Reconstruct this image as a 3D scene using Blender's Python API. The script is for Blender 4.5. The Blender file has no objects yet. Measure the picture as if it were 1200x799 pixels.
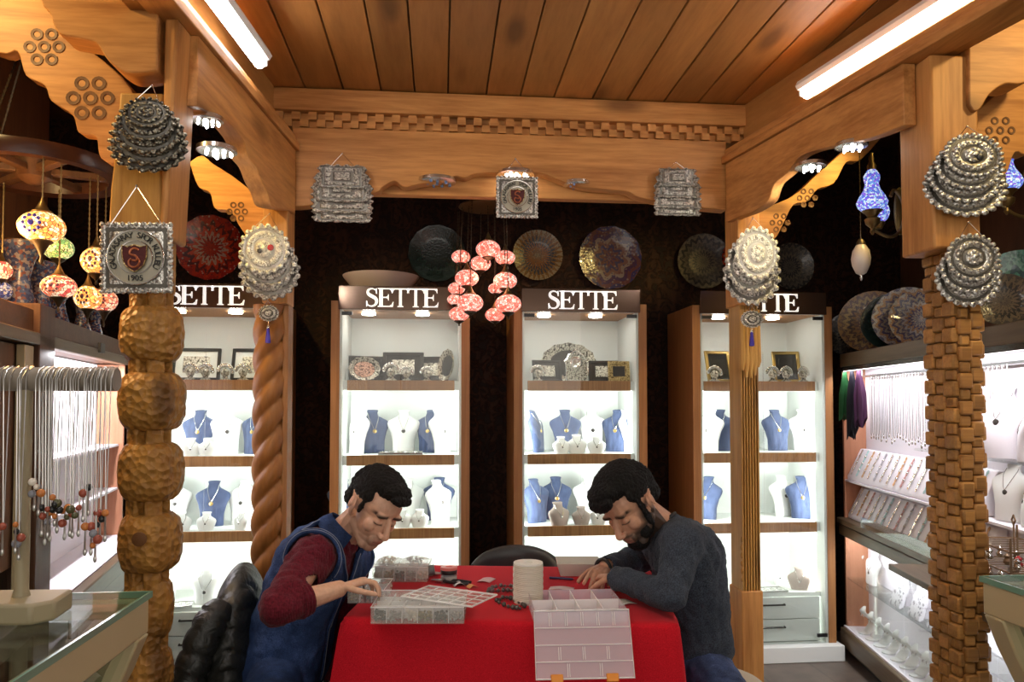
import bpy, math, random
from mathutils import Vector, Matrix, Euler
R = math.radians
sc = bpy.context.scene
col = sc.collection
random.seed(7)

# ------------------------------------------------------------------ camera, world, exposure
TH, PH, F, H, PPY = R(5.45), R(2.0), 880.0, 1.40, 441.3
cd = bpy.data.cameras.new('camera')
cam = bpy.data.objects.new('camera', cd); col.objects.link(cam)
cam.location = (0, 0, H)
cam.rotation_euler = (R(90) + PH, 0, -TH)
cd.sensor_width = 36.0
cd.lens = F / 1200 * 36
cd.shift_y = (PPY - 399.5) / 1200
cd.clip_start = 0.02
sc.camera = cam
sc.view_settings.view_transform = 'Standard'
sc.view_settings.look = 'None'
sc.view_settings.exposure = 0.22
sc.view_settings.gamma = 1.0
sc.view_settings.use_curve_mapping = False
w = bpy.data.worlds.new('world'); sc.world = w; w.use_nodes = True
w.node_tree.nodes['Background'].inputs[0].default_value = (1.0, 0.90, 0.78, 1)
w.node_tree.nodes['Background'].inputs[1].default_value = 0.30
try:
    sc.cycles.max_bounces = 8
    sc.cycles.transparent_max_bounces = 16
    sc.cycles.sample_clamp_indirect = 4.0
    sc.cycles.use_denoising = True
except Exception:
    pass
TUBE_STRENGTH = 34.0
CAB_POWER = 6.2

def area_light(name, loc, rot, sx, sy, power, color=(1, 1, 1), spread=180):
    l = bpy.data.lights.new(name, 'AREA'); l.shape = 'RECTANGLE'; l.size = sx; l.size_y = sy
    l.energy = power; l.color = color; l.spread = R(spread)
    o = bpy.data.objects.new(name, l); col.objects.link(o)
    o.location = loc; o.rotation_euler = rot
    return o
def point_light(name, loc, power, color=(1, 1, 1), r=0.03):
    l = bpy.data.lights.new(name, 'POINT'); l.energy = power; l.color = color; l.shadow_soft_size = r
    o = bpy.data.objects.new(name, l); col.objects.link(o); o.location = loc
    return o
def spot_light(name, loc, target, power, color=(1, 1, 1), ang=70, r=0.03, blend=0.6):
    l = bpy.data.lights.new(name, 'SPOT'); l.energy = power; l.color = color; l.spot_size = R(ang)
    l.shadow_soft_size = r; l.spot_blend = blend
    o = bpy.data.objects.new(name, l); col.objects.link(o); o.location = loc
    d = Vector(target) - Vector(loc)
    o.rotation_euler = d.to_track_quat('-Z', 'Y').to_euler()
    return o
# added fill light, unseen behind the camera, to brighten everything from the front; warm fittings over the two side aisles
area_light('front_fill_light', (0.3, -2.6, 1.75), (R(90), 0, 0), 3.4, 2.0, 40, (1.0, 0.93, 0.84))
spot_light('aisle_lamp_left', (-1.55, 1.9, 2.75), (-0.85, 2.5, 1.9), 26, (1.0, 0.72, 0.30), 110, 0.05)
spot_light('aisle_lamp_left_rear', (-1.35, 2.9, 2.8), (-0.86, 3.38, 2.2), 55, (1.0, 0.72, 0.22), 60, 0.05)
spot_light('aisle_lamp_right', (2.15, 1.6, 2.75), (1.6, 2.2, 2.0), 26, (1.0, 0.74, 0.32), 110, 0.05)
spot_light('aisle_lamp_right_rear', (2.1, 2.8, 2.8), (1.62, 3.38, 2.25), 55, (1.0, 0.72, 0.22), 60, 0.05)

# ------------------------------------------------------------------ helpers: where a line of sight meets a plane of the room
CR = Euler((R(90) + PH, 0, -TH)).to_matrix()
CAMP = Vector((0, 0, H))
def ray(px, py):
    return CR @ Vector(((px - 600) / F, -(py - PPY) / F, -1))
def PY(px, py, y):
    d = ray(px, py); return CAMP + d * (y / d.y)
def PX(px, py, x):
    d = ray(px, py); return CAMP + d * (x / d.x)
def PZ(px, py, z):
    d = ray(px, py); return CAMP + d * ((z - H) / d.z)
def PD(px, py, dep):
    return CAMP + ray(px, py) * dep

def _m(o):
    M = Matrix.LocRotScale(o.location, o.rotation_euler, o.scale)
    return _m(o.parent) @ M if o.parent else M

class MB:
    def __init__(s):
        s.v = []; s.f = []; s.mi = []; s.cur = 0
    def add(s, vs, fs):
        n = len(s.v); s.v += [Vector(v) for v in vs]
        s.f += [tuple(i + n for i in f) for f in fs]; s.mi += [s.cur] * len(fs); return s
    def box(s, c, d, rot=None):
        x, y, z = d[0] / 2, d[1] / 2, d[2] / 2
        vs = [Vector(p) for p in ((-x, -y, -z), (x, -y, -z), (x, y, -z), (-x, y, -z), (-x, -y, z), (x, -y, z), (x, y, z), (-x, y, z))]
        if rot is not None:
            m = Euler(rot).to_matrix() if not isinstance(rot, Matrix) else rot
            vs = [m @ v for v in vs]
        c = Vector(c)
        return s.add([v + c for v in vs], [(3, 2, 1, 0), (4, 5, 6, 7), (0, 1, 5, 4), (1, 2, 6, 5), (2, 3, 7, 6), (3, 0, 4, 7)])
    def bb(s, a, b):
        return s.box([(a[i] + b[i]) / 2 for i in range(3)], [abs(b[i] - a[i]) for i in range(3)])
    def prism(s, poly, plane, a, b):
        # poly of 2-D points in 'xz' (extruded along y), 'yz' (along x) or 'xy' (along z)
        def p3(p, t):
            return {'xz': (p[0], t, p[1]), 'yz': (t, p[0], p[1]), 'xy': (p[0], p[1], t)}[plane]
        n = len(poly)
        vs = [p3(p, a) for p in poly] + [p3(p, b) for p in poly]
        fs = [tuple(range(n)), tuple(range(2 * n - 1, n - 1, -1))]
        fs += [(i, i + n, (i + 1) % n + n, (i + 1) % n) for i in range(n)]
        return s.add(vs, fs)
    def lathe(s, prof, n=20, c=(0, 0, 0), mat=None):
        vs = []; fs = []
        for r, z in prof:
            for i in range(n):
                a = 2 * math.pi * i / n; vs.append(Vector((r * math.cos(a), r * math.sin(a), z)))
        for j in range(len(prof) - 1):
            for i in range(n):
                fs.append((j * n + i, j * n + (i + 1) % n, (j + 1) * n + (i + 1) % n, (j + 1) * n + i))
        fs.append(tuple(range(n - 1, -1, -1))); k = (len(prof) - 1) * n; fs.append(tuple(range(k, k + n)))
        if mat is not None: vs = [mat @ v for v in vs]
        c = Vector(c)
        return s.add([v + c for v in vs], fs)
    def tube(s, pts, r, n=8, closed=False):
        pts = [Vector(p) for p in pts]; N = len(pts)
        if N < 2: return s
        rr = r if isinstance(r, (list, tuple)) else [r] * N
        vs = []; up = None
        for i, p in enumerate(pts):
            if closed: t = pts[(i + 1) % N] - pts[i - 1]
            else: t = pts[min(i + 1, N - 1)] - pts[max(i - 1, 0)]
            if t.length < 1e-9: t = Vector((0, 0, 1))
            t.normalize()
            if up is None:
                up = t.orthogonal().normalized()
            up = (up - t * up.dot(t))
            if up.length < 1e-6: up = t.orthogonal()
            up.normalize(); bi = t.cross(up)
            for k in range(n):
                a = 2 * math.pi * k / n
                vs.append(p + (up * math.cos(a) + bi * math.sin(a)) * rr[i])
        fs = []
        for i in range(N if closed else N - 1):
            j = (i + 1) % N
            for k in range(n):
                fs.append((i * n + k, i * n + (k + 1) % n, j * n + (k + 1) % n, j * n + k))
        if not closed:
            fs.append(tuple(range(n - 1, -1, -1))); fs.append(tuple(range((N - 1) * n, N * n)))
        return s.add(vs, fs)
    def ell(s, c, rad, rot=None, nu=12, nv=8):
        if not isinstance(rad, (tuple, list)): rad = (rad,) * 3
        vs = [Vector((0, 0, -rad[2]))]; fs = []
        for j in range(1, nv):
            t = -math.pi / 2 + math.pi * j / nv
            for i in range(nu):
                a = 2 * math.pi * i / nu
                vs.append(Vector((rad[0] * math.cos(t) * math.cos(a), rad[1] * math.cos(t) * math.sin(a), rad[2] * math.sin(t))))
        vs.append(Vector((0, 0, rad[2]))); top = len(vs) - 1
        for i in range(nu): fs.append((0, 1 + (i + 1) % nu, 1 + i))
        for j in range(nv - 2):
            for i in range(nu):
                a = 1 + j * nu; b = a + nu
                fs.append((a + i, a + (i + 1) % nu, b + (i + 1) % nu, b + i))
        a = 1 + (nv - 2) * nu
        for i in range(nu): fs.append((a + i, a + (i + 1) % nu, top))
        if rot is not None:
            m = Euler(rot).to_matrix() if not isinstance(rot, Matrix) else rot
            vs = [m @ v for v in vs]
        c = Vector(c)
        return s.add([v + c for v in vs], fs)
    def loft(s, rings, closed=True, caps=True):
        n = len(rings[0]); vs = [p for r in rings for p in r]; fs = []
        for j in range(len(rings) - 1):
            for i in range(n if closed else n - 1):
                fs.append((j * n + i, j * n + (i + 1) % n, (j + 1) * n + (i + 1) % n, (j + 1) * n + i))
        if closed and caps:
            fs.append(tuple(range(n - 1, -1, -1))); k = (len(rings) - 1) * n; fs.append(tuple(range(k, k + n)))
        return s.add(vs, fs)
    def grid(s, fn, nu, nv):
        vs = [fn(i / nu, j / nv) for j in range(nv + 1) for i in range(nu + 1)]
        fs = [(j * (nu + 1) + i, j * (nu + 1) + i + 1, (j + 1) * (nu + 1) + i + 1, (j + 1) * (nu + 1) + i) for j in range(nv) for i in range(nu)]
        return s.add(vs, fs)
    def build(s, name, mats, parent=None, loc=None, world=False, bev=0, smooth=True, ang=40, mods=()):
        if not isinstance(mats, (list, tuple)): mats = [mats]
        vs = s.v
        if parent is not None and world:
            mi = _m(parent).inverted(); vs = [mi @ v for v in vs]
        elif parent is None and loc is not None and world:
            l = Vector(loc); vs = [v - l for v in vs]
        me = bpy.data.meshes.new(name)
        me.from_pydata([tuple(v) for v in vs], [], s.f)
        for m in mats: me.materials.append(m)
        if len(mats) > 1:
            me.polygons.foreach_set('material_index', s.mi)
        me.validate(); me.update()
        import bmesh
        bm = bmesh.new(); bm.from_mesh(me); bmesh.ops.recalc_face_normals(bm, faces=bm.faces); bm.to_mesh(me); bm.free()
        if smooth:
            me.polygons.foreach_set('use_smooth', [True] * len(me.polygons))
            me.set_sharp_from_angle(angle=R(ang))
        o = bpy.data.objects.new(name, me); col.objects.link(o)
        if parent is not None: o.parent = parent
        elif loc is not None: o.location = loc
        if bev:
            b = o.modifiers.new('bevel', 'BEVEL'); b.width = bev; b.segments = 2; b.limit_method = 'ANGLE'; b.angle_limit = R(35)
        return o

def tag(o, label=None, cat=None, group=None, kind=None):
    if label: o['label'] = label
    if cat: o['category'] = cat
    if group: o['group'] = group
    if kind: o['kind'] = kind
    return o
def thing(name, label, cat, loc=(0, 0, 0), rz=0.0, group=None):
    o = bpy.data.objects.new(name, None); col.objects.link(o)
    o.empty_display_size = 0.05
    o.location = loc; o.rotation_euler = (0, 0, rz) if not isinstance(rz, (tuple, list)) else rz
    return tag(o, label, cat, group)
def copy_tree(o, parent=None):
    c = o.copy(); col.objects.link(c)
    if parent is not None: c.parent = parent
    for ch in list(o.children): copy_tree(ch, c)
    return c
def struct(o):
    o['kind'] = 'structure'; return o

# ------------------------------------------------------------------ materials
def newmat(name):
    m = bpy.data.materials.new(name); m.use_nodes = True
    nt = m.node_tree; b = nt.nodes['Principled BSDF']
    return m, nt, b
def setp(b, **k):
    names = {'color': 'Base Color', 'rough': 'Roughness', 'metal': 'Metallic', 'spec': 'Specular IOR Level', 'emit': 'Emission Color',
             'estr': 'Emission Strength', 'alpha': 'Alpha', 'sheen': 'Sheen Weight', 'coat': 'Coat Weight', 'sss': 'Subsurface Weight', 'trans': 'Transmission Weight'}
    for q, v in k.items():
        if q in ('color', 'emit') and len(v) == 3: v = (*v, 1)
        b.inputs[names[q]].default_value = v
def nd(nt, t, **k):
    n = nt.nodes.new(t)
    for q, v in k.items():
        if hasattr(n, q): setattr(n, q, v)
        else: n.inputs[q].default_value = v
    return n
def ramp(nt, fac, stops, interp='LINEAR'):
    r = nt.nodes.new('ShaderNodeValToRGB'); r.color_ramp.interpolation = interp
    e = r.color_ramp.elements
    while len(e) < len(stops): e.new(0.5)
    for i, (p, c) in enumerate(stops):
        e[i].position = p; e[i].color = (*c, 1) if len(c) == 3 else c
    nt.links.new(fac, r.inputs[0]); return r.outputs[0]
def coords(nt, scale=(1, 1, 1), rot=(0, 0, 0), kind='Object'):
    t = nt.nodes.new('ShaderNodeTexCoord'); mp = nt.nodes.new('ShaderNodeMapping')
    mp.inputs['Scale'].default_value = scale; mp.inputs['Rotation'].default_value = rot
    nt.links.new(t.outputs[kind], mp.inputs[0]); return mp.outputs[0]
def bump(nt, b, h, strength=0.3, dist=0.01):
    n = nt.nodes.new('ShaderNodeBump'); n.inputs['Strength'].default_value = strength; n.inputs['Distance'].default_value = dist
    nt.links.new(h, n.inputs['Height']); nt.links.new(n.outputs[0], b.inputs['Normal']); return n
def plain(name, color, rough=0.5, metal=0.0, **k):
    m, nt, b = newmat(name); setp(b, color=color, rough=rough, metal=metal, **k); return m
def mixc(nt, fac, a, b, mode='MIX'):
    n = nt.nodes.new('ShaderNodeMix'); n.data_type = 'RGBA'; n.blend_type = mode
    for sock, v in ((n.inputs[0], fac), (n.inputs[6], a), (n.inputs[7], b)):
        if isinstance(v, (int, float)): sock.default_value = v
        elif isinstance(v, (tuple, list)): sock.default_value = (*v, 1) if len(v) == 3 else v
        else: nt.links.new(v, sock)
    return n.outputs[2]
def mth(nt, op, a, b=None):
    n = nt.nodes.new('ShaderNodeMath'); n.operation = op
    for i, v in enumerate((a, b)):
        if v is None: continue
        if isinstance(v, (int, float)): n.inputs[i].default_value = v
        else: nt.links.new(v, n.inputs[i])
    return n.outputs[0]

def wood(name, light, dark, grain='x', freq=14.0, rough=0.5, island=0.0, knots=True, bstr=0.15, contrast=1.0):
    m, nt, b = newmat(name)
    st = {'x': (1.1, freq, freq), 'y': (freq, 1.1, freq), 'z': (freq, freq, 1.1)}[grain]
    ks = {'x': (1.6, 5, 5), 'y': (5, 1.6, 5), 'z': (5, 5, 1.6)}[grain]
    co = coords(nt, st)
    n1 = nd(nt, 'ShaderNodeTexNoise', Scale=1.0, Detail=5.0, Roughness=0.6, Distortion=0.6); nt.links.new(co, n1.inputs['Vector'])
    n2 = nd(nt, 'ShaderNodeTexNoise', Scale=5.0, Detail=3.0, Roughness=0.6); nt.links.new(co, n2.inputs['Vector'])
    fac = mth(nt, 'ADD', mth(nt, 'MULTIPLY', n1.outputs[0], 0.62), mth(nt, 'MULTIPLY', n2.outputs[0], 0.38))
    c = ramp(nt, fac, [(0.5 - 0.2 / contrast, dark), (0.5 + 0.12 / contrast, light)])
    if knots:
        k = nd(nt, 'ShaderNodeTexVoronoi', Scale=1.0); k.inputs['Randomness'].default_value = 1.0
        nt.links.new(coords(nt, ks), k.inputs['Vector'])
        kk = ramp(nt, k.outputs['Distance'], [(0.10, (1, 1, 1)), (0.24, (0, 0, 0))])
        c = mixc(nt, mth(nt, 'MULTIPLY', kk, 0.75), c, tuple(x * 0.4 for x in dark))
    if island:
        g = nt.nodes.new('ShaderNodeNewGeometry')
        v = ramp(nt, g.outputs['Random Per Island'], [(0, (1 - island,) * 3), (1, (1.0 + island * 0.25,) * 3)])
        c = mixc(nt, 1.0, c, v, 'MULTIPLY')
    nt.links.new(c, b.inputs['Base Color']); setp(b, rough=rough, spec=0.3)
    bump(nt, b, fac, bstr, 0.004)
    return m
def glass(name, tint=(0.97, 0.99, 0.98), refl=1.0, rough=0.02):
    m = bpy.data.materials.new(name); m.use_nodes = True; nt = m.node_tree; nt.nodes.clear()
    out = nt.nodes.new('ShaderNodeOutputMaterial')
    t = nd(nt, 'ShaderNodeBsdfTransparent', Color=(*tint, 1)); g = nd(nt, 'ShaderNodeBsdfGlossy', Roughness=rough)
    fr = nd(nt, 'ShaderNodeFresnel', IOR=1.45); mx = nt.nodes.new('ShaderNodeMixShader')
    nt.links.new(mth(nt, 'MULTIPLY', fr.outputs[0], refl), mx.inputs[0])
    nt.links.new(t.outputs[0], mx.inputs[1]); nt.links.new(g.outputs[0], mx.inputs[2]); nt.links.new(mx.outputs[0], out.inputs[0])
    return m
def emitm(name, color, strength):
    m, nt, b = newmat(name); setp(b, color=color, emit=color, estr=strength, rough=0.4); return m
def clearplastic(name, tint, opac, rough=0.25, frost=0.5):
    # a translucent plastic: part see-through, part milky
    m, nt, b = newmat(name); setp(b, color=tint, rough=rough, alpha=opac)
    return m
def silver(name, color=(0.62, 0.60, 0.55), dark=(0.09, 0.08, 0.07), scale=160.0, rough=0.33, bs=0.5):
    # embossed filigree metal, oxidised in its recesses
    m, nt, b = newmat(name)
    v = nd(nt, 'ShaderNodeTexVoronoi', Scale=scale); nt.links.new(coords(nt), v.inputs['Vector'])
    c = ramp(nt, v.outputs['Distance'], [(0.30, color), (0.62, tuple(x * 0.55 + y * 0.45 for x, y in zip(color, dark))), (0.8, dark)])
    nt.links.new(c, b.inputs['Base Color']); setp(b, rough=rough, metal=0.8)
    bump(nt, b, mth(nt, 'SUBTRACT', 1.0, v.outputs['Distance']), bs, 0.003); return m
def mosaic(name, cols, strength, scale=90.0, grout=(0.03, 0.02, 0.02), boost=1.0, kind='Object'):
    # lamp glass set with little tiles, lit from inside
    m, nt, b = newmat(name); co = coords(nt, kind=kind)
    v = nd(nt, 'ShaderNodeTexVoronoi', Scale=scale); nt.links.new(co, v.inputs['Vector'])
    e = nd(nt, 'ShaderNodeTexVoronoi', Scale=scale); e.feature = 'DISTANCE_TO_EDGE'; nt.links.new(co, e.inputs['Vector'])
    sp = nt.nodes.new('ShaderNodeSeparateColor'); nt.links.new(v.outputs['Color'], sp.inputs[0])
    st = [(i / len(cols), c) for i, c in enumerate(cols)]
    c = ramp(nt, sp.outputs[0], st, 'CONSTANT')
    g = ramp(nt, e.outputs['Distance'], [(0.03, (0, 0, 0)), (0.09, (1, 1, 1))])
    c2 = mixc(nt, g, grout, c)
    nt.links.new(c2, b.inputs['Base Color']); nt.links.new(c2, b.inputs['Emission Color'])
    setp(b, rough=0.25, estr=strength); return m
def plate_mat(name, cols, rings=9.0, petals=12.0, scale=55.0, rough=0.25):
    # glazed plate: rings and petals about the plate's own z axis, filled with small motifs
    m, nt, b = newmat(name); co = coords(nt)
    s = nt.nodes.new('ShaderNodeSeparateXYZ'); nt.links.new(co, s.inputs[0])
    r2 = mth(nt, 'SQRT', mth(nt, 'ADD', mth(nt, 'POWER', s.outputs[0], 2.0), mth(nt, 'POWER', s.outputs[1], 2.0)))
    an = mth(nt, 'ARCTAN2', s.outputs[1], s.outputs[0])
    pet = mth(nt, 'MULTIPLY', mth(nt, 'SINE', mth(nt, 'MULTIPLY', an, petals)), 0.12)
    rr = mth(nt, 'FRACT', mth(nt, 'ADD', mth(nt, 'MULTIPLY', r2, rings), pet))
    v = nd(nt, 'ShaderNodeTexVoronoi', Scale=scale); nt.links.new(co, v.inputs['Vector'])
    sp = nt.nodes.new('ShaderNodeSeparateColor'); nt.links.new(v.outputs['Color'], sp.inputs[0])
    c1 = ramp(nt, rr, [(i / len(cols), c) for i, c in enumerate(cols)], 'CONSTANT')
    c2 = ramp(nt, sp.outputs[1], [(i / len(cols), c) for i, c in enumerate(cols[::-1])], 'CONSTANT')
    k = ramp(nt, v.outputs['Distance'], [(0.35, (1, 1, 1)), (0.42, (0, 0, 0))])
    c = mixc(nt, mth(nt, 'MULTIPLY', k, 0.8), c1, c2)
    nt.links.new(c, b.inputs['Base Color']); setp(b, rough=rough, coat=0.3); bump(nt, b, v.outputs['Distance'], 0.3, 0.003)
    return m

PINE = dict(light=(0.58, 0.27, 0.078), dark=(0.30, 0.112, 0.025), contrast=1.15)
M = {}
M['pine_x'] = wood('pine_along_x', **PINE, grain='x')
M['pine_y'] = wood('pine_along_y', **PINE, grain='y')
M['pine_z'] = wood('pine_along_z', **PINE, grain='z')
M['ceil'] = wood('ceiling_boards', (0.48, 0.215, 0.055), (0.30, 0.12, 0.028), grain='y', freq=9, island=0.4)
M['oak_z'] = wood('cabinet_wood', (0.38, 0.175, 0.062), (0.24, 0.10, 0.034), grain='z', freq=40, knots=False)
M['oak_x'] = wood('cabinet_wood_across', (0.44, 0.21, 0.08), (0.22, 0.09, 0.032), grain='z', freq=60, knots=False)
M['flute'] = wood('golden_fluted_wood', (0.50, 0.26, 0.06), (0.27, 0.115, 0.022), grain='z', freq=16, rough=0.45, bstr=0.3)
M['handw'] = wood('pale_carved_wood', (0.62, 0.35, 0.09), (0.42, 0.20, 0.045), grain='z', freq=14, knots=False)
M['walnut'] = wood('dark_walnut', (0.10, 0.045, 0.02), (0.045, 0.02, 0.009), grain='z', freq=20, knots=False)
M['walnut_y'] = wood('dark_walnut_along_y', (0.115, 0.055, 0.026), (0.055, 0.025, 0.012), grain='y', freq=20, knots=False)
M['honey'] = wood('carved_honey_wood', (0.44, 0.215, 0.045), (0.17, 0.066, 0.013), grain='z', freq=12, rough=0.42, bstr=0.5, contrast=0.8)
nt = M['honey'].node_tree; b = nt.nodes['Principled BSDF']
v = nd(nt, 'ShaderNodeTexVoronoi', Scale=55.0); v.feature = 'F1'; nt.links.new(coords(nt), v.inputs['Vector']); bump(nt, b, v.outputs['Distance'], 0.7, 0.012)
M['honeydark'] = wood('groove_wood', (0.16, 0.065, 0.018), (0.08, 0.03, 0.01), grain='z', freq=14, knots=False)
M['white'] = plain('white_lacquer', (0.84, 0.86, 0.82), 0.35)
M['wlin'] = plain('white_leatherette', (0.82, 0.82, 0.80), 0.5)
M['cream'] = plain('cream_lacquer', (0.47, 0.39, 0.22), 0.4)
M['beige'] = plain('beige_paint', (0.33, 0.275, 0.165), 0.5)
M['black'] = plain('black_plastic', (0.012, 0.012, 0.013), 0.4)
M['steel'] = plain('brushed_steel', (0.5, 0.5, 0.5), 0.3, 1.0)
M['brass'] = plain('aged_brass', (0.22, 0.15, 0.06), 0.38, 0.9)
M['darkbrass'] = plain('dark_bronze', (0.07, 0.05, 0.03), 0.4, 0.8)
M['glass'] = glass('clear_glass', refl=0.7)
M['glassg'] = glass('counter_glass', (0.90, 0.97, 0.92), 0.55)
M['glasslow'] = glass('case_glass', refl=0.25)
M['gedge'] = plain('green_glass_edge', (0.16, 0.30, 0.22), 0.15)
M['lit'] = emitm('tube_glow', (1.0, 0.97, 0.97), TUBE_STRENGTH)
M['led'] = emitm('led_glow', (1.0, 0.98, 0.93), 30.0)
M['silver'] = silver('silver_filigree', (0.74, 0.72, 0.66), (0.20, 0.18, 0.16))
M['silverm'] = silver('tarnished_silver_filigree', (0.56, 0.53, 0.46), (0.12, 0.11, 0.10), 120, 0.38, 1.0)
M['silverw'] = silver('pale_silver_filigree', (0.80, 0.78, 0.68), (0.3, 0.28, 0.22), 200, 0.45, 0.6)
M['silverd'] = silver('dark_filigree', (0.30, 0.27, 0.20), (0.02, 0.02, 0.025), 140, 0.35)
M['oxid'] = plain('silver_groove_shade', (0.13, 0.12, 0.10), 0.45, 0.6)  # shade between the tiers, put into the groove colour
M['grooveshade_pale'] = plain('pale_groove_shade', (0.42, 0.40, 0.35), 0.5, 0.4)
M['silverf'] = plain('bright_silver', (0.72, 0.70, 0.66), 0.25, 1.0)
M['ltr'] = emitm('sign_letter_white', (0.95, 0.95, 0.95), 0.55)
# ================================================================== the setting
# floor of worn brown tiles
m, nt, b = newmat('floor_tiles'); co = coords(nt)
br = nd(nt, 'ShaderNodeTexBrick', Scale=1.0); br.offset = 0.0
br.inputs['Color1'].default_value = (0.12, 0.09, 0.07, 1); br.inputs['Color2'].default_value = (0.10, 0.075, 0.06, 1)
br.inputs['Mortar'].default_value = (0.045, 0.035, 0.03, 1)
br.inputs['Brick Width'].default_value = 0.33; br.inputs['Row Height'].default_value = 0.33; br.inputs['Mortar Size'].default_value = 0.006
nt.links.new(co, br.inputs['Vector'])
nz = nd(nt, 'ShaderNodeTexNoise', Scale=9.0, Detail=4.0); nt.links.new(co, nz.inputs['Vector'])
c = mixc(nt, 0.5, br.outputs[0], ramp(nt, nz.outputs[0], [(0.3, (0.06, 0.045, 0.035)), (0.7, (0.17, 0.13, 0.10))]))
nt.links.new(c, b.inputs['Base Color']); setp(b, rough=0.38)
struct(MB().bb((-3.2, -1.2, -0.06), (3.8, 4.7, 0)).build('floor', m, smooth=False))

# rear wall: dark carved panelling
m, nt, b = newmat('carved_dark_panel'); co = coords(nt)
v = nd(nt, 'ShaderNodeTexVoronoi', Scale=11.0); nt.links.new(co, v.inputs['Vector'])
wv = nd(nt, 'ShaderNodeTexNoise', Scale=16.0, Detail=3.0, Distortion=2.5); nt.links.new(co, wv.inputs['Vector'])
pat = mth(nt, 'MULTIPLY', ramp(nt, wv.outputs[0], [(0.46, (0, 0, 0)), (0.54, (1, 1, 1))]), 1.0)
gr = nd(nt, 'ShaderNodeTexNoise', Scale=3.0, Detail=4.0); nt.links.new(coords(nt, (8, 8, 0.6)), gr.inputs['Vector'])
c = mixc(nt, pat, ramp(nt, gr.outputs[0], [(0.3, (0.016, 0.006, 0.003)), (0.7, (0.045, 0.016, 0.007))]), (0.013, 0.005, 0.003))
nt.links.new(c, b.inputs['Base Color']); setp(b, rough=0.6, spec=0.15); bump(nt, b, pat, 0.5, 0.01)
M['panel'] = m
struct(MB().bb((-3.2, 4.46, 0), (3.8, 4.58, 3.1)).build('wall_back', m, smooth=False))
m = wood('wall_dark_boards', (0.21, 0.085, 0.036), (0.09, 0.034, 0.014), grain='z', freq=9)
struct(MB().bb((-3.2, -1.2, 0), (-2.55, 4.46, 3.1)).build('wall_left', m, smooth=False))
struct(MB().bb((3.1, -1.2, 0), (3.8, 4.46, 3.1)).build('wall_right', m, smooth=False))
# the ceiling of the shop around the stall
mk = MB()
for x0, x1, y0, y1 in ((-3.2, -1.10, -1.2, 4.58), (1.92, 3.8, -1.2, 4.58), (-1.10, 1.92, 3.46, 4.58)):
    mk.bb((x0, y0, 3.02), (x1, y1, 3.1))
struct(mk.build('ceiling_aisles', wood('aisle_ceiling_boards', (0.10, 0.045, 0.02), (0.045, 0.02, 0.01), grain='y', freq=8), smooth=False))
# plank ceiling of the stall
mk = MB(); x = -1.06
rr = random.Random(3)
while x < 1.86:
    wd = rr.uniform(0.145, 0.175)
    mk.bb((x + 0.003, 1.0, 2.77), (min(x + wd, 1.88) - 0.003, 3.40, 2.80)); x += wd
struct(mk.build('ceiling', M['ceil'], bev=0.003, smooth=False))
struct(MB().bb((-1.08, 0.95, 2.80), (1.90, 3.44, 2.83)).build('ceiling_deck', M['walnut'], smooth=False))

YF, YN = 3.30, 2.25          # the far and near pairs of posts
XL, XR = -0.624, 1.29        # inner faces of the side beams where they meet the far posts
FL, FR = -0.0925, 0.176      # how far each beam splays outwards per metre towards the shop front
K = YN / 2.0
def scallop(pts, n=5):
    # smooth a hand-drawn outline
    out = []
    for i in range(len(pts) - 1):
        p0 = pts[max(i - 1, 0)]; p1 = pts[i]; p2 = pts[i + 1]; p3 = pts[min(i + 2, len(pts) - 1)]
        for k in range(n):
            t = k / n
            out.append(tuple(0.5 * ((2 * p1[j]) + (-p0[j] + p2[j]) * t + (2 * p0[j] - 5 * p1[j] + 4 * p2[j] - p3[j]) * t * t + (-p0[j] + 3 * p1[j] - 3 * p2[j] + p3[j]) * t ** 3) for j in (0, 1)))
    out.append(pts[-1]); return out
# far cross beam with a scalloped valance: outline drawn along the beam (x) and height (z)
prof_px = [(342, 242), (366, 240), (437, 226), (448, 219), (462, 212), (474, 219), (494, 215), (520, 212), (534, 206), (545, 208), (560, 203),
           (600, 202), (632, 203), (646, 207), (660, 213), (682, 219), (712, 222), (734, 224), (746, 230), (766, 235), (800, 241), (852, 246)]
low = [(PY(a, c, YF).x, PY(a, c, YF).z) for a, c in prof_px]
low = scallop(low, 4)
top_z = 2.60
poly = [(low[0][0], top_z)] + low + [(low[-1][0], top_z)]
struct(MB().prism(poly, 'xz', YF, YF + 0.07).build('beam_back', M['pine_x'], bev=0.004))
struct(MB().bb((-0.60, YF + 0.075, 2.335), (1.27, YF + 0.13, 2.60)).build('beam_back_inner', M['pine_x'], bev=0.003))
mk = MB().bb((-0.78, YF - 0.02, 2.668), (1.48, YF + 0.10, 2.765))
struct(mk.build('trim_back_upper', M['pine_x'], bev=0.004))
mk = MB().bb((-0.74, YF + 0.025, 2.602), (1.44, YF + 0.10, 2.668))
x = -0.72
while x < 1.42:
    mk.bb((x, YF - 0.002, 2.634), (x + 0.036, YF + 0.03, 2.667)); mk.bb((x + 0.036, YF - 0.002, 2.603), (x + 0.072, YF + 0.03, 2.634)); x += 0.072
struct(mk.build('trim_back_dentils', M['pine_x'], smooth=False))
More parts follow.
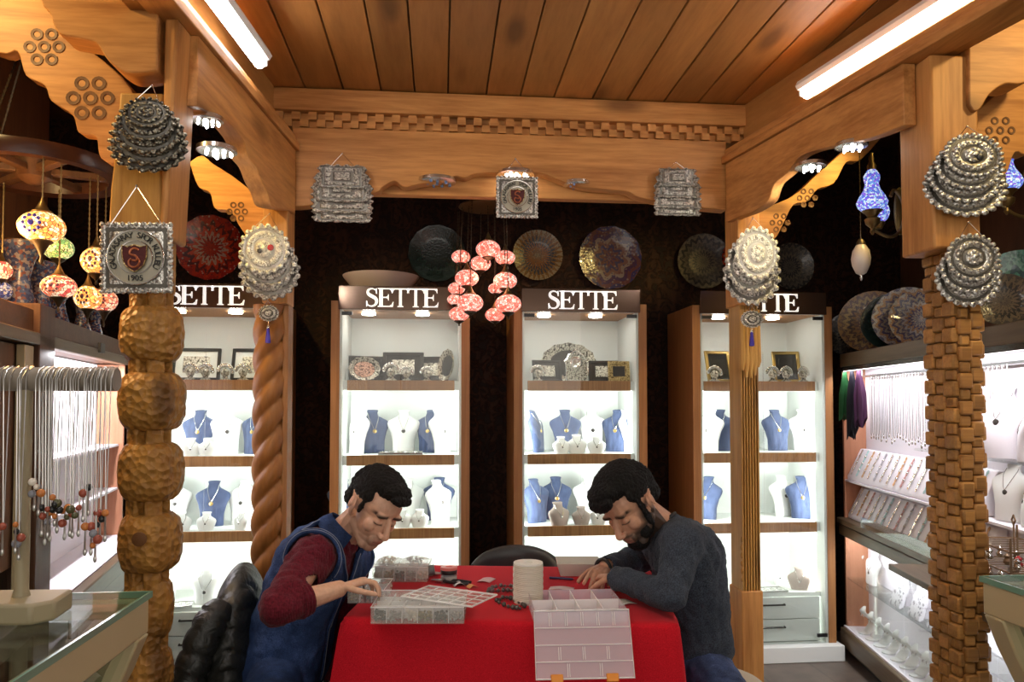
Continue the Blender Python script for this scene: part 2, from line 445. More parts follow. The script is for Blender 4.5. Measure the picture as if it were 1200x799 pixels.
# side beams with scalloped lower edges, splaying a little towards the shop front
def beam_hit(px, py, x0, f):
    d = ray(px, py); q = d.x / d.y; y = (x0 + f * 3.3) / (q + f); return (y, (CAMP + d * (y / d.y)).z)
def splay(mk, f):
    mk.v = [Vector((v.x + f * (3.3 - v.y), v.y, v.z)) for v in mk.v]; return mk
def side_beam(x0, f, th, name, px):
    pts = [beam_hit(a, c, x0, f) for a, c in px]
    y0 = 2.272 if f < 0 else 2.245
    pts = [p for p in pts if y0 + 0.03 < p[0] < 3.27]
    pts = [(y0, pts[0][1] - 0.01)] + pts + [(3.285, pts[-1][1])]
    lo = scallop(pts, 4)
    poly = [(lo[0][0], 2.49)] + lo + [(lo[-1][0], 2.49)]
    struct(splay(MB().prism(poly, 'yz', min(x0, x0 + th), max(x0, x0 + th)), f).build(name, M['pine_y'], bev=0.003))
side_beam(XL, FL, -0.065, 'beam_left', [(224, 133), (240, 129), (256, 136), (266, 142), (276, 152), (286, 166), (291, 184), (301, 197), (307, 213), (314, 227), (319, 241), (330, 245), (341, 247)])
side_beam(XR, FR, 0.042, 'beam_right', [(1068, 157), (1057, 158), (1018, 162), (973, 172), (949, 178), (934, 186), (922, 203), (907, 216), (900, 235), (882, 248), (866, 254)])
for nm, xa, s, f in (('left', XL, -1, FL), ('right', XR, 1, FR)):
    mk = MB().bb((xa + s * -0.012, 1.7, 2.492), (xa + s * 0.09, 3.30, 2.525)).bb((xa + s * 0.004, 1.7, 2.525), (xa + s * 0.09, 3.30, 2.56))
    struct(splay(mk, f).build('trim_cornice_' + nm, M['pine_y'], bev=0.003))
    struct(splay(MB().bb((xa + s * 0.095, 1.0, 2.50), (xa + s * 0.14, 3.30, 2.768)), f).build('trim_fascia_' + nm, M['ceil'], bev=0.002))

# ------------------------------------------------------------------ the four posts: each its own carving
def lump_ring(z, r, n, seed, sq=0.0):
    out = []
    for i in range(n):
        a = 2 * math.pi * i / n
        q = 1.0 / max(abs(math.cos(a)), abs(math.sin(a)))
        k = r * (1 + sq * (q - 1)) * (1 + 0.035 * math.sin(3 * a + seed) + 0.025 * math.sin(5 * a + seed * 2.3))
        out.append(Vector((k * math.cos(a), k * math.sin(a), z)))
    return out
# near left: squared head, thick knuckles carved out of a slotted shaft
pl = PY(176, 600, YN); base = Vector((pl.x, YN, 0))
t = thing('carved_post', 'near wooden post carved into a stack of rounded knuckles, square plaque hung on its head', 'post', base)
hb = PY(176, 283, YN).z
mk = MB()
lxa, lxb = PY(190, 200, YN - 0.075).x - base.x, PY(219, 275, YN + 0.08).x - base.x
lxc = PY(233, 20, YN + 0.08).x - base.x
mk.loft([[Vector(p) for p in ((lxa - 0.004 * (1 - u), -0.075, z), (lxb + (lxc - lxb) * u - 0.006, -0.078, z), (lxb + (lxc - lxb) * u, 0.08, z), (lxa, 0.08, z))] for z, u in ((hb, 0), (hb + 0.2, 0.3), (hb + 0.5, 0.75), (2.49, 1))])
mk.build('head_block', M['pine_z'], t, bev=0.008)
mk = MB().loft([[Vector((-0.094 + 0.012 * math.sin(z * 9), -0.055, z)), Vector((lxa - 0.006, -0.06, z)), Vector((lxa - 0.006, 0.07, z)), Vector((-0.09, 0.06, z))] for z in (1.72, 1.8, 1.9, 2.0, 2.15, 2.28)])
mk.build('cheek_board', M['flute'], t, bev=0.006)
mk = MB()
for i in range(5):
    a = i * 1.2566 + 0.3
    mk.box((0.040 * math.cos(a) - 0.005, 0.040 * math.sin(a), 0.88), (0.034, 0.047, 1.76), (0, 0, a))
mk.build('shaft', M['honey'], t, bev=0.006)
kn = [(392, 33, 32), (470, 35, 33), (552, 34, 33), (634, 33, 33), (712, 26, 34), (790, 27, 30)]
for ky, hw, hh in kn:
    p = PY(172, ky, YN); sc_ = (YN - 0.05) / F
    zc = p.z; rad = hw * sc_ + 0.001; hz = hh * sc_
    mk = MB(); rings = []
    NZ = 40
    for j in range(NZ + 1):
        u = -1 + 2 * j / NZ
        k = (1 - abs(u) ** 2.7) ** (1 / 2.0) if abs(u) < 1 else 0.0
        rings.append(lump_ring(zc + hz * u, rad * (0.55 + 0.45 * k), 72, ky, 0.10))
    mk.loft(rings)
    o = mk.build('knuckle', M['honey'], t)
    d = o.modifiers.new('chips', 'DISPLACE'); tx = bpy.data.textures.new('chips', 'VORONOI'); tx.noise_scale = 0.022; d.texture = tx; d.strength = 0.007; d.mid_level = 0.4
# a dark knot carved in the fourth knuckle
pk = PY(163, 632, YN - 0.098)
MB().lathe([(0.010, -0.004), (0.019, 0.0), (0.020, 0.006), (0.011, 0.008)], 14, (pk.x, pk.y + 0.006, pk.z), Matrix.Rotation(R(90), 3, 'X')).build('carved_knot', M['honeydark'], t, world=True)

# near right: square head, shaft covered in basket weave
hz = PY(1100, 297, YN).z
rxa, rxb = 1.52, PY(1150, 280, YN - 0.075).x
sxa, sxb = PY(1086, 550, YN + 0.078).x, PY(1158, 550, YN - 0.07).x
base = Vector(((sxa + sxb) / 2, YN, 0)); WH = (sxb - sxa) / 2 - 0.012
t = thing('carved_post', 'near wooden post with its whole shaft carved as woven basket squares', 'post', base)
MB().bb((rxa - base.x, -0.075, hz), (rxb - base.x, 0.09, 2.49)).build('head_block', M['pine_z'], t, bev=0.008)
mk = MB().bb((-WH, -0.062, 0), (WH, 0.078, hz)); mk.build('shaft', M['honeydark'], t)
rw = random.Random(5)
mk = MB(); ch = 0.044
def weave_block(face, u, zz, ww, hh, d):
    tilt = (rw.uniform(-0.02, 0.02), rw.uniform(-0.02, 0.02), rw.uniform(-0.02, 0.02))
    if face == 0: c_, dm = (u, -0.062 - d / 2 + 0.002, zz), (ww, d + 0.012, hh)
    elif face == 1: c_, dm = (-WH - d / 2 + 0.002, u + 0.008, zz), (d + 0.012, ww, hh)
    else: c_, dm = (WH + d / 2 - 0.002, u + 0.008, zz), (d + 0.012, ww, hh)
    mk.box(c_, dm, tilt)
for face in range(3):
    nk_ = 2 if face == 0 else 3
    fw_ = 2 * WH / 2 if face == 0 else 0.047
    for k in range(nk_):
        z = 0.012 + (0.5 * ch if k % 2 else 0)
        n = 0
        while z < hz - 0.02:
            wide = n % 2 == 0
            hh = ch * (1.12 if wide else 0.80) * rw.uniform(0.93, 1.05); hh = min(hh, hz - z)
            weave_block(face, (k - (nk_ - 1) / 2) * fw_ + rw.uniform(-0.002, 0.002), z + hh / 2, fw_ * (1.10 if wide else 0.88), hh - 0.0025, 0.012 if wide else 0.007)
            z += hh; n += 1
mk.build('basket_weave', wood('weave_wood', (0.50, 0.245, 0.065), (0.26, 0.105, 0.025), grain='x', freq=26, island=0.4, knots=False, bstr=0.5), t, bev=0.006)

# far left: square block above a barley-twist shaft
pq = PY(322, 500, YF); base = Vector((pq.x, YF, 0))
t = thing('carved_post', 'far wooden post with a twisted rope shaft behind the man in the denim waistcoat', 'post', base)
zb = PY(322, 358, YF).z
x0 = PY(309, 300, YF - 0.07).x - base.x; x1 = PY(345, 300, YF + 0.07).x - base.x
MB().bb((x0 - 0.004, -0.075, zb), (x1, 0.075, 2.56)).build('head_block', M['pine_z'], t, bev=0.006)
mk = MB(); rings = []
NZ = 260
for j in range(NZ + 1):
    z = 0.02 + (zb - 0.02) * j / NZ
    ring = []
    for i in range(36):
        a = 2 * math.pi * i / 36
        k = 0.050 + 0.022 * abs(math.cos(1.5 * (a - z * 18))) ** 0.6
        ring.append(Vector((-0.022 + k * math.cos(a), k * math.sin(a), z)))
    rings.append(ring)
mk.loft(rings)
mk.build('twisted_shaft', wood('twist_wood', (0.34, 0.14, 0.035), (0.18, 0.065, 0.014), grain='z', freq=10, rough=0.35), t, ang=80)
MB().bb((0.035, -0.03, 0), (x1 - 0.003, 0.075, zb)).build('backing_strip', M['oak_z'], t, bev=0.004)

# far right: fluted shaft with a hand-like drip at its head and a squared base
pq = PY(870, 500, YF); base = Vector((pq.x, YF, 0))
t = thing('carved_post', 'far wooden post with fluted shaft and plain square base behind the bearded man', 'post', base)
zb = PY(870, 360, YF).z; zbase = PY(870, 688, YF).z
xa = PY(851, 300, YF + 0.06).x - base.x; xb = PY(890, 300, YF - 0.07).x - base.x
MB().bb((xa, -0.075, zb), (xb, 0.075, 2.56)).build('head_block', M['pine_z'], t, bev=0.006)
MB().bb((xa + 0.004, -0.075, 0), (xb - 0.002, 0.075, zbase)).build('base_block', M['pine_z'], t, bev=0.006)
poly = []
xs = [xa + 0.01, xb - 0.006]
nf = 7
for i in range(nf):
    u0 = xs[0] + (xs[1] - xs[0]) * i / nf; u1 = xs[0] + (xs[1] - xs[0]) * (i + 1) / nf
    poly += [(u0, -0.046), (u0 + (u1 - u0) * 0.18, -0.066), (u0 + (u1 - u0) * 0.70, -0.066)]
poly += [(xs[1], -0.052), (xs[1], 0.06), (xs[0], 0.06)]
MB().prism(poly, 'xy', zbase - 0.01, zb + 0.01).build('fluted_shaft', M['flute'], t)
mk = MB()
zt = PY(875, 440, YF).z
for i, (u, ln) in enumerate(((-0.034, 0.10), (-0.016, 0.13), (0.004, 0.135), (0.022, 0.12), (0.038, 0.085))):
    mk.tube([(u + 0.01, -0.066, zb - 0.02), (u + 0.012, -0.070, zt + 0.06), (u + 0.008, -0.072, zt + 0.12 - ln)], [0.010, 0.012, 0.006], 8)
mk.ell((0.012, -0.064, zt + 0.07), (0.042, 0.012, 0.05))
mk.build('carved_hand', M['handw'], t)
mk = MB()
for k in range(6): mk.ell((xa + 0.012, -0.060, zbase + 0.05 + k * 0.035), (0.008, 0.008, 0.014), nu=8, nv=6)
mk.build('carved_notches', M['honey'], t)

# ------------------------------------------------------------------ corner braces with drilled rosettes and the scalloped boards above them
def brace(name_label, pts_px, y, thick, flowers, cat='brace'):
    pts = [PY(a, c, y) for a, c in pts_px]
    out = scallop([(p.x, p.z) for p in pts], 4)
    cx = sum(p[0] for p in out) / len(out); cz = sum(p[1] for p in out) / len(out)
    t = thing('corner_brace', name_label, cat, (cx, y, cz))
    o = MB().prism(out, 'xz', y, y + thick).build('brace_board', M['pine_x'], t, world=True, bev=0.003)
    for fx, fy, rp in flowers:
        mk = MB()
        for k in range(7):
            a = k * math.pi / 3; q = rp if k < 6 else 0
            p = PY(fx + q * math.cos(a), fy + q * math.sin(a), y)
            rr_ = rp * 0.40 * y / F
            mk.lathe([(rr_ * 0.45, 0.001), (rr_ * 0.55, -0.002), (rr_, -0.0025), (rr_, 0.003)], 12, p, Matrix.Rotation(R(-90), 3, 'X'))
        mk.build('drilled_rosette', M['honeydark'], t, world=True)
    return t
brace('long carved brace with drilled rosettes left of the knuckle post', [(-90, -60), (-60, 30), (0, 62), (20, 60), (30, 88), (52, 100), (60, 118), (85, 135), (92, 155), (112, 160), (118, 185), (142, 196), (158, 215),
       (160, 118), (120, 70), (82, 45), (50, 0), (20, -60), (-90, -60)], YN + 0.091, 0.05, [(52, 55, 17), (106, 115, 20)])
brace('small yellow-lit brace behind the pale tiered ornament, left of the twisted post', [(222, 190), (232, 218), (246, 226), (252, 244), (270, 248), (284, 270), (310, 300), (311, 244), (280, 212), (250, 192), (236, 182), (222, 190)], YF + 0.077, 0.05, [(278, 248, 9)])
brace('yellow-lit brace beside the fluted post', [(868, 272), (870, 252), (925, 232), (962, 200), (1010, 160), (1040, 150), (1010, 186), (992, 190), (978, 214), (958, 222), (946, 236), (930, 240), (918, 262), (905, 282), (870, 294), (868, 272)], YF + 0.077, 0.05, [(914, 261, 9), (946, 232, 9)])
brace('yellow brace with drilled rosettes right of the basket-weave post', [(1122, 205), (1130, 148), (1165, 112), (1210, 60), (1260, 30), (1260, 120), (1210, 178), (1190, 178), (1178, 205), (1150, 222), (1124, 250), (1122, 205)], YN + 0.091, 0.05, [(1172, 153, 13)])
def fret(label, pts_px, y, thick):
    pts = [PY(a, c, y) for a, c in pts_px]
    out = scallop([(p.x, p.z) for p in pts[:-2]], 4) + [(p.x, p.z) for p in pts[-2:]]
    cx = sum(p[0] for p in out) / len(out)
    o = MB().prism(out, 'xz', y, y + thick).build('fretted_board', M['pine_x'], None, (cx, y, 2.4), True, bev=0.004)
    return tag(o, label, 'beam board')
fret('thick scalloped board at the head of the knuckle post', [(40, -60), (48, 0), (58, 15), (68, 38), (90, 44), (112, 50), (126, 70), (146, 84), (168, 85), (184, 82), (186, -60), (40, -60)], YN - 0.09, 0.10)
fret('thick scalloped board at the head of the basket-weave post', [(1240, 75), (1200, 97), (1178, 98), (1160, 110), (1150, 126), (1142, 130), (1136, 122), (1135, -60), (1240, -60)], YN - 0.09, 0.10)

# fluorescent battens along the two cornices
def batten(label, end, rz):
    # end = the far end of the batten, rz = the turn of its cornice
    d = Vector((-math.sin(rz), math.cos(rz), 0))
    t = thing('fluorescent_light', label, 'light', end - d * 1.2, rz)
    MB().prism([(-0.04, 0.026), (-0.03, 0.010), (0.03, 0.010), (0.04, 0.026), (0.03, 0.045), (-0.03, 0.045)], 'xz', -1.2, 1.2).build('housing', M['white'], t)
    MB().tube([(0, -1.17, -0.008), (0, 1.185, -0.008)], 0.019, 12).build('tube', M['lit'], t)
    for q in (1.195, -1.19): MB().box((0, q, 0.008), (0.05, 0.012, 0.045)).build('end_cap', M['white'], t, bev=0.004)
    return t
batten('fluorescent batten along the left cornice above the knuckle post', PZ(306, 74, 2.63), -math.atan(-FL))
batten('fluorescent batten along the right cornice above the basket-weave post', PZ(942, 110, 2.63), math.atan(FR))
# ================================================================== jewellery busts and small goods, one of each kind built first and copied afterwards
M['velvet'] = None
m, nt, b = newmat('blue_velvet'); n = nd(nt, 'ShaderNodeTexNoise', Scale=60.0, Detail=4.0); nt.links.new(coords(nt, (1, 1, 0.3)), n.inputs['Vector'])
nt.links.new(ramp(nt, n.outputs[0], [(0.3, (0.024, 0.038, 0.095)), (0.7, (0.060, 0.085, 0.18))]), b.inputs['Base Color']); setp(b, rough=0.8, sheen=0.15)
M['velvet'] = m
M['linen'] = plain('beige_linen', (0.42, 0.34, 0.30), 0.85)
M['oxide'] = plain('dark_pendant_stone', (0.05, 0.045, 0.04), 0.3, 0.3)
M['goldp'] = plain('gold_pendant', (0.55, 0.38, 0.14), 0.3, 1.0)
M['speck'] = plain('speckled_white', (0.78, 0.74, 0.78), 0.35)
BUST = [(0, .255, .12), (.05, .26, .13), (.28, .265, .135), (.48, .315, .14), (.62, .38, .13), (.69, .395, .115), (.75, .36, .10), (.81, .25, .09), (.86, .15, .085), (.91, .12, .08), (.96, .122, .08), (1.0, .14, .085)]
SMALL = [(0, .40, .22), (.08, .42, .23), (.3, .5, .24), (.5, .56, .22), (.62, .52, .19), (.72, .36, .15), (.8, .24, .13), (.92, .23, .12), (1.0, .27, .13)]
def bust_proto(h, mat, prof, chain=True, pend='oxide', lean=0.16):
    t = thing('necklace_bust', 'x', 'jewellery bust')
    rings = []
    for z, wd, dp in prof:
        ring = []
        for i in range(28):
            a = 2 * math.pi * i / 28
            c_, s_ = math.cos(a), math.sin(a)
            x = wd * math.copysign(abs(c_) ** 0.8, c_); y = dp * math.copysign(abs(s_) ** 0.9, s_)
            if s_ > 0: y *= 0.45
            z2 = z + (0.05 * y / 0.1 * (1 if z > 0.95 else 0)) 
            ring.append(Vector((x * h, (y + lean * z * z) * h, z2 * h)))
        rings.append(ring)
    MB().loft(rings).build('body', mat, t, ang=60)
    def front(z):
        for i in range(len(prof) - 1):
            if prof[i][0] <= z <= prof[i + 1][0]:
                u = (z - prof[i][0]) / (prof[i + 1][0] - prof[i][0])
                return prof[i][1] + u * (prof[i + 1][1] - prof[i][1]), prof[i][2] + u * (prof[i + 1][2] - prof[i][2])
    if chain:
        pts = []
        zp = 0.55 if prof is BUST else 0.42
        for k in range(-8, 9):
            u = k / 8
            z = zp + (0.93 - zp) * abs(u) ** 1.25
            wd, dp = front(min(z, 0.99)); x = min(wd * 0.96, 0.15) * u if prof is BUST else min(wd * 0.96, 0.28) * u
            q = max(0, 1 - (abs(x) / wd) ** 2) ** 0.5
            pts.append(Vector((x * h, (-dp * q - 0.012 + lean * z * z) * h, z * h)))
        cm = 'silverf' if pend != 'none' else 'oxide'
        MB().tube(pts, max(0.0012, 0.006 * h), 6).build('necklace', M[cm], t)
        wd, dp = front(zp)
        MB().lathe([(0.012 * h, -0.012 * h), (0.05 * h, -0.01 * h), (0.055 * h, 0), (0.03 * h, 0.016 * h), (0.004 * h, 0.02 * h)], 12, (0, (-dp - 0.005 + lean * zp * zp) * h, (zp - 0.05) * h), Matrix.Rotation(R(90), 3, 'X')).build('pendant', M[pend if pend != 'none' else 'oxide'], t)
    return t
PROTO = {}
def put(kind, maker, loc, rz, label, group=None, s=1.0, cat=None):
    if kind not in PROTO:
        PROTO[kind] = maker(); o = PROTO[kind]
    else:
        o = copy_tree(PROTO[kind])
    o.location = loc; o.rotation_euler = (0, 0, rz); o.scale = (s, s, s)
    o['label'] = label
    if cat: o['category'] = cat
    if group: o['group'] = group
    return o
KIND = {
    'blue': lambda: bust_proto(0.235, M['velvet'], BUST, pend='goldp'),
    'white': lambda: bust_proto(0.235, M['wlin'], BUST),
    'big': lambda: bust_proto(0.27, M['speck'], BUST, pend='oxide'),
    'small': lambda: bust_proto(0.092, M['wlin'], SMALL),
    'beige': lambda: bust_proto(0.105, M['linen'], SMALL, pend='silverf'),
    'mid': lambda: bust_proto(0.17, M['wlin'], [(z, w_ * 1.15, d) for z, w_, d in BUST], pend='oxide'),
}
def frame_proto(w_, h_, fm, inner, matm):
    t = thing('picture_frame', 'x', 'picture frame')
    tilt = Matrix.Rotation(R(-14), 3, 'X')
    def bx(mk, c_, d): mk.box(tilt @ Vector(c_), d, tilt)
    mk = MB(); e = 0.018
    for c_, d in (((0, 0, e / 2), (w_, 0.014, e)), ((0, 0, h_ - e / 2), (w_, 0.014, e)), ((-w_ / 2 + e / 2, 0, h_ / 2), (e, 0.014, h_)), ((w_ / 2 - e / 2, 0, h_ / 2), (e, 0.014, h_))): bx(mk, c_, d)
    mk.build('frame', fm, t, bev=0.003)
    mk = MB(); bx(mk, (0, 0.003, h_ / 2), (w_ - e, 0.005, h_ - e)); mk.build('mount', matm, t)
    mk = MB(); bx(mk, (0, -0.001, h_ / 2), (w_ * 0.55, 0.006, h_ * 0.5)); mk.build('relief_panel', inner, t, bev=0.002)
    mk = MB(); mk.box((0, 0.045 + h_ * 0.1, h_ * 0.33), (0.03, 0.004, h_ * 0.68), (R(12), 0, 0)); mk.build('easel_leg', M['black'], t)
    return t
M['embl'] = silver('relief_silver', (0.70, 0.66, 0.55), (0.05, 0.04, 0.03), 110, 0.35, 1.0)
M['coppery'] = silver('relief_copper', (0.72, 0.42, 0.30), (0.15, 0.07, 0.05), 110, 0.35, 1.0)
M['goldf'] = silver('relief_gold', (0.62, 0.46, 0.20), (0.12, 0.07, 0.02), 140, 0.3, 0.8)
M['smoke'] = plain('smoked_mirror', (0.055, 0.05, 0.045), 0.15, 0.4)
def tray_proto(rx, rz_, mat, inner, tilt=-18):
    # an embossed oval tray standing on its edge
    t = thing('oval_tray', 'x', 'tray')
    mt = Matrix.Rotation(R(tilt), 3, 'X')
    rings = []
    for k, dy in ((0.02, 0.004), (0.68, 0.004), (0.74, -0.004), (0.9, -0.010), (1.0, -0.016), (1.0, -0.008), (0.9, 0.0), (0.7, 0.012), (0.02, 0.012)):
        ring = []
        for i in range(48):
            a = 2 * math.pi * i / 48; q = k * (1 + (0.03 * math.cos(12 * a) if k > 0.85 else 0))
            ring.append(mt @ Vector((rx * q * math.cos(a), dy, rz_ * q * math.sin(a) + rz_ * 1.0)))
        rings.append(ring)
    MB().loft(rings).build('rim', mat, t)
    mk = MB(); ring = [mt @ Vector((rx * 0.66 * math.cos(2 * math.pi * i / 40), 0.0, rz_ * 0.66 * math.sin(2 * math.pi * i / 40) + rz_)) for i in range(40)]
    ring2 = [v + mt @ Vector((0, 0.006, 0)) for v in ring]
    mk.loft([ring, ring2]).build('relief_centre', inner, t)
    return t
def trinket_proto(seed):
    # a small cast silver ornament: foot, figure and crest
    t = thing('silver_ornament', 'x', 'ornament')
    r_ = random.Random(seed)
    MB().lathe([(0.026, 0), (0.028, 0.006), (0.016, 0.012), (0.012, 0.02), (0.02, 0.03), (0.024, 0.045), (0.014, 0.06), (0.006, 0.066)], 14).build('foot', M['embl'], t)
    mk = MB()
    for k in range(9):
        a = k / 9 * math.pi
        mk.ell((0.036 * math.cos(a), 0, 0.045 + 0.036 * math.sin(a)), (0.011, 0.007, 0.011), nu=8, nv=6)
    mk.tube([(0.036 * math.cos(k / 12 * math.pi), 0, 0.045 + 0.036 * math.sin(k / 12 * math.pi)) for k in range(13)], 0.006, 6)
    mk.build('petal_crest', M['silverf'], t)
    return t
def plaque_proto():
    t = thing('silver_plaque', 'x', 'plaque')
    mt = Matrix.Rotation(R(-12), 3, 'X')
    out = [(-.058, 0), (.058, 0), (.058, .10), (.066, .115), (.05, .125), (.04, .15), (.022, .162), (0, .178), (-.022, .162), (-.04, .15), (-.05, .125), (-.066, .115), (-.058, .10)]
    mk = MB().prism(out, 'xz', -0.006, 0.006); mk.v = [mt @ v for v in mk.v]; mk.build('plate', M['embl'], t, bev=0.003)
    mk = MB().tube([mt @ Vector((x, -0.008, z)) for x, z in out], 0.004, 6, True); mk.build('beaded_edge', M['silverf'], t)
    mk = MB(); mk.lathe([(0.034, -0.002), (0.036, 0.006), (0.026, 0.010), (0.02, 0.006), (0.002, 0.008)], 20, mt @ Vector((0, -0.007, 0.105)), mt @ Matrix.Rotation(R(90), 3, 'X')); mk.build('medallion', M['silverf'], t)
    return t
KIND['frame_dark'] = lambda: frame_proto(0.25, 0.185, M['black'], M['embl'], M['white'])
KIND['frame_gold'] = lambda: frame_proto(0.13, 0.125, M['goldf'], M['oxide'], M['goldf'])
KIND['frame_glass'] = lambda: frame_proto(0.16, 0.19, M['goldp'], M['smoke'], M['smoke'])
KIND['box_frame'] = lambda: frame_proto(0.20, 0.15, M['smoke'], M['embl'], M['smoke'])
KIND['tray_copper'] = lambda: tray_proto(0.085, 0.068, M['embl'], M['coppery'])
KIND['tray_big'] = lambda: tray_proto(0.16, 0.115, M['embl'], M['smoke'], -10)
KIND['tray_tall'] = lambda: tray_proto(0.05, 0.09, M['embl'], M['smoke'], -14)
KIND['trinket'] = lambda: trinket_proto(1)
KIND['plaque'] = plaque_proto
def flat_tray():
    t = thing('jewellery_tray', 'x', 'tray')
    mk = MB().bb((-0.09, -0.05, 0.0), (0.09, 0.05, 0.006))
    mk.build('base', M['wlin'], t, bev=0.002)
    mk = MB().tube([(-0.088, -0.048, 0.008), (0.088, -0.048, 0.008), (0.088, 0.048, 0.008), (-0.088, 0.048, 0.008)], 0.004, 6, True); mk.build('rim', M['silverf'], t)
    for k in range(4):
        MB().tube([(-0.06 + k * 0.04 + 0.012 * math.cos(a * 0.5236), 0.012 * math.sin(a * 0.5236) * 1.8, 0.009) for a in range(12)], 0.0022, 6, True).build('bracelet', M['silverf'], t)
    return t
KIND['tray'] = flat_tray

# ------------------------------------------------------------------ serif sign letters
def stroke(mk, pts, ws, y0, y1):
    L, Rr = [], []
    for i, p in enumerate(pts):
        a = Vector(pts[max(i - 1, 0)]); b_ = Vector(pts[min(i + 1, len(pts) - 1)])
        t = (b_ - a).normalized(); n = Vector((-t.y, t.x)); p = Vector(p)
        L.append(p + n * ws[i] / 2); Rr.append(p - n * ws[i] / 2)
    for i in range(len(pts) - 1):
        q = [L[i], L[i + 1], Rr[i + 1], Rr[i]]
        mk.prism([(v.x, v.y) for v in q], 'xz', y0, y1)
def letter(mk, ch, ox, oz, h, y0, y1):
    def P_(poly): mk.prism([(ox + x * h, oz + z * h) for x, z in poly], 'xz', y0, y1)
    if ch == 'T':
        P_([(.30, 0), (.62, 0), (.62, .035), (.535, .06), (.535, .95), (.385, .95), (.385, .06), (.30, .035)])
        P_([(.02, 1), (.90, 1), (.92, .74), (.885, .74), (.84, .87), (.76, .94), (.16, .94), (.08, .87), (.035, .74), (0, .74)])
        return 0.92
    if ch == 'E':
        P_([(.03, 0), (.30, 0), (.30, 1), (.03, 1), (.03, .965), (.115, .94), (.115, .06), (.03, .035)])
        P_([(.26, 1), (.80, 1), (.81, .76), (.775, .76), (.73, .88), (.64, .945), (.26, .945)])
        P_([(.26, 0), (.83, 0), (.87, .27), (.835, .27), (.77, .13), (.66, .055), (.26, .055)])
        P_([(.26, .535), (.48, .535), (.56, .58), (.585, .68), (.615, .68), (.615, .34), (.585, .34), (.56, .44), (.48, .48), (.26, .48)])
        return 0.88
    if ch == 'S':
        pts = [(.60, .80), (.53, .91), (.40, .965), (.27, .955), (.165, .89), (.135, .78), (.18, .675), (.29, .60), (.42, .53), (.54, .45), (.60, .34), (.585, .19), (.48, .07), (.34, .03), (.20, .06), (.11, .15), (.075, .24)]
        ws = [.03, .045, .06, .075, .10, .13, .16, .175, .18, .175, .16, .13, .09, .07, .06, .045, .03]
        sm = scallop(pts, 3); w2 = [ws[min(int(i / 3), 16)] + (ws[min(int(i / 3) + 1, 16)] - ws[min(int(i / 3), 16)]) * ((i % 3) / 3) for i in range(len(sm))]
        sm = [(ox + x * h, oz + z * h) for x, z in sm]
        stroke(mk, sm, [x * h for x in w2], y0, y1)
        P_([(.575, .70), (.625, .70), (.61, .99), (.575, .99), (.545, .90)])
        P_([(.055, .31), (.105, .31), (.14, .11), (.09, .005), (.06, .005)])
        return 0.72
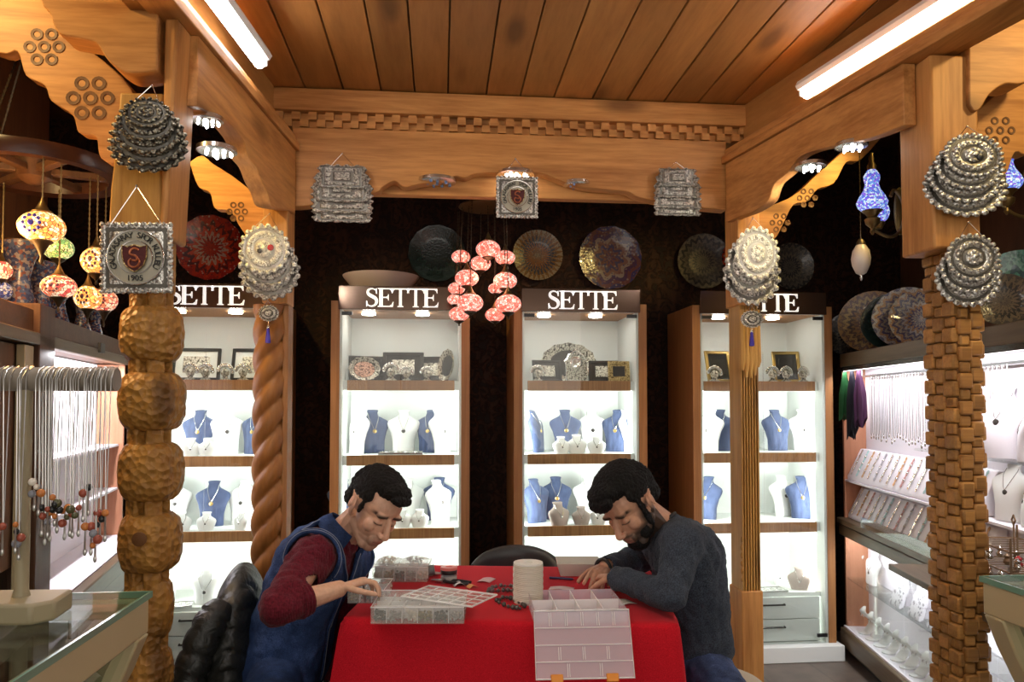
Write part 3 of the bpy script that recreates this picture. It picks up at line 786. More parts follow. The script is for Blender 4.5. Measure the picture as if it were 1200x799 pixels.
# ------------------------------------------------------------------ the four lit display cabinets
M['header'] = plain('bronze_header', (0.085, 0.048, 0.03), 0.16, 0.6)
M['cabin'] = plain('cabinet_inside_white', (0.84, 0.86, 0.83), 0.45)
YC = 3.98
SH = [0.735, 1.122, 1.518]
DT = 0.35
CAB = {}
def cabinet(n, pxc, W, label):
    c = PY(pxc, 472, YC)
    t = thing('display_cabinet', label, 'cabinet', (c.x, YC, 0), 0, 'lit display cabinets along the rear wall')
    CAB[n] = c.x
    w2 = W / 2; pt = 0.045
    for s in (-1, 1):
        MB().bb((s * w2, 0, 0.085), (s * (w2 - pt), 0.45, 1.935)).build('side_panel', M['oak_z'], t, bev=0.002)
        MB().bb((s * (w2 - pt), 0.008, 0.085), (s * (w2 - pt - 0.012), 0.44, 1.89)).build('side_lining', M['cabin'], t)
    MB().bb((-w2 + pt, 0.435, 0.085), (w2 - pt, 0.45, 1.935)).build('back_panel', M['cabin'], t)
    MB().bb((-w2 + pt, 0.005, 1.89), (w2 - pt, 0.45, 1.935)).build('top_panel', M['oak_x'], t)
    hd = MB().bb((-w2 + pt - 0.005, -0.018, 1.888), (w2 - pt + 0.005, 0.004, 2.012)).build('header', M['header'], t, bev=0.002)
    mk = MB(); x = 0; hh = 0.098; spec = []
    for ch, sp in (('S', 0.70), ('E', 0.86), ('T', 0.90), ('T', 0.90), ('E', 0.84)):
        spec.append((ch, x)); x += sp * hh * 0.90
    for ch, q in spec: letter(mk, ch, q - x / 2, 1.902, hh, -0.026, -0.016)
    mk.build('lettering', M['ltr'], hd)
    for z in SH:
        mk = MB().bb((-w2 + pt + 0.012, 0.06, z - 0.05), (w2 - pt - 0.012, 0.435, z)); sh = mk.build('shelf', M['cabin'], t)
        MB().bb((-w2 + pt + 0.035, 0.045, z - 0.052), (w2 - pt - 0.035, 0.06, z + 0.002)).build('shelf_edge', M['oak_x'], sh, bev=0.001)
    MB().bb((-w2 + pt + 0.012, 0.055, DT - 0.02), (w2 - pt - 0.012, 0.435, DT)).build('drawer_top', M['white'], t)
    for k in (0, 1):
        z0 = 0.09 + k * 0.122
        d = MB().bb((-w2 + pt + 0.03, 0.038, z0), (w2 - pt - 0.03, 0.43, z0 + 0.118)).build('drawer', M['white'], t, bev=0.002)
        MB().tube([(-0.12, 0.038, z0 + 0.08), (-0.12, 0.022, z0 + 0.08), (0.12, 0.022, z0 + 0.08), (0.12, 0.038, z0 + 0.08)], 0.005, 8).build('handle', M['smoke'], d)
    MB().bb((-w2 - 0.02, -0.05, 0), (w2 + 0.02, 0.45, 0.085)).build('plinth', M['white'], t, bev=0.004)
    for s in (-1, 1):
        d = MB().bb((s * 0.002, -0.002, 0.088), (s * (w2 - pt - 0.002), 0.003, 1.885)).build('glass_door', M['glass'], t)
        for z in (1.86, 0.12):
            MB().bb((s * (w2 - pt - 0.065), -0.006, z), (s * (w2 - pt - 0.01), 0.006, z + 0.018)).build('hinge', M['black'], d)
    for x in (-w2 * 0.5, w2 * 0.3):
        MB().lathe([(0.036, 0), (0.036, 0.008), (0.028, 0.008), (0.028, 0.003), (0.001, 0.003)], 18, (x, 0.14, 1.886), Matrix.Rotation(math.pi, 3, 'X')).build('downlight', M['led'], t)
    # led strips in the front corners, turned into the cabinet
    for s in (-1, 1):
        l = area_light('cabinet_led_strip', (c.x + s * (w2 - pt - 0.03), YC + 0.085, 0.79), (R(90), 0, R(s * 42)), 0.03, 1.36, CAB_POWER, (0.965, 1.0, 0.965))
    return t
cabinet(1, 240, 0.74, 'lit jewellery cabinet behind the two left posts, two dark picture frames on its top shelf')
cabinet(2, 469.5, 0.725, 'lit jewellery cabinet behind the denim-clad man, copper-centred oval tray on its top shelf')
cabinet(3, 681, 0.725, 'lit jewellery cabinet behind the bearded man, small gold square frame on its top shelf')
cabinet(4, 895, 0.80, 'lit jewellery cabinet behind the fluted post, sign partly hidden so only TTE shows')
CN = {1: 'knuckle-post cabinet', 2: 'denim-man cabinet', 3: 'bearded-man cabinet', 4: 'fluted-post cabinet'}
SN = {0: 'lower shelf', 1: 'middle shelf', 2: 'top shelf', 3: 'drawer top'}
def shelf_z(k): return DT if k == 3 else SH[k]
def shelf_put(kind, cab, sh, px, depth, rz, label, s=1.0, group=None):
    y = YC + depth
    p = PY(px, 500, y)
    g = group or {'blue': 'blue velvet busts', 'white': 'white busts', 'small': 'small white pendant stands', 'beige': 'small beige pendant stands', 'trinket': 'small silver ornaments'}.get(kind)
    return put(kind, KIND[kind], (p.x, y, shelf_z(sh) + 0.0005), R(rz), label, g, s)
def B(kind, cab, sh, px, depth, rz, words, s=1.0):
    base = {'blue': 'blue velvet necklace bust', 'white': 'white necklace bust', 'small': 'small white pendant stand', 'beige': 'small beige pendant stand', 'mid': 'white necklace bust'}[kind]
    return shelf_put(kind, cab, sh, px, depth, rz, '%s %s, %s of %s' % (base, words, SN[sh], CN[cab]), s)
# cabinet 1
B('blue', 1, 1, 233, 0.25, 0, 'facing forward'); B('white', 1, 1, 266, 0.27, 20, 'beside the blue one, centre'); B('blue', 1, 1, 298, 0.24, -25, 'half behind the twisted post')
B('small', 1, 1, 224, 0.10, 10, 'at left before the blue bust'); B('small', 1, 1, 243, 0.10, -5, 'at right before the blue bust')
B('white', 1, 0, 206, 0.26, 18, 'left of the blue one'); B('blue', 1, 0, 250, 0.25, 0, 'facing forward'); B('white', 1, 0, 285, 0.27, -12, 'right of the blue one'); B('blue', 1, 0, 312, 0.2, -50, 'mostly hidden by the twisted post')
B('small', 1, 0, 215, 0.1, 30, 'at the left end'); B('small', 1, 0, 243, 0.1, 0, 'before the blue bust'); B('small', 1, 0, 284, 0.1, -30, 'at the right end')
B('mid', 1, 3, 243, 0.12, 0, 'with a large dark pendant'); B('mid', 1, 3, 198, 0.20, 15, 'with a bead collar at the left', 0.85)
shelf_put('tray', 1, 3, 208, 0.09, 10, 'flat white jewellery tray on the drawers behind the knuckle post')
shelf_put('frame_dark', 1, 2, 228, 0.22, 4, 'black framed silver relief, left of two on the top shelf behind the knuckle post')
shelf_put('frame_dark', 1, 2, 296, 0.22, -4, 'black framed silver relief, right of two on the top shelf behind the knuckle post')
for i, (x, wds) in enumerate(((222, 'left end'), (240, 'second from left'), (263, 'between the two frames'), (284, 'before the right frame'))):
    shelf_put('trinket', 1, 2, x, 0.09, i * 9 - 12, 'silver ornament at the %s, top shelf behind the knuckle post' % wds)
# cabinet 2
B('white', 2, 1, 419, 0.20, -52, 'turned sideways at the left end'); B('blue', 2, 1, 438, 0.27, 18, 'at the left'); B('white', 2, 1, 473, 0.28, 0, 'facing forward in the middle'); B('blue', 2, 1, 503, 0.27, -25, 'at the right'); B('white', 2, 1, 518, 0.19, 50, 'turned sideways at the right end')
shelf_put('tray', 2, 1, 470, 0.11, 0, 'flat silver-edged jewellery tray on the middle shelf behind the denim-clad man', 1.3)
B('blue', 2, 0, 404, 0.27, 20, 'peeping out left of the man'); B('blue', 2, 0, 514, 0.33, -10, 'behind the turned white bust'); B('white', 2, 0, 516, 0.19, 40, 'turned before a blue bust')
B('small', 2, 0, 472, 0.1, 0, 'near the man nose'); B('small', 2, 0, 492, 0.1, -8, 'before the right busts')
B('white', 2, 0, 478, 0.3, 0, 'facing forward behind small stands')
shelf_put('box_frame', 2, 2, 430, 0.3, 20, 'smoky framed relief tilted left on the top shelf behind the denim-clad man')
shelf_put('box_frame', 2, 2, 472, 0.28, 0, 'smoky framed relief at the middle of the top shelf behind the denim-clad man', 1.15)
shelf_put('box_frame', 2, 2, 505, 0.31, -18, 'smoky framed relief tilted right on the top shelf behind the denim-clad man')
shelf_put('tray_copper', 2, 2, 427, 0.14, 12, 'oval silver tray with copper-coloured centre, top shelf behind the denim-clad man')
shelf_put('tray_tall', 2, 2, 521, 0.15, -35, 'tall oval silver tray turned sideways, top shelf behind the denim-clad man')
shelf_put('trinket', 2, 2, 458, 0.12, 0, 'silver ornament left of centre, top shelf behind the denim-clad man', 1.1); shelf_put('trinket', 2, 2, 476, 0.10, 0, 'low silver ornament at the centre, top shelf behind the denim-clad man', 0.9)
shelf_put('trinket', 2, 2, 500, 0.12, 0, 'silver ornament right of centre, top shelf behind the denim-clad man', 0.9)
# cabinet 3
B('blue', 3, 1, 630, 0.22, 62, 'turned sideways at the left end'); B('blue', 3, 1, 663, 0.28, 0, 'facing forward in the middle'); B('blue', 3, 1, 722, 0.24, -32, 'half turned at the right')
B('small', 3, 1, 658, 0.10, 10, 'left of three'); B('small', 3, 1, 676, 0.11, 0, 'middle of three', 1.1); B('small', 3, 1, 699, 0.10, -6, 'right of three')
B('white', 3, 1, 738, 0.24, 45, 'turned sideways at the right end')
B('white', 3, 1, 694, 0.3, 0, 'facing forward behind the small stands')
B('blue', 3, 0, 629, 0.20, 28, 'half turned at the left end'); B('blue', 3, 0, 652, 0.30, 0, 'facing forward behind a beige stand'); B('blue', 3, 0, 709, 0.30, -40, 'beside the bearded man hair')
B('beige', 3, 0, 655, 0.09, 25, 'taller of two', 1.15); B('beige', 3, 0, 681, 0.10, 0, 'lower of two', 0.9); B('small', 3, 0, 701, 0.1, -30, 'beside the bearded man hair')
B('white', 3, 0, 690, 0.3, 0, 'facing forward behind the beige stands'); B('white', 3, 0, 727, 0.2, -50, 'hidden by the bearded man head')
shelf_put('tray_big', 3, 2, 667, 0.30, 0, 'large oval silver tray standing behind the arched plaque')
shelf_put('plaque', 3, 2, 676, 0.12, 0, 'silver plaque with arched crest at the middle of the top shelf behind the bearded man')
shelf_put('box_frame', 3, 2, 642, 0.22, 8, 'silver relief frame left of the arched plaque', 0.85); shelf_put('box_frame', 3, 2, 708, 0.24, -6, 'silver relief frame right of the arched plaque', 0.85)
shelf_put('frame_gold', 3, 2, 726, 0.10, -4, 'small square gold frame with dark medallion, top shelf behind the bearded man', 0.93)
shelf_put('trinket', 3, 2, 630, 0.10, 0, 'silver ornament at the left end, top shelf behind the bearded man')
# cabinet 4
B('white', 4, 1, 830, 0.18, -50, 'turned sideways at the left end'); B('blue', 4, 1, 843, 0.26, -25, 'beside the fluted post'); B('blue', 4, 1, 911, 0.25, 5, 'facing forward at the right'); B('white', 4, 1, 942, 0.24, -10, 'at the right end')
B('blue', 4, 0, 827, 0.24, -45, 'left of the fluted post'); B('white', 4, 0, 918, 0.29, 10, 'behind the blue one'); B('blue', 4, 0, 939, 0.20, -18, 'at the right end')
B('mid', 4, 3, 911, 0.24, 0, 'short with two dark marks', 0.6); B('beige', 4, 3, 935, 0.12, -28, 'beside a short white one', 1.15)
shelf_put('tray', 4, 3, 899, 0.10, 5, 'flat jewellery tray on the drawer top beside the fluted post')
shelf_put('frame_glass', 4, 2, 845, 0.24, 10, 'glass picture frame left of the fluted post'); shelf_put('frame_glass', 4, 2, 924, 0.24, -6, 'glass picture frame right of the fluted post'); 
for i, (x, wds) in enumerate(((838, 'left of the fluted post'), (906, 'first right of the fluted post'), (922, 'middle right of the fluted post'), (942, 'right end'))):
    shelf_put('trinket', 4, 2, x, 0.10, 6 * i, 'silver ornament, %s, on the cabinet top shelf' % wds)
# ================================================================== filigree ornaments hung on the posts and on the cross beam
def tier(mk, rx, rz_, n=18, sq=0.0, bumps=True, th=0.004, dish=0.008):
    def rad(a, k):
        c_, s_ = abs(math.cos(a)), abs(math.sin(a))
        f = 1 + sq * (1.0 / max(c_, s_) - 1)
        sc_ = 1 + (0.07 * abs(math.sin(a * n / 2)) if k > 0.85 else 0)
        return rx * k * f * sc_ * math.cos(a), rz_ * k * f * sc_ * math.sin(a)
    prof = ((0.03, -dish), (0.34, -dish * 0.95), (0.40, -dish * 0.5), (0.50, -dish * 0.5), (0.55, -dish * 0.8), (0.74, -dish * 0.6), (0.78, -dish * 0.05), (0.86, 0.0), (0.90, -dish * 0.35), (0.97, -dish * 0.2), (1.0, 0.001), (1.0, th), (0.6, th), (0.03, th))
    rings = []
    for k, y in prof:
        rings.append([Vector((rad(2 * math.pi * i / 108, k)[0], y, rad(2 * math.pi * i / 108, k)[1])) for i in range(108)])
    f0 = len(mk.f); mk.loft(rings)
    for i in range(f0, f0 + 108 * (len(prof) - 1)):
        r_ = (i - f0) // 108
        if r_ in (1, 2, 6): mk.mi[i] = 1  # groove rings painted darker in place of shadow, so the tiers separate
    if bumps:
        for k, m_, br in ((0.95, n, 0.105), (0.655, int(n * 0.7), 0.10), (0.27, 6, 0.10)):
            for i in range(m_):
                a = 2 * math.pi * (i + 0.5) / m_; x, z = rad(a, k)
                mk.ell((x, -dish * (1 - k) * .7 - 0.003, z), (br * rx, 0.005, br * rz_), nu=8, nv=6)
        mk.ell((0, -dish - .001, 0), (.14 * rx, 0.005, .14 * rz_), nu=10, nv=6)
    return mk
def hang(mk, a, b, top, r=0.0011):
    mk.tube([a, top], r, 5); mk.tube([b, top], r, 5); mk.ell(top, (r * 3, r * 4, r * 3), nu=6, nv=5)
def tiered(label, px, y, tiers, nail_px, mats, sq=0.0, n=26, group='tiered filigree ornaments'):
    # tiers: (centre px x, centre px y, half width px, half height px) from the front (top) tier to the rear
    c = PY(px[0], px[1], y)
    t = thing('filigree_hanging', label, 'wall ornament', c, 0, group)
    sc_ = (PY(px[0] + 100, px[1], y) - c).length / 100
    for i, (tx, ty, hw, hh) in enumerate(tiers):
        p = PY(tx, ty, y + 0.014 * i) - c
        mk = MB(); tier(mk, hw * sc_, hh * sc_, n, sq)
        mk.v = [v + p for v in mk.v]
        mk.build('tier', [mats[min(i, len(mats) - 1)], M['grooveshade_pale'] if mats[min(i, len(mats) - 1)] == M['silverw'] else M['oxid']], t)
    f = tiers[0]; top = PY(nail_px[0], nail_px[1], y) - c
    a = PY(f[0] - f[2] * 0.6, f[1] - f[3] * 0.8, y) - c; b_ = PY(f[0] + f[2] * 0.6, f[1] - f[3] * 0.8, y) - c
    mk = MB(); hang(mk, a, b_, top); mk.build('hanger', M['silverf'], t)
    return t
y1 = YN - 0.165
tiered('dark pear-shaped ornament of many scale rows on the head of the knuckle post', (174, 150), y1,
       [(172, 132, 24, 17), (172, 142, 32, 23), (173, 152, 38, 28), (174, 162, 42, 31), (174, 171, 44, 31)], (178, 100), [M['silverd']], 0.05, 20)
tiered('large tiered silver ornament with dark round stone, upper one on the basket-weave post', (1132, 200), YN - 0.15,
       [(1140, 182, 32, 22), (1136, 195, 38, 24), (1132, 208, 42, 26), (1131, 220, 46, 30)], (1133, 148), [M['silver']], 0.0, 26)
tiered('tiered silver ornament lower down the basket-weave post', (1135, 318), YN - 0.13,
       [(1140, 302, 29, 24), (1137, 315, 33, 25), (1134, 326, 36, 29)], (1135, 260), [M['silver']], 0.0, 24)
tiered('pale tiered ornament with red motif on the twisted post', (313, 305), YF - 0.145,
       [(310, 292, 27, 28), (314, 306, 31, 30), (316, 318, 33, 32)], (316, 250), [M['silverw'], M['silverm']], 0.0, 20)
tiered('pale tiered ornament of white lace discs on the fluted post', (882, 308), YF - 0.145,
       [(887, 297, 24, 28), (881, 310, 28, 30), (881, 322, 31, 32)], (882, 255), [M['silverw'], M['silverm']], 0.0, 20)
# coloured motifs on two of them
def ornament_motif(px, py, y, name, mat, rx, ry, parent):
    p = PY(px, py, y)
    MB().lathe([(rx, 0.0), (rx * 0.9, 0.004), (rx * 0.3, 0.006), (0.0005, 0.006)], 14, p, Matrix.Rotation(R(90), 3, 'X')).build(name, mat, parent, world=True)
orn = [o for o in col.objects if o.name.startswith('filigree_hanging')]
M['redenamel'] = plain('red_enamel', (0.45, 0.03, 0.03), 0.25)
M['blueenamel'] = plain('blue_enamel', (0.05, 0.03, 0.35), 0.25)
ornament_motif(1148, 184, YN - 0.175, 'stone', M['black'], 0.011, 0.008, orn[1])
ornament_motif(317, 290, YF - 0.162, 'red_motif', M['redenamel'], 0.013, 0.01, orn[3])
ornament_motif(304, 294, YF - 0.162, 'dark_motif', M['oxide'], 0.010, 0.01, orn[3])
# square-tiered house-shaped ornaments on the cross beam
tiered('square tiered ornament under the left half of the cross beam', (401, 228), YF - 0.05,
       [(401, 207, 26, 13), (401, 220, 30, 16), (401, 232, 33, 17), (401, 246, 32, 14)], (401, 180), [M['silverm']], 1.0, 16, 'square filigree ornaments')
tiered('square tiered ornament under the right end of the cross beam', (794, 228), YF - 0.05,
       [(794, 208, 20, 10), (794, 219, 23, 12), (794, 230, 25, 13), (794, 241, 25, 11)], (792, 190), [M['silverm']], 1.0, 14, 'square filigree ornaments')
# crest plaques
def crest(label, cx, cy, hw, hh, y, nail, rot=0.0):
    c = PY(cx, cy, y); sc_ = (PY(cx + 100, cy, y) - c).length / 100
    t = thing('crest_plaque', label, 'plaque', c)
    t.rotation_euler = (0, rot, 0)
    mk = MB(); tier(mk, hw * sc_, hh * sc_, 44, 1.0, False, dish=0.002); 
    for i in range(11):
        for s in (-1, 1):
            u = -1 + 2 * i / 10
            mk.ell((u * hw * sc_, -0.002, s * hh * sc_), (0.055 * hw * sc_, 0.006, 0.07 * hh * sc_), nu=8, nv=6); mk.ell((s * hw * sc_, -0.002, u * hh * sc_), (0.07 * hw * sc_, 0.006, 0.055 * hh * sc_), nu=8, nv=6)
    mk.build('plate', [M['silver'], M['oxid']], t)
    S = hw * sc_
    MB().lathe([(S * 0.84, 0.0), (S * 0.82, 0.004), (0.0005, 0.004)], 40, (0, -0.004, 0), Matrix.Rotation(R(90), 3, 'X')).build('disc', plain('satin_silver', (0.42, 0.39, 0.30), 0.45, 0.6), t)
    for q in (0.82, 0.50):
        MB().tube([(S * q * math.cos(i * math.pi / 20), -0.009, S * q * math.sin(i * math.pi / 20)) for i in range(40)], S * 0.022, 6, True).build('ring', M['silverf'], t)
    sh = [(-.36, .34), (-.18, .30), (0, .36), (.18, .30), (.36, .34), (.35, .0), (.27, -.24), (.13, -.38), (0, -.46), (-.13, -.38), (-.27, -.24), (-.35, .0)]
    sd = MB().prism([(x * S, z * S) for x, z in sh], 'xz', -0.016, -0.008).build('shield', plain('dark_red_enamel', (0.07, 0.008, 0.008), 0.3), t, bev=0.001)
    MB().tube([(x * S, -0.016, z * S) for x, z in sh], S * 0.02, 6, True).build('shield_edge', M['goldf'], sd)
    mk = MB()
    for pts in ([(.13, .20), (.02, .25), (-.10, .19), (-.12, .08), (.0, .04), (.09, -.03), (.05, -.12), (-.06, -.10)], [(.12, -.06), (.16, -.16), (.10, -.28), (-.02, -.32), (-.13, -.26), (-.15, -.14), (-.08, -.06)]):
        mk.tube([(x * S, -0.018, z * S) for x, z in scallop(pts, 4)], S * 0.032, 6)
    mk.build('monogram', plain('red_gold_enamel', (0.45, 0.14, 0.06), 0.3, 0.5), sd)
    def text(ch, size, x, z, ang):
        cu = bpy.data.curves.new('t', 'FONT'); cu.body = ch; cu.size = size; cu.extrude = 0.0015; cu.align_x = 'CENTER'; cu.align_y = 'CENTER'
        o = bpy.data.objects.new('t', cu); col.objects.link(o)
        bpy.context.view_layer.update()
        me = bpy.data.meshes.new_from_object(o.evaluated_get(bpy.context.evaluated_depsgraph_get()))
        m4 = Matrix.Translation((x, -0.0115, z)) @ Matrix.Rotation(-ang, 4, 'Y') @ Matrix.Rotation(R(90), 4, 'X') @ Matrix.Diagonal((1.0, 1.0, 1.0, 1.0))
        me.transform(m4)
        bpy.data.objects.remove(o); bpy.data.curves.remove(cu)
        return me
    word = 'GALATASARAY SPOR KUL\u00dcB\u00dc'
    mk = MB(); n = len(word)
    def addme(me):
        mk.add([v.co for v in me.vertices], [tuple(p.vertices) for p in me.polygons]); bpy.data.meshes.remove(me)
    for i, ch in enumerate(word):
        if ch == ' ': continue
        a = R(205) - R(230) * i / (n - 1)
        addme(text(ch, S * 0.25, S * 0.66 * math.cos(a), S * 0.66 * math.sin(a), a - R(90)))
    addme(text('1905', S * 0.24, 0, -S * 0.64, 0))
    o = mk.build('lettering', M['black'], t, smooth=False)
    mk = MB(); tp = PY(nail[0], nail[1], y) - c
    hang(mk, Vector((-S * 0.75, 0, hh * sc_ * 0.98)), Vector((S * 0.75, 0, hh * sc_ * 0.98)), tp, 0.0016); mk.build('hanger', M['silverf'], t)
    return t
crest('square silver football crest plaque on the knuckle post', 160, 302, 40, 41, YN - 0.088, (162, 218), R(-1))
crest('small square silver football crest plaque at the middle of the cross beam', 606, 231, 23, 23, YF - 0.05, (604, 186))
# small oval charms below the two pale ornaments
def charm(label, px, y, hw, hh, nail, tas):
    c = PY(*px, y); sc_ = (PY(px[0] + 100, px[1], y) - c).length / 100
    t = thing('oval_charm', label, 'charm', c)
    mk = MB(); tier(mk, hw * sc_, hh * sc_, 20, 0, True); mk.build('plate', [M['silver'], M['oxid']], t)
    mk = MB(); hang(mk, Vector((-hw * sc_ * 0.5, 0, hh * sc_ * 0.8)), Vector((hw * sc_ * 0.5, 0, hh * sc_ * 0.8)), PY(*nail, y) - c); mk.build('hanger', M['silverf'], t)
    q = PY(*tas, y) - c
    MB().tube([(0, 0, -hh * sc_), (q.x, 0, q.z + 0.05)], 0.0012, 5).build('cord', M['silverf'], t)
    MB().ell((q.x, 0, q.z + 0.045), (0.006, 0.006, 0.008), nu=8, nv=6).build('bead', M['silverf'], t)
    MB().lathe([(0.003, 0.042), (0.007, 0.036), (0.006, 0.03), (0.010, 0.0), (0.011, -0.02), (0.002, -0.022)], 14, (q.x, 0, q.z)).build('tassel', M['blueenamel'], t)
charm('small oval charm with blue tassel under the ornament on the twisted post', (315, 367), YF - 0.14, 11, 9, (314, 352), (314, 396))
charm('small oval charm with violet tassel under the ornament on the fluted post', (881, 374), YF - 0.14, 12, 9, (881, 358), (881, 400))

# crystal spotlights under the beams
M['bluedisc'] = plain('blue_cut_glass', (0.22, 0.32, 0.55), 0.12)
def crystal_light(label, px, y, r, aim=None, power=0.0, cm='led'):
    c = PY(*px, y)
    t = thing('crystal_downlight', label, 'spotlight', c)
    MB().lathe([(r * 0.5, 0.022), (r, 0.014), (r * 1.02, 0.0), (r * 0.86, -0.004), (0.001, 0.0)], 24).build('housing', M['silverf'], t)
    for k in range(9):
        a = k * 2.4; q = r * 0.25 * math.sqrt(k)
        MB().ell((q * math.cos(a), q * math.sin(a), -0.007), (r * 0.09, r * 0.09, 0.006), nu=8, nv=6).build('crystal', M[cm], t)
    if power: spot_light('crystal_light', c + Vector((0, 0, -0.015)), aim, power, (1, 0.95, 0.86), 120, 0.02)
crystal_light('crystal spotlight under the near end of the left beam', (254, 178), 2.46, 0.062, PY(313, 320, YF - 0.1), 7)
crystal_light('crystal spotlight on the far side of the left beam', (242, 142), 2.40, 0.05)
crystal_light('crystal spotlight under the middle of the right beam', (950, 196), 2.74, 0.058, PY(884, 320, YF - 0.1), 7)
crystal_light('crystal spotlight under the near part of the right beam', (998, 172), 2.52, 0.055)
crystal_light('blue cut-glass fitting beneath the cross beam, left of the middle', (512, 214), YF + 0.03, 0.085, cm='bluedisc')
crystal_light('blue cut-glass fitting beneath the cross beam, right of the middle', (676, 217), YF + 0.03, 0.06, cm='bluedisc')
crystal_light('crystal spotlight behind the small crest plaque', (604, 206), YF + 0.03, 0.085, PY(604, 300, YF - 0.25), 3)

# ================================================================== mosaic lamps
M['pinkglass'] = mosaic('pink_mosaic_glass', [(0.95, 0.30, 0.22), (0.98, 0.52, 0.42), (0.90, 0.20, 0.14), (1.0, 0.78, 0.66)], 0.75, 85, (0.45, 0.07, 0.05))
M['orangeglass'] = mosaic('orange_mosaic_glass', [(1.0, 0.55, 0.12), (1.0, 0.72, 0.30), (0.95, 0.35, 0.08), (1.0, 0.86, 0.55)], 1.05, 95, (0.25, 0.06, 0.02))
M['redglass'] = mosaic('red_mosaic_glass', [(0.75, 0.10, 0.08), (0.95, 0.55, 0.35), (0.85, 0.25, 0.12), (1.0, 0.75, 0.5)], 0.8, 95, (0.12, 0.02, 0.02))
M['greenglass'] = mosaic('green_mosaic_glass', [(0.45, 0.65, 0.20), (0.75, 0.85, 0.35), (0.20, 0.45, 0.15), (0.9, 0.85, 0.4)], 0.6, 110, (0.05, 0.06, 0.02))
M['blueglass'] = mosaic('blue_mosaic_glass', [(0.10, 0.16, 0.75), (0.45, 0.65, 1.0), (0.25, 0.12, 0.75), (0.80, 0.92, 1.0), (0.15, 0.35, 0.85)], 0.85, 120, (0.05, 0.05, 0.25))
M['bluedim'] = mosaic('blue_unlit_mosaic', [(0.05, 0.08, 0.35), (0.35, 0.45, 0.75), (0.6, 0.6, 0.65), (0.1, 0.12, 0.4)], 0.12, 130, (0.02, 0.02, 0.06))
M['flower'] = plain('dark_flower_tiles', (0.10, 0.03, 0.05), 0.3)
def chainpts(a, b, n):
    a, b = Vector(a), Vector(b); return [a + (b - a) * i / n for i in range(n + 1)]
def chain(mk, a, b, r=0.004):
    n = max(4, int((Vector(b) - Vector(a)).length / 0.008)); mk.tube(chainpts(a, b, n), [r if i % 2 else r * 0.45 for i in range(n + 1)], 5)
def globe_parts(t, c, rx, rz_, gm, flower=False, tail=1.0, name='globe'):
    c = Vector(c)
    g = MB().lathe([(rx * math.cos(a) if abs(a) < 1.5 else rx * 0.06, rz_ * math.sin(a)) for a in [(-1.25 + 2.5 * i / 14) for i in range(15)]], 24, c).build(name, gm, t)
    MB().lathe([(rx * .42, rz_ * .90), (rx * .46, rz_ * .98), (rx * .30, rz_ * 1.12), (rx * .16, rz_ * 1.5), (rx * .07, rz_ * 1.8), (rx * .05, rz_ * 1.9)], 18, c).build('cap', M['brass'], g)
    MB().lathe([(rx * .05, -rz_ * (1.25 + .75 * tail)), (rx * .10, -rz_ * (1.2 + .65 * tail)), (rx * .05, -rz_ * (1.15 + .5 * tail)), (rx * .16, -rz_ * (1.1 + .3 * tail)), (rx * .32, -rz_ * 1.15), (rx * .50, -rz_ * .97), (rx * .46, -rz_ * .88)], 18, c).build('finial', M['darkbrass'], g)
    if flower:
        mk = MB()
        for k in range(10):
            a = k * math.pi / 5; u, v = 0.36 * math.cos(a), 0.5 * math.sin(a)
            p = Vector((rx * u, -rx * math.sqrt(max(0, 1 - u * u - v * v)) * 1.0, rz_ * v))
            mk.ell(c + p, (rx * .09, rx * .05, rz_ * .13), nu=8, nv=6)
        mk.ell(c + Vector((0, -rx * 1.0, 0)), (rx * .14, rx * .05, rz_ * .2), nu=10, nv=6)
        mk.build('flower_tiles', M['blueenamel'] if flower == 'blue' else M['flower'], g)
    return g
# pink chandelier behind the cross beam
yc = 3.72
cp = PY(570, 243, yc)
t = thing('mosaic_chandelier', 'chandelier of pink mosaic globes hanging behind the middle of the cross beam', 'chandelier', cp)
MB().lathe([(0.02, 0.03), (0.05, 0.02), (0.135, 0.006), (0.14, 0.0), (0.02, -0.006)], 28).build('canopy', M['brass'], t)
MB().tube([(0, 0, 0.02), (0, 0, 3.02 - cp.z)], 0.008, 8).build('rod', M['darkbrass'], t)
for gx, gy, gr, dy in ((572, 292, 14.5, -0.06), (540, 301, 11, 0.05), (563, 309, 12.5, 0.11), (592, 302, 12, 0.07), (547, 326, 14, -0.03), (592, 329, 14, -0.02), (535, 338, 10, 0.09), (581, 338, 9, 0.12),
                       (533, 351, 9, 0.10), (551, 355, 15.5, -0.14), (595.5, 356, 15.5, -0.14), (538, 368, 12, 0.0), (580, 369, 11.5, 0.01)):
    p = PY(gx, gy, yc + dy) - cp; r = gr * (yc + dy) / F * 1.0
    g = globe_parts(t, p, r, r * 0.72, M['pinkglass'], False, 0.5)
    mk = MB(); chain(mk, p + Vector((0, 0, r * 1.3)), Vector((p.x * 0.9, p.y * 0.9, 0.0)), 0.003); mk.build('chain', M['darkbrass'], t)
point_light('chandelier_glow', cp + Vector((0.0, -0.05, -0.36)), 1.2, (1.0, 0.45, 0.3), 0.08)
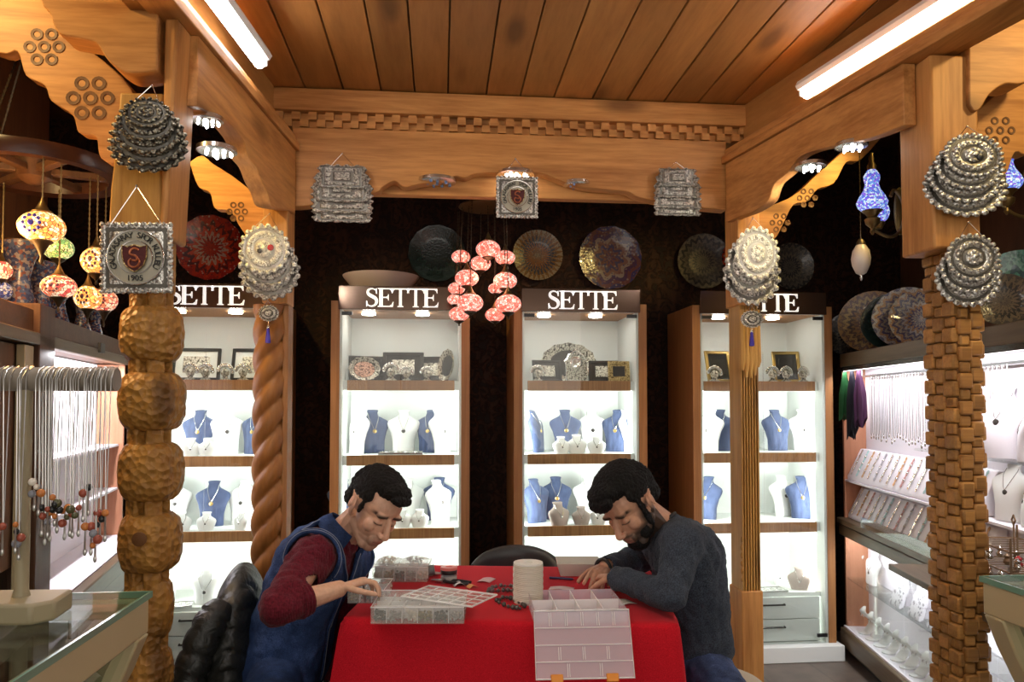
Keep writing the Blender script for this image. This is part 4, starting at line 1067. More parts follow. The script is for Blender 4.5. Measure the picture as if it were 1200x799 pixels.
# ring chandelier at the far left
yc = 2.55
cp = PY(40, 198, yc)
t = thing('ring_chandelier', 'dark wooden wheel chandelier hung with orange and green mosaic globes', 'chandelier', cp)
mk = MB(); prof = [(0.215, -0.022), (0.265, -0.026), (0.27, 0.0), (0.262, 0.022), (0.22, 0.02)]
rings = [[Vector((r_ * math.cos(2 * math.pi * i / 48), r_ * math.sin(2 * math.pi * i / 48), z)) for i in range(48)] for r_, z in prof]
mk.loft(rings + [rings[0]], caps=False); mk.build('wheel_rim', wood('wheel_wood', (0.06, 0.022, 0.012), (0.028, 0.010, 0.006), grain='x', freq=10, rough=0.3), t)
for k in range(3):
    a = k * math.pi / 3 + 0.35
    MB().box((0, 0, -0.005), (0.45, 0.03, 0.022), (0, 0, a)).build('spoke', M['walnut'], t, bev=0.003)
MB().lathe([(0.02, -0.05), (0.05, -0.03), (0.055, 0.03), (0.02, 0.06)], 18).build('hub', M['walnut'], t)
for k in range(3):
    a = k * 2.094 + 0.5
    mk = MB(); chain(mk, (0.24 * math.cos(a), 0.24 * math.sin(a), 0.02), (0, 0, 0.55), 0.005); mk.build('chain', M['darkbrass'], t)
MB().lathe([(0.008, 0.0), (0.008, 3.02 - cp.z - 0.5)], 8, (0, 0, 0.5)).build('rod', M['darkbrass'], t)
for gx, gy, gr, q, dy, gm, fl, tl in ((49, 266, 25, 0.72, -0.2, 'orangeglass', 'blue', 1.6), (68, 291, 17, 0.8, 0.16, 'greenglass', False, 0.6), (113, 306, 17, 0.95, -0.03, 'orangeglass', 'dark', 0.6),
                                      (69, 336, 19, 0.72, -0.12, 'redglass', 'dark', 1.2), (103, 349, 15, 0.95, 0.0, 'orangeglass', 'dark', 1.2), (122, 352, 15, 0.9, 0.12, 'redglass', 'dark', 1.4), (2, 317, 11, 1.0, 0.1, 'redglass', False, 0.4), (2, 341, 11, 1.0, 0.12, 'bluedim', False, 0.5)):
    p = PY(gx, gy, yc + dy) - cp; r = gr * (yc + dy) / F * 0.96
    g = globe_parts(t, p, r, r * q, M[gm], fl, tl)
    an = math.atan2(p.y, p.x); e = Vector((0.24 * math.cos(an), 0.24 * math.sin(an), -0.02)) if p.xy.length > 0.1 else Vector((p.x, p.y, -0.02))
    mk = MB(); chain(mk, p + Vector((0, 0, r * q * 1.8)), Vector((p.x, p.y, -0.02)) if p.xy.length < 0.27 else e, 0.0035); mk.build('chain', M['brass'], t)
point_light('ring_chandelier_glow', cp + Vector((0.05, -0.25, -0.28)), 11.0, (1.0, 0.55, 0.2), 0.08)
# blue wall lamp(s) on the right with brass arms
def sconce(label, px, y, s, lo=True):
    c = PY(*px, y)
    t = thing('mosaic_wall_lamp', label, 'wall lamp', c, 0, 'blue mosaic wall lamps')
    t.scale = (s, s, s)
    g = MB().lathe([(0.012, 0.150), (0.022, 0.135), (0.034, 0.115), (0.033, 0.095), (0.028, 0.078), (0.036, 0.05), (0.055, 0.02), (0.066, -0.005), (0.060, -0.025), (0.040, -0.045)], 24).build('glass_shade', M['blueglass'], t)
    MB().lathe([(0.018, 0.14), (0.02, 0.16), (0.010, 0.18), (0.012, 0.195), (0.004, 0.22)], 14).build('cap', M['brass'], g)
    MB().lathe([(0.004, -0.15), (0.012, -0.135), (0.008, -0.12), (0.03, -0.10), (0.034, -0.08), (0.02, -0.07), (0.03, -0.055), (0.045, -0.042)], 16).build('holder', M['brass'], t)
    MB().tube(scallop([(0.0, -0.105), (0.05, -0.14), (0.11, -0.15), (0.155, -0.10), (0.16, 0.0), (0.12, 0.06), (0.10, 0.03)], 4) and [Vector((a, 0.02, b_)) for a, b_ in scallop([(0.0, -0.105), (0.05, -0.14), (0.11, -0.15), (0.155, -0.10), (0.16, 0.0), (0.12, 0.06), (0.10, 0.03)], 4)], 0.008, 8).build('arm', M['brass'], t)
    MB().ell((0.155, 0.04, -0.03), (0.028, 0.012, 0.11), nu=14, nv=10).build('wall_plate', M['brass'], t)
    if lo:
        g2 = MB().ell((0.062, 0.05, -0.035), (0.045, 0.045, 0.05), nu=18, nv=12).build('small_globe', M['blueglass'], t)
        MB().lathe([(0.012, -0.11), (0.026, -0.085), (0.02, -0.07)], 12, (0.062, 0.05, 0)).build('small_holder', M['brass'], g2)
    return t
sconce('blue mosaic lamp with two glass shades left of the basket-weave post', (1022, 236), 2.9, 0.92)
sconce('blue mosaic lamp partly hidden behind the upper ornament on the basket-weave post', (1179, 212), 2.62, 0.86, False)
# unlit pale pear globe hanging
c = PY(1009, 303, 3.2)
t = thing('pear_globe', 'pale unlit pear-shaped glass globe hanging under the blue lamp', 'lamp', c)
MB().lathe([(0.006, -0.075), (0.022, -0.066), (0.038, -0.03), (0.042, 0.0), (0.036, 0.035), (0.02, 0.062)], 20).build('globe', plain('milky_crackle_glass', (0.50, 0.42, 0.36), 0.3), t)
MB().lathe([(0.021, 0.058), (0.02, 0.075), (0.008, 0.09)], 12).build('cap', M['darkbrass'], t)
MB().lathe([(0.003, -0.10), (0.008, -0.09), (0.006, -0.072)], 10).build('finial', M['silverf'], t)
mk = MB(); chain(mk, (0, 0, 0.085), (0, 0, 3.02 - c.z), 0.003); mk.build('chain', M['darkbrass'], t)

# ================================================================== plates
def plate(label, px, y, rpx, mat, rot=(0, 0, 0), ratio=1.0, cat='plate', scal=0, group='decorated plates'):
    c = PY(*px, y); r = rpx * (PY(px[0] + 100, px[1], y) - c).length / 100
    mk = MB(); rings = []
    for k, z in ((0.02, 0.016), (0.5, 0.016), (0.62, 0.012), (0.9, -0.006), (1.0, -0.010), (1.0, -0.004), (0.62, 0.020), (0.5, 0.024), (0.02, 0.024)):
        rings.append([Vector((r * k * (1 + (scal * math.sin(14 * a) if k > 0.8 else 0)) * math.cos(a), r * k * (1 + (scal * math.sin(14 * a) if k > 0.8 else 0)) * math.sin(a), -z)) for a in [2 * math.pi * i / 84 for i in range(84)]])
    o = mk.loft(rings).build('decorated_plate', mat)
    o.location = c; o.rotation_euler = (R(90) + rot[0], rot[1], rot[2])
    return tag(o, label, cat, group)
P_ = plate_mat
pm_red = P_('red_plate', [(0.42, 0.03, 0.015), (0.30, 0.02, 0.015), (0.45, 0.30, 0.22), (0.55, 0.05, 0.02), (0.10, 0.02, 0.02)], 7, 16, 70)
pm_or = P_('orange_plate', [(0.104, 0.072, 0.033), (0.195, 0.072, 0.016), (0.033, 0.039, 0.046), (0.156, 0.078, 0.026), (0.227, 0.176, 0.098)], 6, 30, 120)
pm_pu = P_('purple_plate', [(0.044, 0.017, 0.055), (0.088, 0.028, 0.033), (0.028, 0.022, 0.088), (0.121, 0.055, 0.055), (0.165, 0.121, 0.121)], 8, 8, 60)
pm_gr = P_('dark_green_plate', [(0.005, 0.014, 0.012), (0.007, 0.021, 0.017), (0.003, 0.009, 0.010), (0.010, 0.025, 0.021)], 9, 14, 90)
pm_gy = P_('grey_plate', [(0.060, 0.054, 0.048), (0.096, 0.078, 0.060), (0.030, 0.030, 0.030), (0.120, 0.096, 0.066)], 12, 20, 140)
pm_bw = P_('blue_white_plate', [(0.40, 0.38, 0.36), (0.10, 0.10, 0.16), (0.30, 0.26, 0.22), (0.07, 0.06, 0.12), (0.35, 0.20, 0.10)], 14, 18, 150)
pm_go = P_('gold_brown_plate', [(0.256, 0.136, 0.048), (0.080, 0.048, 0.040), (0.320, 0.200, 0.080), (0.128, 0.072, 0.048)], 12, 24, 130)
pm_tu = P_('green_turquoise_plate', [(0.018, 0.072, 0.060), (0.030, 0.120, 0.102), (0.012, 0.036, 0.048), (0.060, 0.150, 0.120)], 9, 10, 80)
yw = 4.43
plate('red plate with scalloped edge and flower centre above the knuckle-post cabinet', (246, 290), 4.432, 39, pm_red, scal=0.015)
plate('orange-brown ringed plate right of the pink chandelier', (630, 299), yw, 29, pm_or)
plate('purple flowered plate above the bearded-man cabinet', (715, 302), yw, 36, pm_pu, scal=0.01)
plate('dark green plate left of the pink chandelier', (512, 297), yw, 33, pm_gr, scal=0.01)
plate('dark grey plate left of the fluted post', (825, 306), yw, 31, pm_gy)
plate('dark red plate edge showing just left of the fluted post head', (866, 302), yw, 20, pm_red)
plate('dark grey plate right of the fluted post', (927, 312), yw, 26, pm_gy)
c = PY(447, 330, 4.22)
o = MB().lathe([(0.06, 0.0), (0.10, 0.01), (0.16, 0.10), (0.205, 0.155), (0.21, 0.165), (0.20, 0.165), (0.15, 0.10), (0.09, 0.025), (0.001, 0.02)], 48).build('shallow_bowl', plain('pale_glazed_bowl', (0.45, 0.36, 0.30), 0.3), None, (c.x, 4.20, 1.936))
tag(o, 'wide pale shallow bowl on top of the denim-man cabinet', 'bowl')
# ================================================================== the lit showcases along both side walls (each stands a little askew)
M['showin'] = plain('showcase_white', (0.88, 0.84, 0.90), 0.5)
M['rail'] = wood('olive_brown_rail', (0.15, 0.105, 0.06), (0.085, 0.055, 0.03), grain='x', freq=20, knots=False, rough=0.35)
M['coral'] = wood('reddish_end_panel', (0.55, 0.26, 0.15), (0.42, 0.18, 0.10), grain='z', freq=16, knots=False)
def frame_of(P0, rz):
    m_ = Matrix.Translation(P0) @ Matrix.Rotation(rz, 4, 'Z'); return m_, m_.inverted()
def hit(Mi, px, py, yl):
    # local point of the showcase where the line of sight through a pixel meets the plane y = yl
    o = Mi @ CAMP; d = Mi.to_3x3() @ ray(px, py); return o + d * ((yl - o.y) / d.y)
RP = Vector((2.25, 4.05, 0)); RRZ = R(-100.7)
RM, RMI = frame_of(RP, RRZ)
LP = Vector((-1.548, 3.867, 0)); LRZ = R(100.6)
LM, LMI = frame_of(LP, LRZ)

# panelling that rises behind and above both showcases
def panelling(name, Mx, rz, x0, x1, mat):
    o = MB().bb((x0, 0.44, 0.0), (x1, 0.48, 3.02)).build(name, mat, None, smooth=False); o.location = Mx.translation; o.rotation_euler = (0, 0, rz); return struct(o)
panelling('trim_left_panelling', LM, LRZ, -2.6, 0.3, wood('warm_brown_boards', (0.26, 0.105, 0.04), (0.14, 0.052, 0.02), grain='z', freq=9))
panelling('trim_right_panelling', RM, RRZ, -0.25, 2.6, wood('dull_brown_boards', (0.10, 0.045, 0.022), (0.05, 0.022, 0.011), grain='z', freq=9))
# ---- right showcase: upper open shelves, projecting ledge, lower glazed case
t = thing('wall_showcase', 'long lit showcase along the right wall full of bracelets, plates on its top', 'showcase', RP, RRZ)
L = 2.3
MB().bb((0, 0.0, 1.60), (L, 0.42, 1.675)).build('top_board', M['rail'], t, bev=0.004)
MB().bb((0.03, 0.0, 1.575), (L, 0.02, 1.60)).build('light_rail', M['smoke'], t)
MB().bb((0, 0.13, 0.05), (L, 0.15, 1.60)).build('back_panel', M['showin'], t)
MB().bb((0.0, 0.01, 0.05), (0.02, 0.13, 1.60)).build('end_panel', M['coral'], t)
MB().bb((0.9, 0.015, 1.19), (L, 0.13, 1.198)).build('glass_shelf', M['glass'], t)
zl = 0.76
MB().bb((-0.0, -0.03, zl - 0.03), (L, 0.13, zl)).build('ledge', M['rail'], t, bev=0.004)
MB().bb((0.0, -0.02, zl - 0.095), (L, 0.02, zl - 0.035)).build('ledge_rail', M['rail'], t, bev=0.006)
MB().bb((0.35, -0.028, zl + 0.0), (1.2, -0.023, zl + 0.055)).build('glass_lip', M['glass'], t)
MB().bb((1.25, -0.24, zl - 0.025), (L, -0.031, zl)).build('ledge_leaf', M['rail'], t, bev=0.003)
MB().bb((0.0, 0.0, 0.13), (L, 0.13, 0.16)).build('case_floor', M['showin'], t)
MB().bb((0.0, -0.02, 0.055), (L, 0.02, 0.15)).build('base_rail', M['rail'], t, bev=0.006)
MB().bb((0.0, 0.03, 0.0), (L, 0.13, 0.06)).build('kick_board', M['black'], t)
MB().bb((0.03, 0.012, 0.425), (L, 0.13, 0.433)).build('lower_shelf', M['glass'], t)
for x in (0.0, 0.78, 1.56):
    MB().bb((x + 0.004, 0.003, 0.155), (x + 0.775, 0.007, 0.665)).build('sliding_glass', M['glasslow'], t)
for z, y_, pw in ((1.57, -0.02, 11), (0.655, 0.016, 6)):
    area_light('showcase_led_strip', RM @ Vector((1.0, y_, z)), (R(20), 0, RRZ), 1.9, 0.04, pw, (0.97, 0.95, 1.0))
# bracelet displays: slanted white ramps, each bracelet lying on them is its own thing
def ramp_obj(z, x0, x1, y0, y1, h, label):
    tt = thing('display_ramp', label, 'display stand', RM @ Vector((x0, y0, z)), RRZ, 'white bracelet ramps')
    MB().prism([(0, 0.0), (0, 0.02), (y1 - y0, h), (y1 - y0 + 0.03, h), (y1 - y0 + 0.03, 0.0)], 'yz', 0, x1 - x0).build('ramp', M['showin'], tt, bev=0.004)
    return tt
def bracelet_proto(colr, seed):
    r_ = random.Random(seed)
    tt = thing('bracelet', 'x', 'bracelet')
    pts = [(0, -0.002 + 0.068 * k / 16, 0.030 + 0.138 * k / 16) for k in range(17)]
    MB().tube(pts, [0.005 if k % 2 else 0.0028 for k in range(17)], 6).build('bead_strand', colr, tt)
    for k in (4, 8, 12): MB().ell(pts[k], (0.0065, 0.0065, 0.0065), nu=8, nv=6).build('centre_bead', M['silverf'], tt)
    return tt
BR = {'silver': M['silverf'], 'rose': plain('rose_beads', (0.55, 0.30, 0.28), 0.35), 'turq': plain('turquoise_beads', (0.35, 0.52, 0.52), 0.35), 'grey': plain('grey_beads', (0.38, 0.36, 0.38), 0.35), 'amber': plain('amber_beads', (0.55, 0.32, 0.16), 0.3)}
for z, x0, x1, rowname, q in ((1.198, 0.10, 2.1, 'upper', 0), (0.80, 0.10, 2.1, 'middle', 1)):
    zz = 1.199 if q == 0 else 0.761
for q, (z, rowname) in enumerate(((0.975, 'upper'), (0.761, 'lower'))):
    if q == 0:
        MB().bb((0.02, 0.012, z - 0.012), (L, 0.13, z - 0.002)).build('white_shelf', M['showin'], t)
    ramp_obj(z, 0.03, 1.42, 0.022, 0.095, 0.17, 'slanted white bracelet ramp on the %s row of the right showcase' % rowname)
    keys = list(BR)
    for i in range(17):
        k = keys[(i * 7 + q * 2) % 5] if i % 3 else 'silver'
        nm = {'silver': 'silver', 'rose': 'rose beaded', 'turq': 'pale turquoise beaded', 'grey': 'grey beaded', 'amber': 'amber beaded'}[k]
        lp = Vector((0.09 + i * 0.080, 0.022, z))
        put('bracelet_' + k, lambda k=k: bracelet_proto(BR[k], 3), RM @ lp, RRZ, '%s bracelet lying on the %s white ramp of the right showcase' % (nm, rowname), '%s bracelets on the %s ramp' % (nm, rowname))
# lower case: small white busts, patterned necklace boards, curved earring stands
zf = 0.434
for i, px in enumerate((1003, 1022)):
    lp = hit(RMI, px, 690, 0.085); lp.z = zf
    put('mid', KIND['mid'], RM @ lp, RRZ + R(6), 'white necklace bust, %s in the lower glazed case of the right showcase' % ('farther one' if i == 0 else 'nearer one'), 'white busts', 0.95)
m, nt, b = newmat('patterned_board'); v = nd(nt, 'ShaderNodeTexVoronoi', Scale=48.0); nt.links.new(coords(nt), v.inputs['Vector'])
nt.links.new(ramp(nt, v.outputs['Distance'], [(0.25, (0.25, 0.24, 0.27)), (0.4, (0.72, 0.70, 0.74))]), b.inputs['Base Color']); setp(b, rough=0.5)
for i, px in enumerate((1047, 1069, 1092)):
    lp = hit(RMI, px, 690, 0.02); lp.z = zf + 0.001
    tt = thing('necklace_board', 'slanted grey-patterned display board, %s of three in the lower glazed case' % ('far one', 'middle one', 'near one')[i], 'display board', RM @ lp, RRZ, 'patterned display boards')
    MB().prism([(0, 0), (0, 0.012), (0.07, 0.19), (0.082, 0.19), (0.02, 0)], 'yz', -0.058, 0.058).build('board', m, tt, bev=0.003)
    MB().prism([(0.05, 0), (0.062, 0.14), (0.07, 0.14), (0.09, 0)], 'yz', -0.01, 0.01).build('prop', M['showin'], tt)
def earstand():
    tt = thing('earring_stand', 'x', 'display stand')
    pts = [(0, 0.0, 0.0), (0, 0.035, 0.03), (0, 0.045, 0.07), (0, 0.015, 0.10), (0, -0.01, 0.125), (0, 0.0, 0.15)]
    mk = MB(); sm = []
    for (a, b_), (c_, d_) in zip(scallop([(p[1], p[2]) for p in pts], 4), scallop([(0.026, 0), (0.03, 0), (0.022, 0), (0.026, 0), (0.022, 0), (0.010, 0)], 4)):
        sm.append(((0, a, b_), c_))
    mk.loft([[Vector((p[0] + w_ * 1.2 * math.cos(k * math.pi / 6), p[1] + 0.007 * math.sin(k * math.pi / 6), p[2] + 0.004 * math.sin(k * math.pi / 6))) for k in range(12)] for p, w_ in sm])
    mk.build('curved_card', M['wlin'], tt)
    MB().lathe([(0.034, 0), (0.034, 0.006), (0.03, 0.008), (0.001, 0.008)], 16).build('foot', M['wlin'], tt)
    for s in (-1, 1): MB().ell((s * 0.012, -0.012, 0.105), (0.005, 0.005, 0.008), nu=8, nv=6).build('earring', M['silverf'], tt)
    return tt
for i in range(9):
    put('earstand', earstand, RM @ Vector((0.16 + i * 0.105, 0.055, 0.161)), RRZ + R(15), 'white curved earring stand on the floor of the lower glazed case', 'white earring stands in the lower case', 0.95)
# chains hung in a row above the bracelets, and three scarves at the far end
tt = thing('hanging_rod', 'thin rod of silver chains under the top board of the right showcase', 'rod', RM @ Vector((0.1, 0.085, 1.545)), RRZ)
MB().tube([(0, 0, 0), (1.9, 0, 0)], 0.006, 8).build('bar', M['steel'], tt)
MB().tube([(0.0, 0, 0), (0.0, 0, 0.045)], 0.005, 6).build('bracket', M['steel'], tt); MB().tube([(1.9, 0, 0), (1.9, 0, 0.045)], 0.005, 6).build('bracket', M['steel'], tt)
def chain_proto():
    tt = thing('chain_necklace', 'x', 'necklace')
    MB().tube([(-0.009, 0, -0.32), (-0.011, 0, 0.0), (0, 0, 0.008), (0.011, 0, 0.0), (0.009, 0, -0.32), (0, 0, -0.335)], 0.0016, 5, True).build('chain', M['silverf'], tt)
    MB().ell((0, 0, -0.345), (0.006, 0.004, 0.009), nu=8, nv=6).build('pendant', M['silverf'], tt)
    return tt
rc = random.Random(11)
for i in range(40):
    k = 'chain_r%d' % (i % 1)
    put(k, chain_proto, RM @ Vector((0.22 + i * 0.033, 0.085, 1.545)), RRZ + rc.uniform(-0.1, 0.1), 'thin silver chain hanging in the row under the right showcase top board', 'chains hanging in the right showcase', rc.uniform(0.9, 1.0))
for i, (px, colr, nm, ln) in enumerate(((990, (0.008, 0.05, 0.014), 'green', 0.20), (998, (0.006, 0.005, 0.009), 'black', 0.27), (1006, (0.035, 0.010, 0.03), 'purple', 0.22))):
    lp = hit(RMI, px, 430, -0.015)
    mk = MB(); rings = []
    r_ = random.Random(i)
    for j in range(16):
        u = j / 15; w_ = 0.010 + 0.022 * min(1, u * 2.2)
        rings.append([Vector((w_ * (1 + 0.42 * math.sin(5 * a + i + u)) * math.cos(a) + 0.02 * u * (i - 1), w_ * 0.7 * (1 + 0.35 * math.cos(4 * a + i)) * math.sin(a), -ln * 1.25 * u * (1 + 0.10 * math.sin(3 * a + i) * u))) for a in [2 * math.pi * k / 30 for k in range(30)]])
    mk.loft(rings)
    lp.z = 1.572
    o = mk.build('hanging_scarf', plain(nm + '_silk', colr, 0.7, spec=0.15), None); o.location = RM @ lp; o.rotation_euler = (0, 0, RRZ)
    tag(o, '%s silk scarf bundle hanging at the far end of the right showcase' % nm, 'scarf')
# plates standing in a row on the right showcase top
for i, (px, py, rp, pm, nm) in enumerate(((996, 378, 24, pm_gy, 'dark plate farthest along the row on the right showcase'), (1022, 372, 33, pm_go, 'gold and brown patterned plate second in the row on the right showcase'),
                                          (1046, 372, 30, pm_gr, 'dark green plate third in the row on the right showcase'), (1062, 366, 32, pm_bw, 'white lace-patterned plate fourth in the row on the right showcase'), (1080, 362, 30, pm_bw, 'lace-patterned plate half hidden by the basket-weave post'))):
    lp = hit(RMI, px, py, 0.16 + 0.02 * i); wp = RM @ lp
    r = rp * (RM @ lp - CAMP).length / F * 1.02
    mk = MB(); rings = []
    for k, z in ((0.02, 0.016), (0.5, 0.016), (0.62, 0.012), (0.9, -0.006), (1.0, -0.010), (1.0, -0.004), (0.62, 0.020), (0.5, 0.024), (0.02, 0.024)):
        rings.append([Vector((r * k * math.cos(a), r * k * math.sin(a), -z)) for a in [2 * math.pi * q / 72 for q in range(72)]])
    o = mk.loft(rings).build('decorated_plate', pm)
    o.location = (wp.x, wp.y, 1.677 + r * math.cos(R(12)) + 0.004); o.rotation_euler = (R(78), 0, R(-38))
    tag(o, nm, 'plate', 'plates standing on the right showcase')
lp = hit(RMI, 1192, 325, 0.15)
for nm, px, py, rp, pm in (('turquoise green dish at the right edge of the picture', 1195, 318, 38, pm_tu), ('grey dish beneath the turquoise dish at the right edge', 1176, 345, 26, pm_gy)):
    lp = hit(RMI, px, py, 0.15 if rp > 30 else 0.08); wp = RM @ lp; r = rp * (wp - CAMP).length / F
    mk = MB(); rings = []
    for k, z in ((0.02, 0.016), (0.5, 0.016), (0.62, 0.012), (0.9, -0.006), (1.0, -0.010), (1.0, -0.004), (0.62, 0.020), (0.5, 0.024), (0.02, 0.024)):
        rings.append([Vector((r * k * math.cos(a), r * k * math.sin(a), -z)) for a in [2 * math.pi * q / 72 for q in range(72)]])
    o = mk.loft(rings).build('decorated_plate', pm)
    o.location = (wp.x, wp.y, 1.677 + r * math.cos(R(12)) + 0.004); o.rotation_euler = (R(78), 0, R(-38)); tag(o, nm, 'plate', 'plates standing on the right showcase')
# speckled busts at the near end of the right showcase
for i, (px, kind, z, yl, s, rz_, wd) in enumerate(((1172, 'big', 1.199, 0.075, 0.95, 25, 'tall speckled white bust on the upper glass shelf beside the basket-weave post'), (1200, 'big', 1.199, 0.07, 0.72, -30, 'lower speckled white bust at the right edge on the upper glass shelf'),
                                         (1180, 'white', 0.976, 0.075, 0.86, 20, 'white necklace bust under the glass shelf beside the basket-weave post'), (1202, 'white', 0.976, 0.07, 0.7, -20, 'low white necklace bust at the right edge under the glass shelf'))):
    lp = hit(RMI, px, 480, yl); lp.z = z
    put(kind, KIND[kind], RM @ lp, RRZ + R(rz_), wd, 'white busts', s)
# wire rack with trinkets at the near end
lp = hit(RMI, 1188, 620, -0.12); lp.z = zl + 0.001
wp = RM @ lp
t = thing('wire_rack', 'three-tier bronze wire rack of trinkets at the right edge of the picture', 'rack', wp, RRZ)
M['bronzewire'] = plain('bronze_wire', (0.30, 0.20, 0.12), 0.4, 0.7)
for k in range(4):
    z = 0.012 + k * 0.062
    mk = MB()
    mk.tube([(-0.13, -0.08, z), (0.13, -0.08, z), (0.13, 0.08, z), (-0.13, 0.08, z)], 0.003, 6, True)
    for q in range(9): mk.tube([(-0.12 + q * 0.03, -0.08, z), (-0.12 + q * 0.03, 0.08, z)], 0.0015, 5)
    mk.build('wire_tier', M['bronzewire'], t)
for sx in (-1, 1):
    for sy in (-1, 1):
        MB().tube([(sx * 0.13, sy * 0.08, 0), (sx * 0.13, sy * 0.08, 0.24)], 0.0035, 6).build('upright', M['bronzewire'], t)
MB().tube([(0, 0, 0), (0, 0, 0.26), (-0.01, 0, 0.275), (0, 0, 0.29), (0.01, 0, 0.275), (0, 0, 0.262)], 0.003, 6).build('handle', M['bronzewire'], t)
r_ = random.Random(4)
for k in range(3):
    for q in range(6):
        j = MB().lathe([(0.004, 0.0), (0.010, 0.004), (0.012, 0.012), (0.007, 0.020), (0.011, 0.028), (0.002, 0.036)], 10)
        o = j.build('trinket', (M['brass'], M['bronzewire'], M['silverf'], M['redenamel'])[r_.randrange(4)], None)
        o.location = wp + Matrix.Rotation(RRZ, 3, 'Z') @ Vector((-0.105 + q * 0.042, r_.uniform(-0.05, 0.05), 0.0165 + k * 0.062))
        tag(o, 'little metal trinket standing on a tier of the bronze wire rack', 'trinket', 'trinkets on the wire rack')

# ---- left showcase
t = thing('wall_showcase', 'lit showcase with dark wooden frame along the left wall behind hanging necklaces', 'showcase', LP, LRZ)
MB().bb((-2.2, 0.0, 1.59), (0, 0.42, 1.70)).build('top_board', M['walnut_y'], t, bev=0.004)
MB().bb((-2.2, -0.02, 1.585), (0, 0.02, 1.625)).build('top_rail', M['rail'], t, bev=0.004)
MB().bb((-2.2, 0.12, 0.0), (0.0, 0.14, 1.585)).build('back_panel', M['showin'], t)
MB().bb((-0.02, 0.0, 0.0), (0.0, 0.12, 1.585)).build('end_panel', M['coral'], t)
MB().bb((-1.36, -0.02, 0.0), (-1.20, 0.06, 1.72)).build('corner_post', M['walnut'], t, bev=0.004)
MB().bb((-1.30, 0.06, 0.0), (-1.26, 0.12, 1.585)).build('partition', M['walnut'], t)
for z in (1.19, 0.98): MB().bb((-1.2, 0.02, z), (-0.02, 0.12, z + 0.010)).build('glass_shelf', M['showin'], t)
MB().bb((-1.22, -0.08, 0.735), (0.0, 0.12, 0.76)).build('counter_board', M['showin'], t)
MB().bb((-1.24, -0.13, 0.70), (0.0, -0.09, 0.765)).build('counter_rail', M['rail'], t, bev=0.005)
MB().bb((-1.24, -0.115, 0.61), (0.0, -0.085, 0.695)).build('lower_rail', M['rail'], t, bev=0.005)
MB().bb((-1.2, -0.08, 0.05), (-0.45, -0.07, 0.60)).build('lower_panel', M['showin'], t)
MB().bb((-0.45, -0.08, 0.05), (0.0, -0.07, 0.60)).build('lower_door', M['walnut'], t)
MB().bb((-2.2, 0.02, 0.9), (-1.36, 0.04, 1.58)).build('side_board', wood('brown_side_board', (0.22, 0.12, 0.07), (0.13, 0.07, 0.04), grain='z', freq=14), t)
MB().bb((-1.46, -0.01, 0.80), (-1.38, 0.015, 1.58)).build('pale_strip', M['cream'], t, bev=0.003)
MB().bb((-2.2, -0.06, 0.70), (-1.38, 0.12, 0.77)).build('side_counter', M['walnut_y'], t, bev=0.004)
MB().bb((-0.62, -0.03, 1.61), (-0.55, -0.018, 1.65)).build('latch', M['black'], t)
for z, y_, pw in ((1.575, -0.03, 11), (0.59, 0.15, 0)):
    if pw: area_light('showcase_led_strip', LM @ Vector((-0.62, y_, z)), (R(20), 0, LRZ), 1.1, 0.04, pw, (0.98, 0.95, 1.0))
# patterned vases standing on top
def vase_proto(mat):
    tt = thing('patterned_vase', 'x', 'vase')
    MB().lathe([(0.05, 0), (0.056, 0.006), (0.05, 0.03), (0.035, 0.08), (0.028, 0.12), (0.036, 0.16), (0.052, 0.20), (0.058, 0.225), (0.054, 0.225), (0.03, 0.16), (0.001, 0.12)], 24).build('body', mat, tt)
    MB().tube([(0.057 * math.cos(k * math.pi / 12), 0.057 * math.sin(k * math.pi / 12), 0.226) for k in range(24)], 0.003, 6, True).build('rim', M['silverf'], tt)
    return tt
m, nt, b = newmat('vase_mosaic'); v = nd(nt, 'ShaderNodeTexVoronoi', Scale=120.0); nt.links.new(coords(nt), v.inputs['Vector'])
sp = nt.nodes.new('ShaderNodeSeparateColor'); nt.links.new(v.outputs['Color'], sp.inputs[0])
nt.links.new(ramp(nt, sp.outputs[0], [(0, (0.03, 0.04, 0.10)), (0.35, (0.20, 0.18, 0.19)), (0.6, (0.14, 0.05, 0.04)), (0.8, (0.05, 0.08, 0.16))], 'CONSTANT'), b.inputs['Base Color']); setp(b, rough=0.25)
for i, (px, s, wds) in enumerate(((22, 1.15, 'tallest, at the left edge'), (46, 1.0, 'second from the left edge'), (68, 0.85, 'under the red globe'), (96, 0.8, 'under the orange globes'), (127, 0.75, 'beside the knuckle post'))):
    lp = hit(LMI, px, 380, 0.12); lp.z = 1.701; lp.x = min(lp.x, -0.07)
    put('vase', lambda: vase_proto(m), LM @ lp, R(20 * i), 'dark mosaic-patterned vase on the left showcase, %s' % wds, 'patterned vases', s)

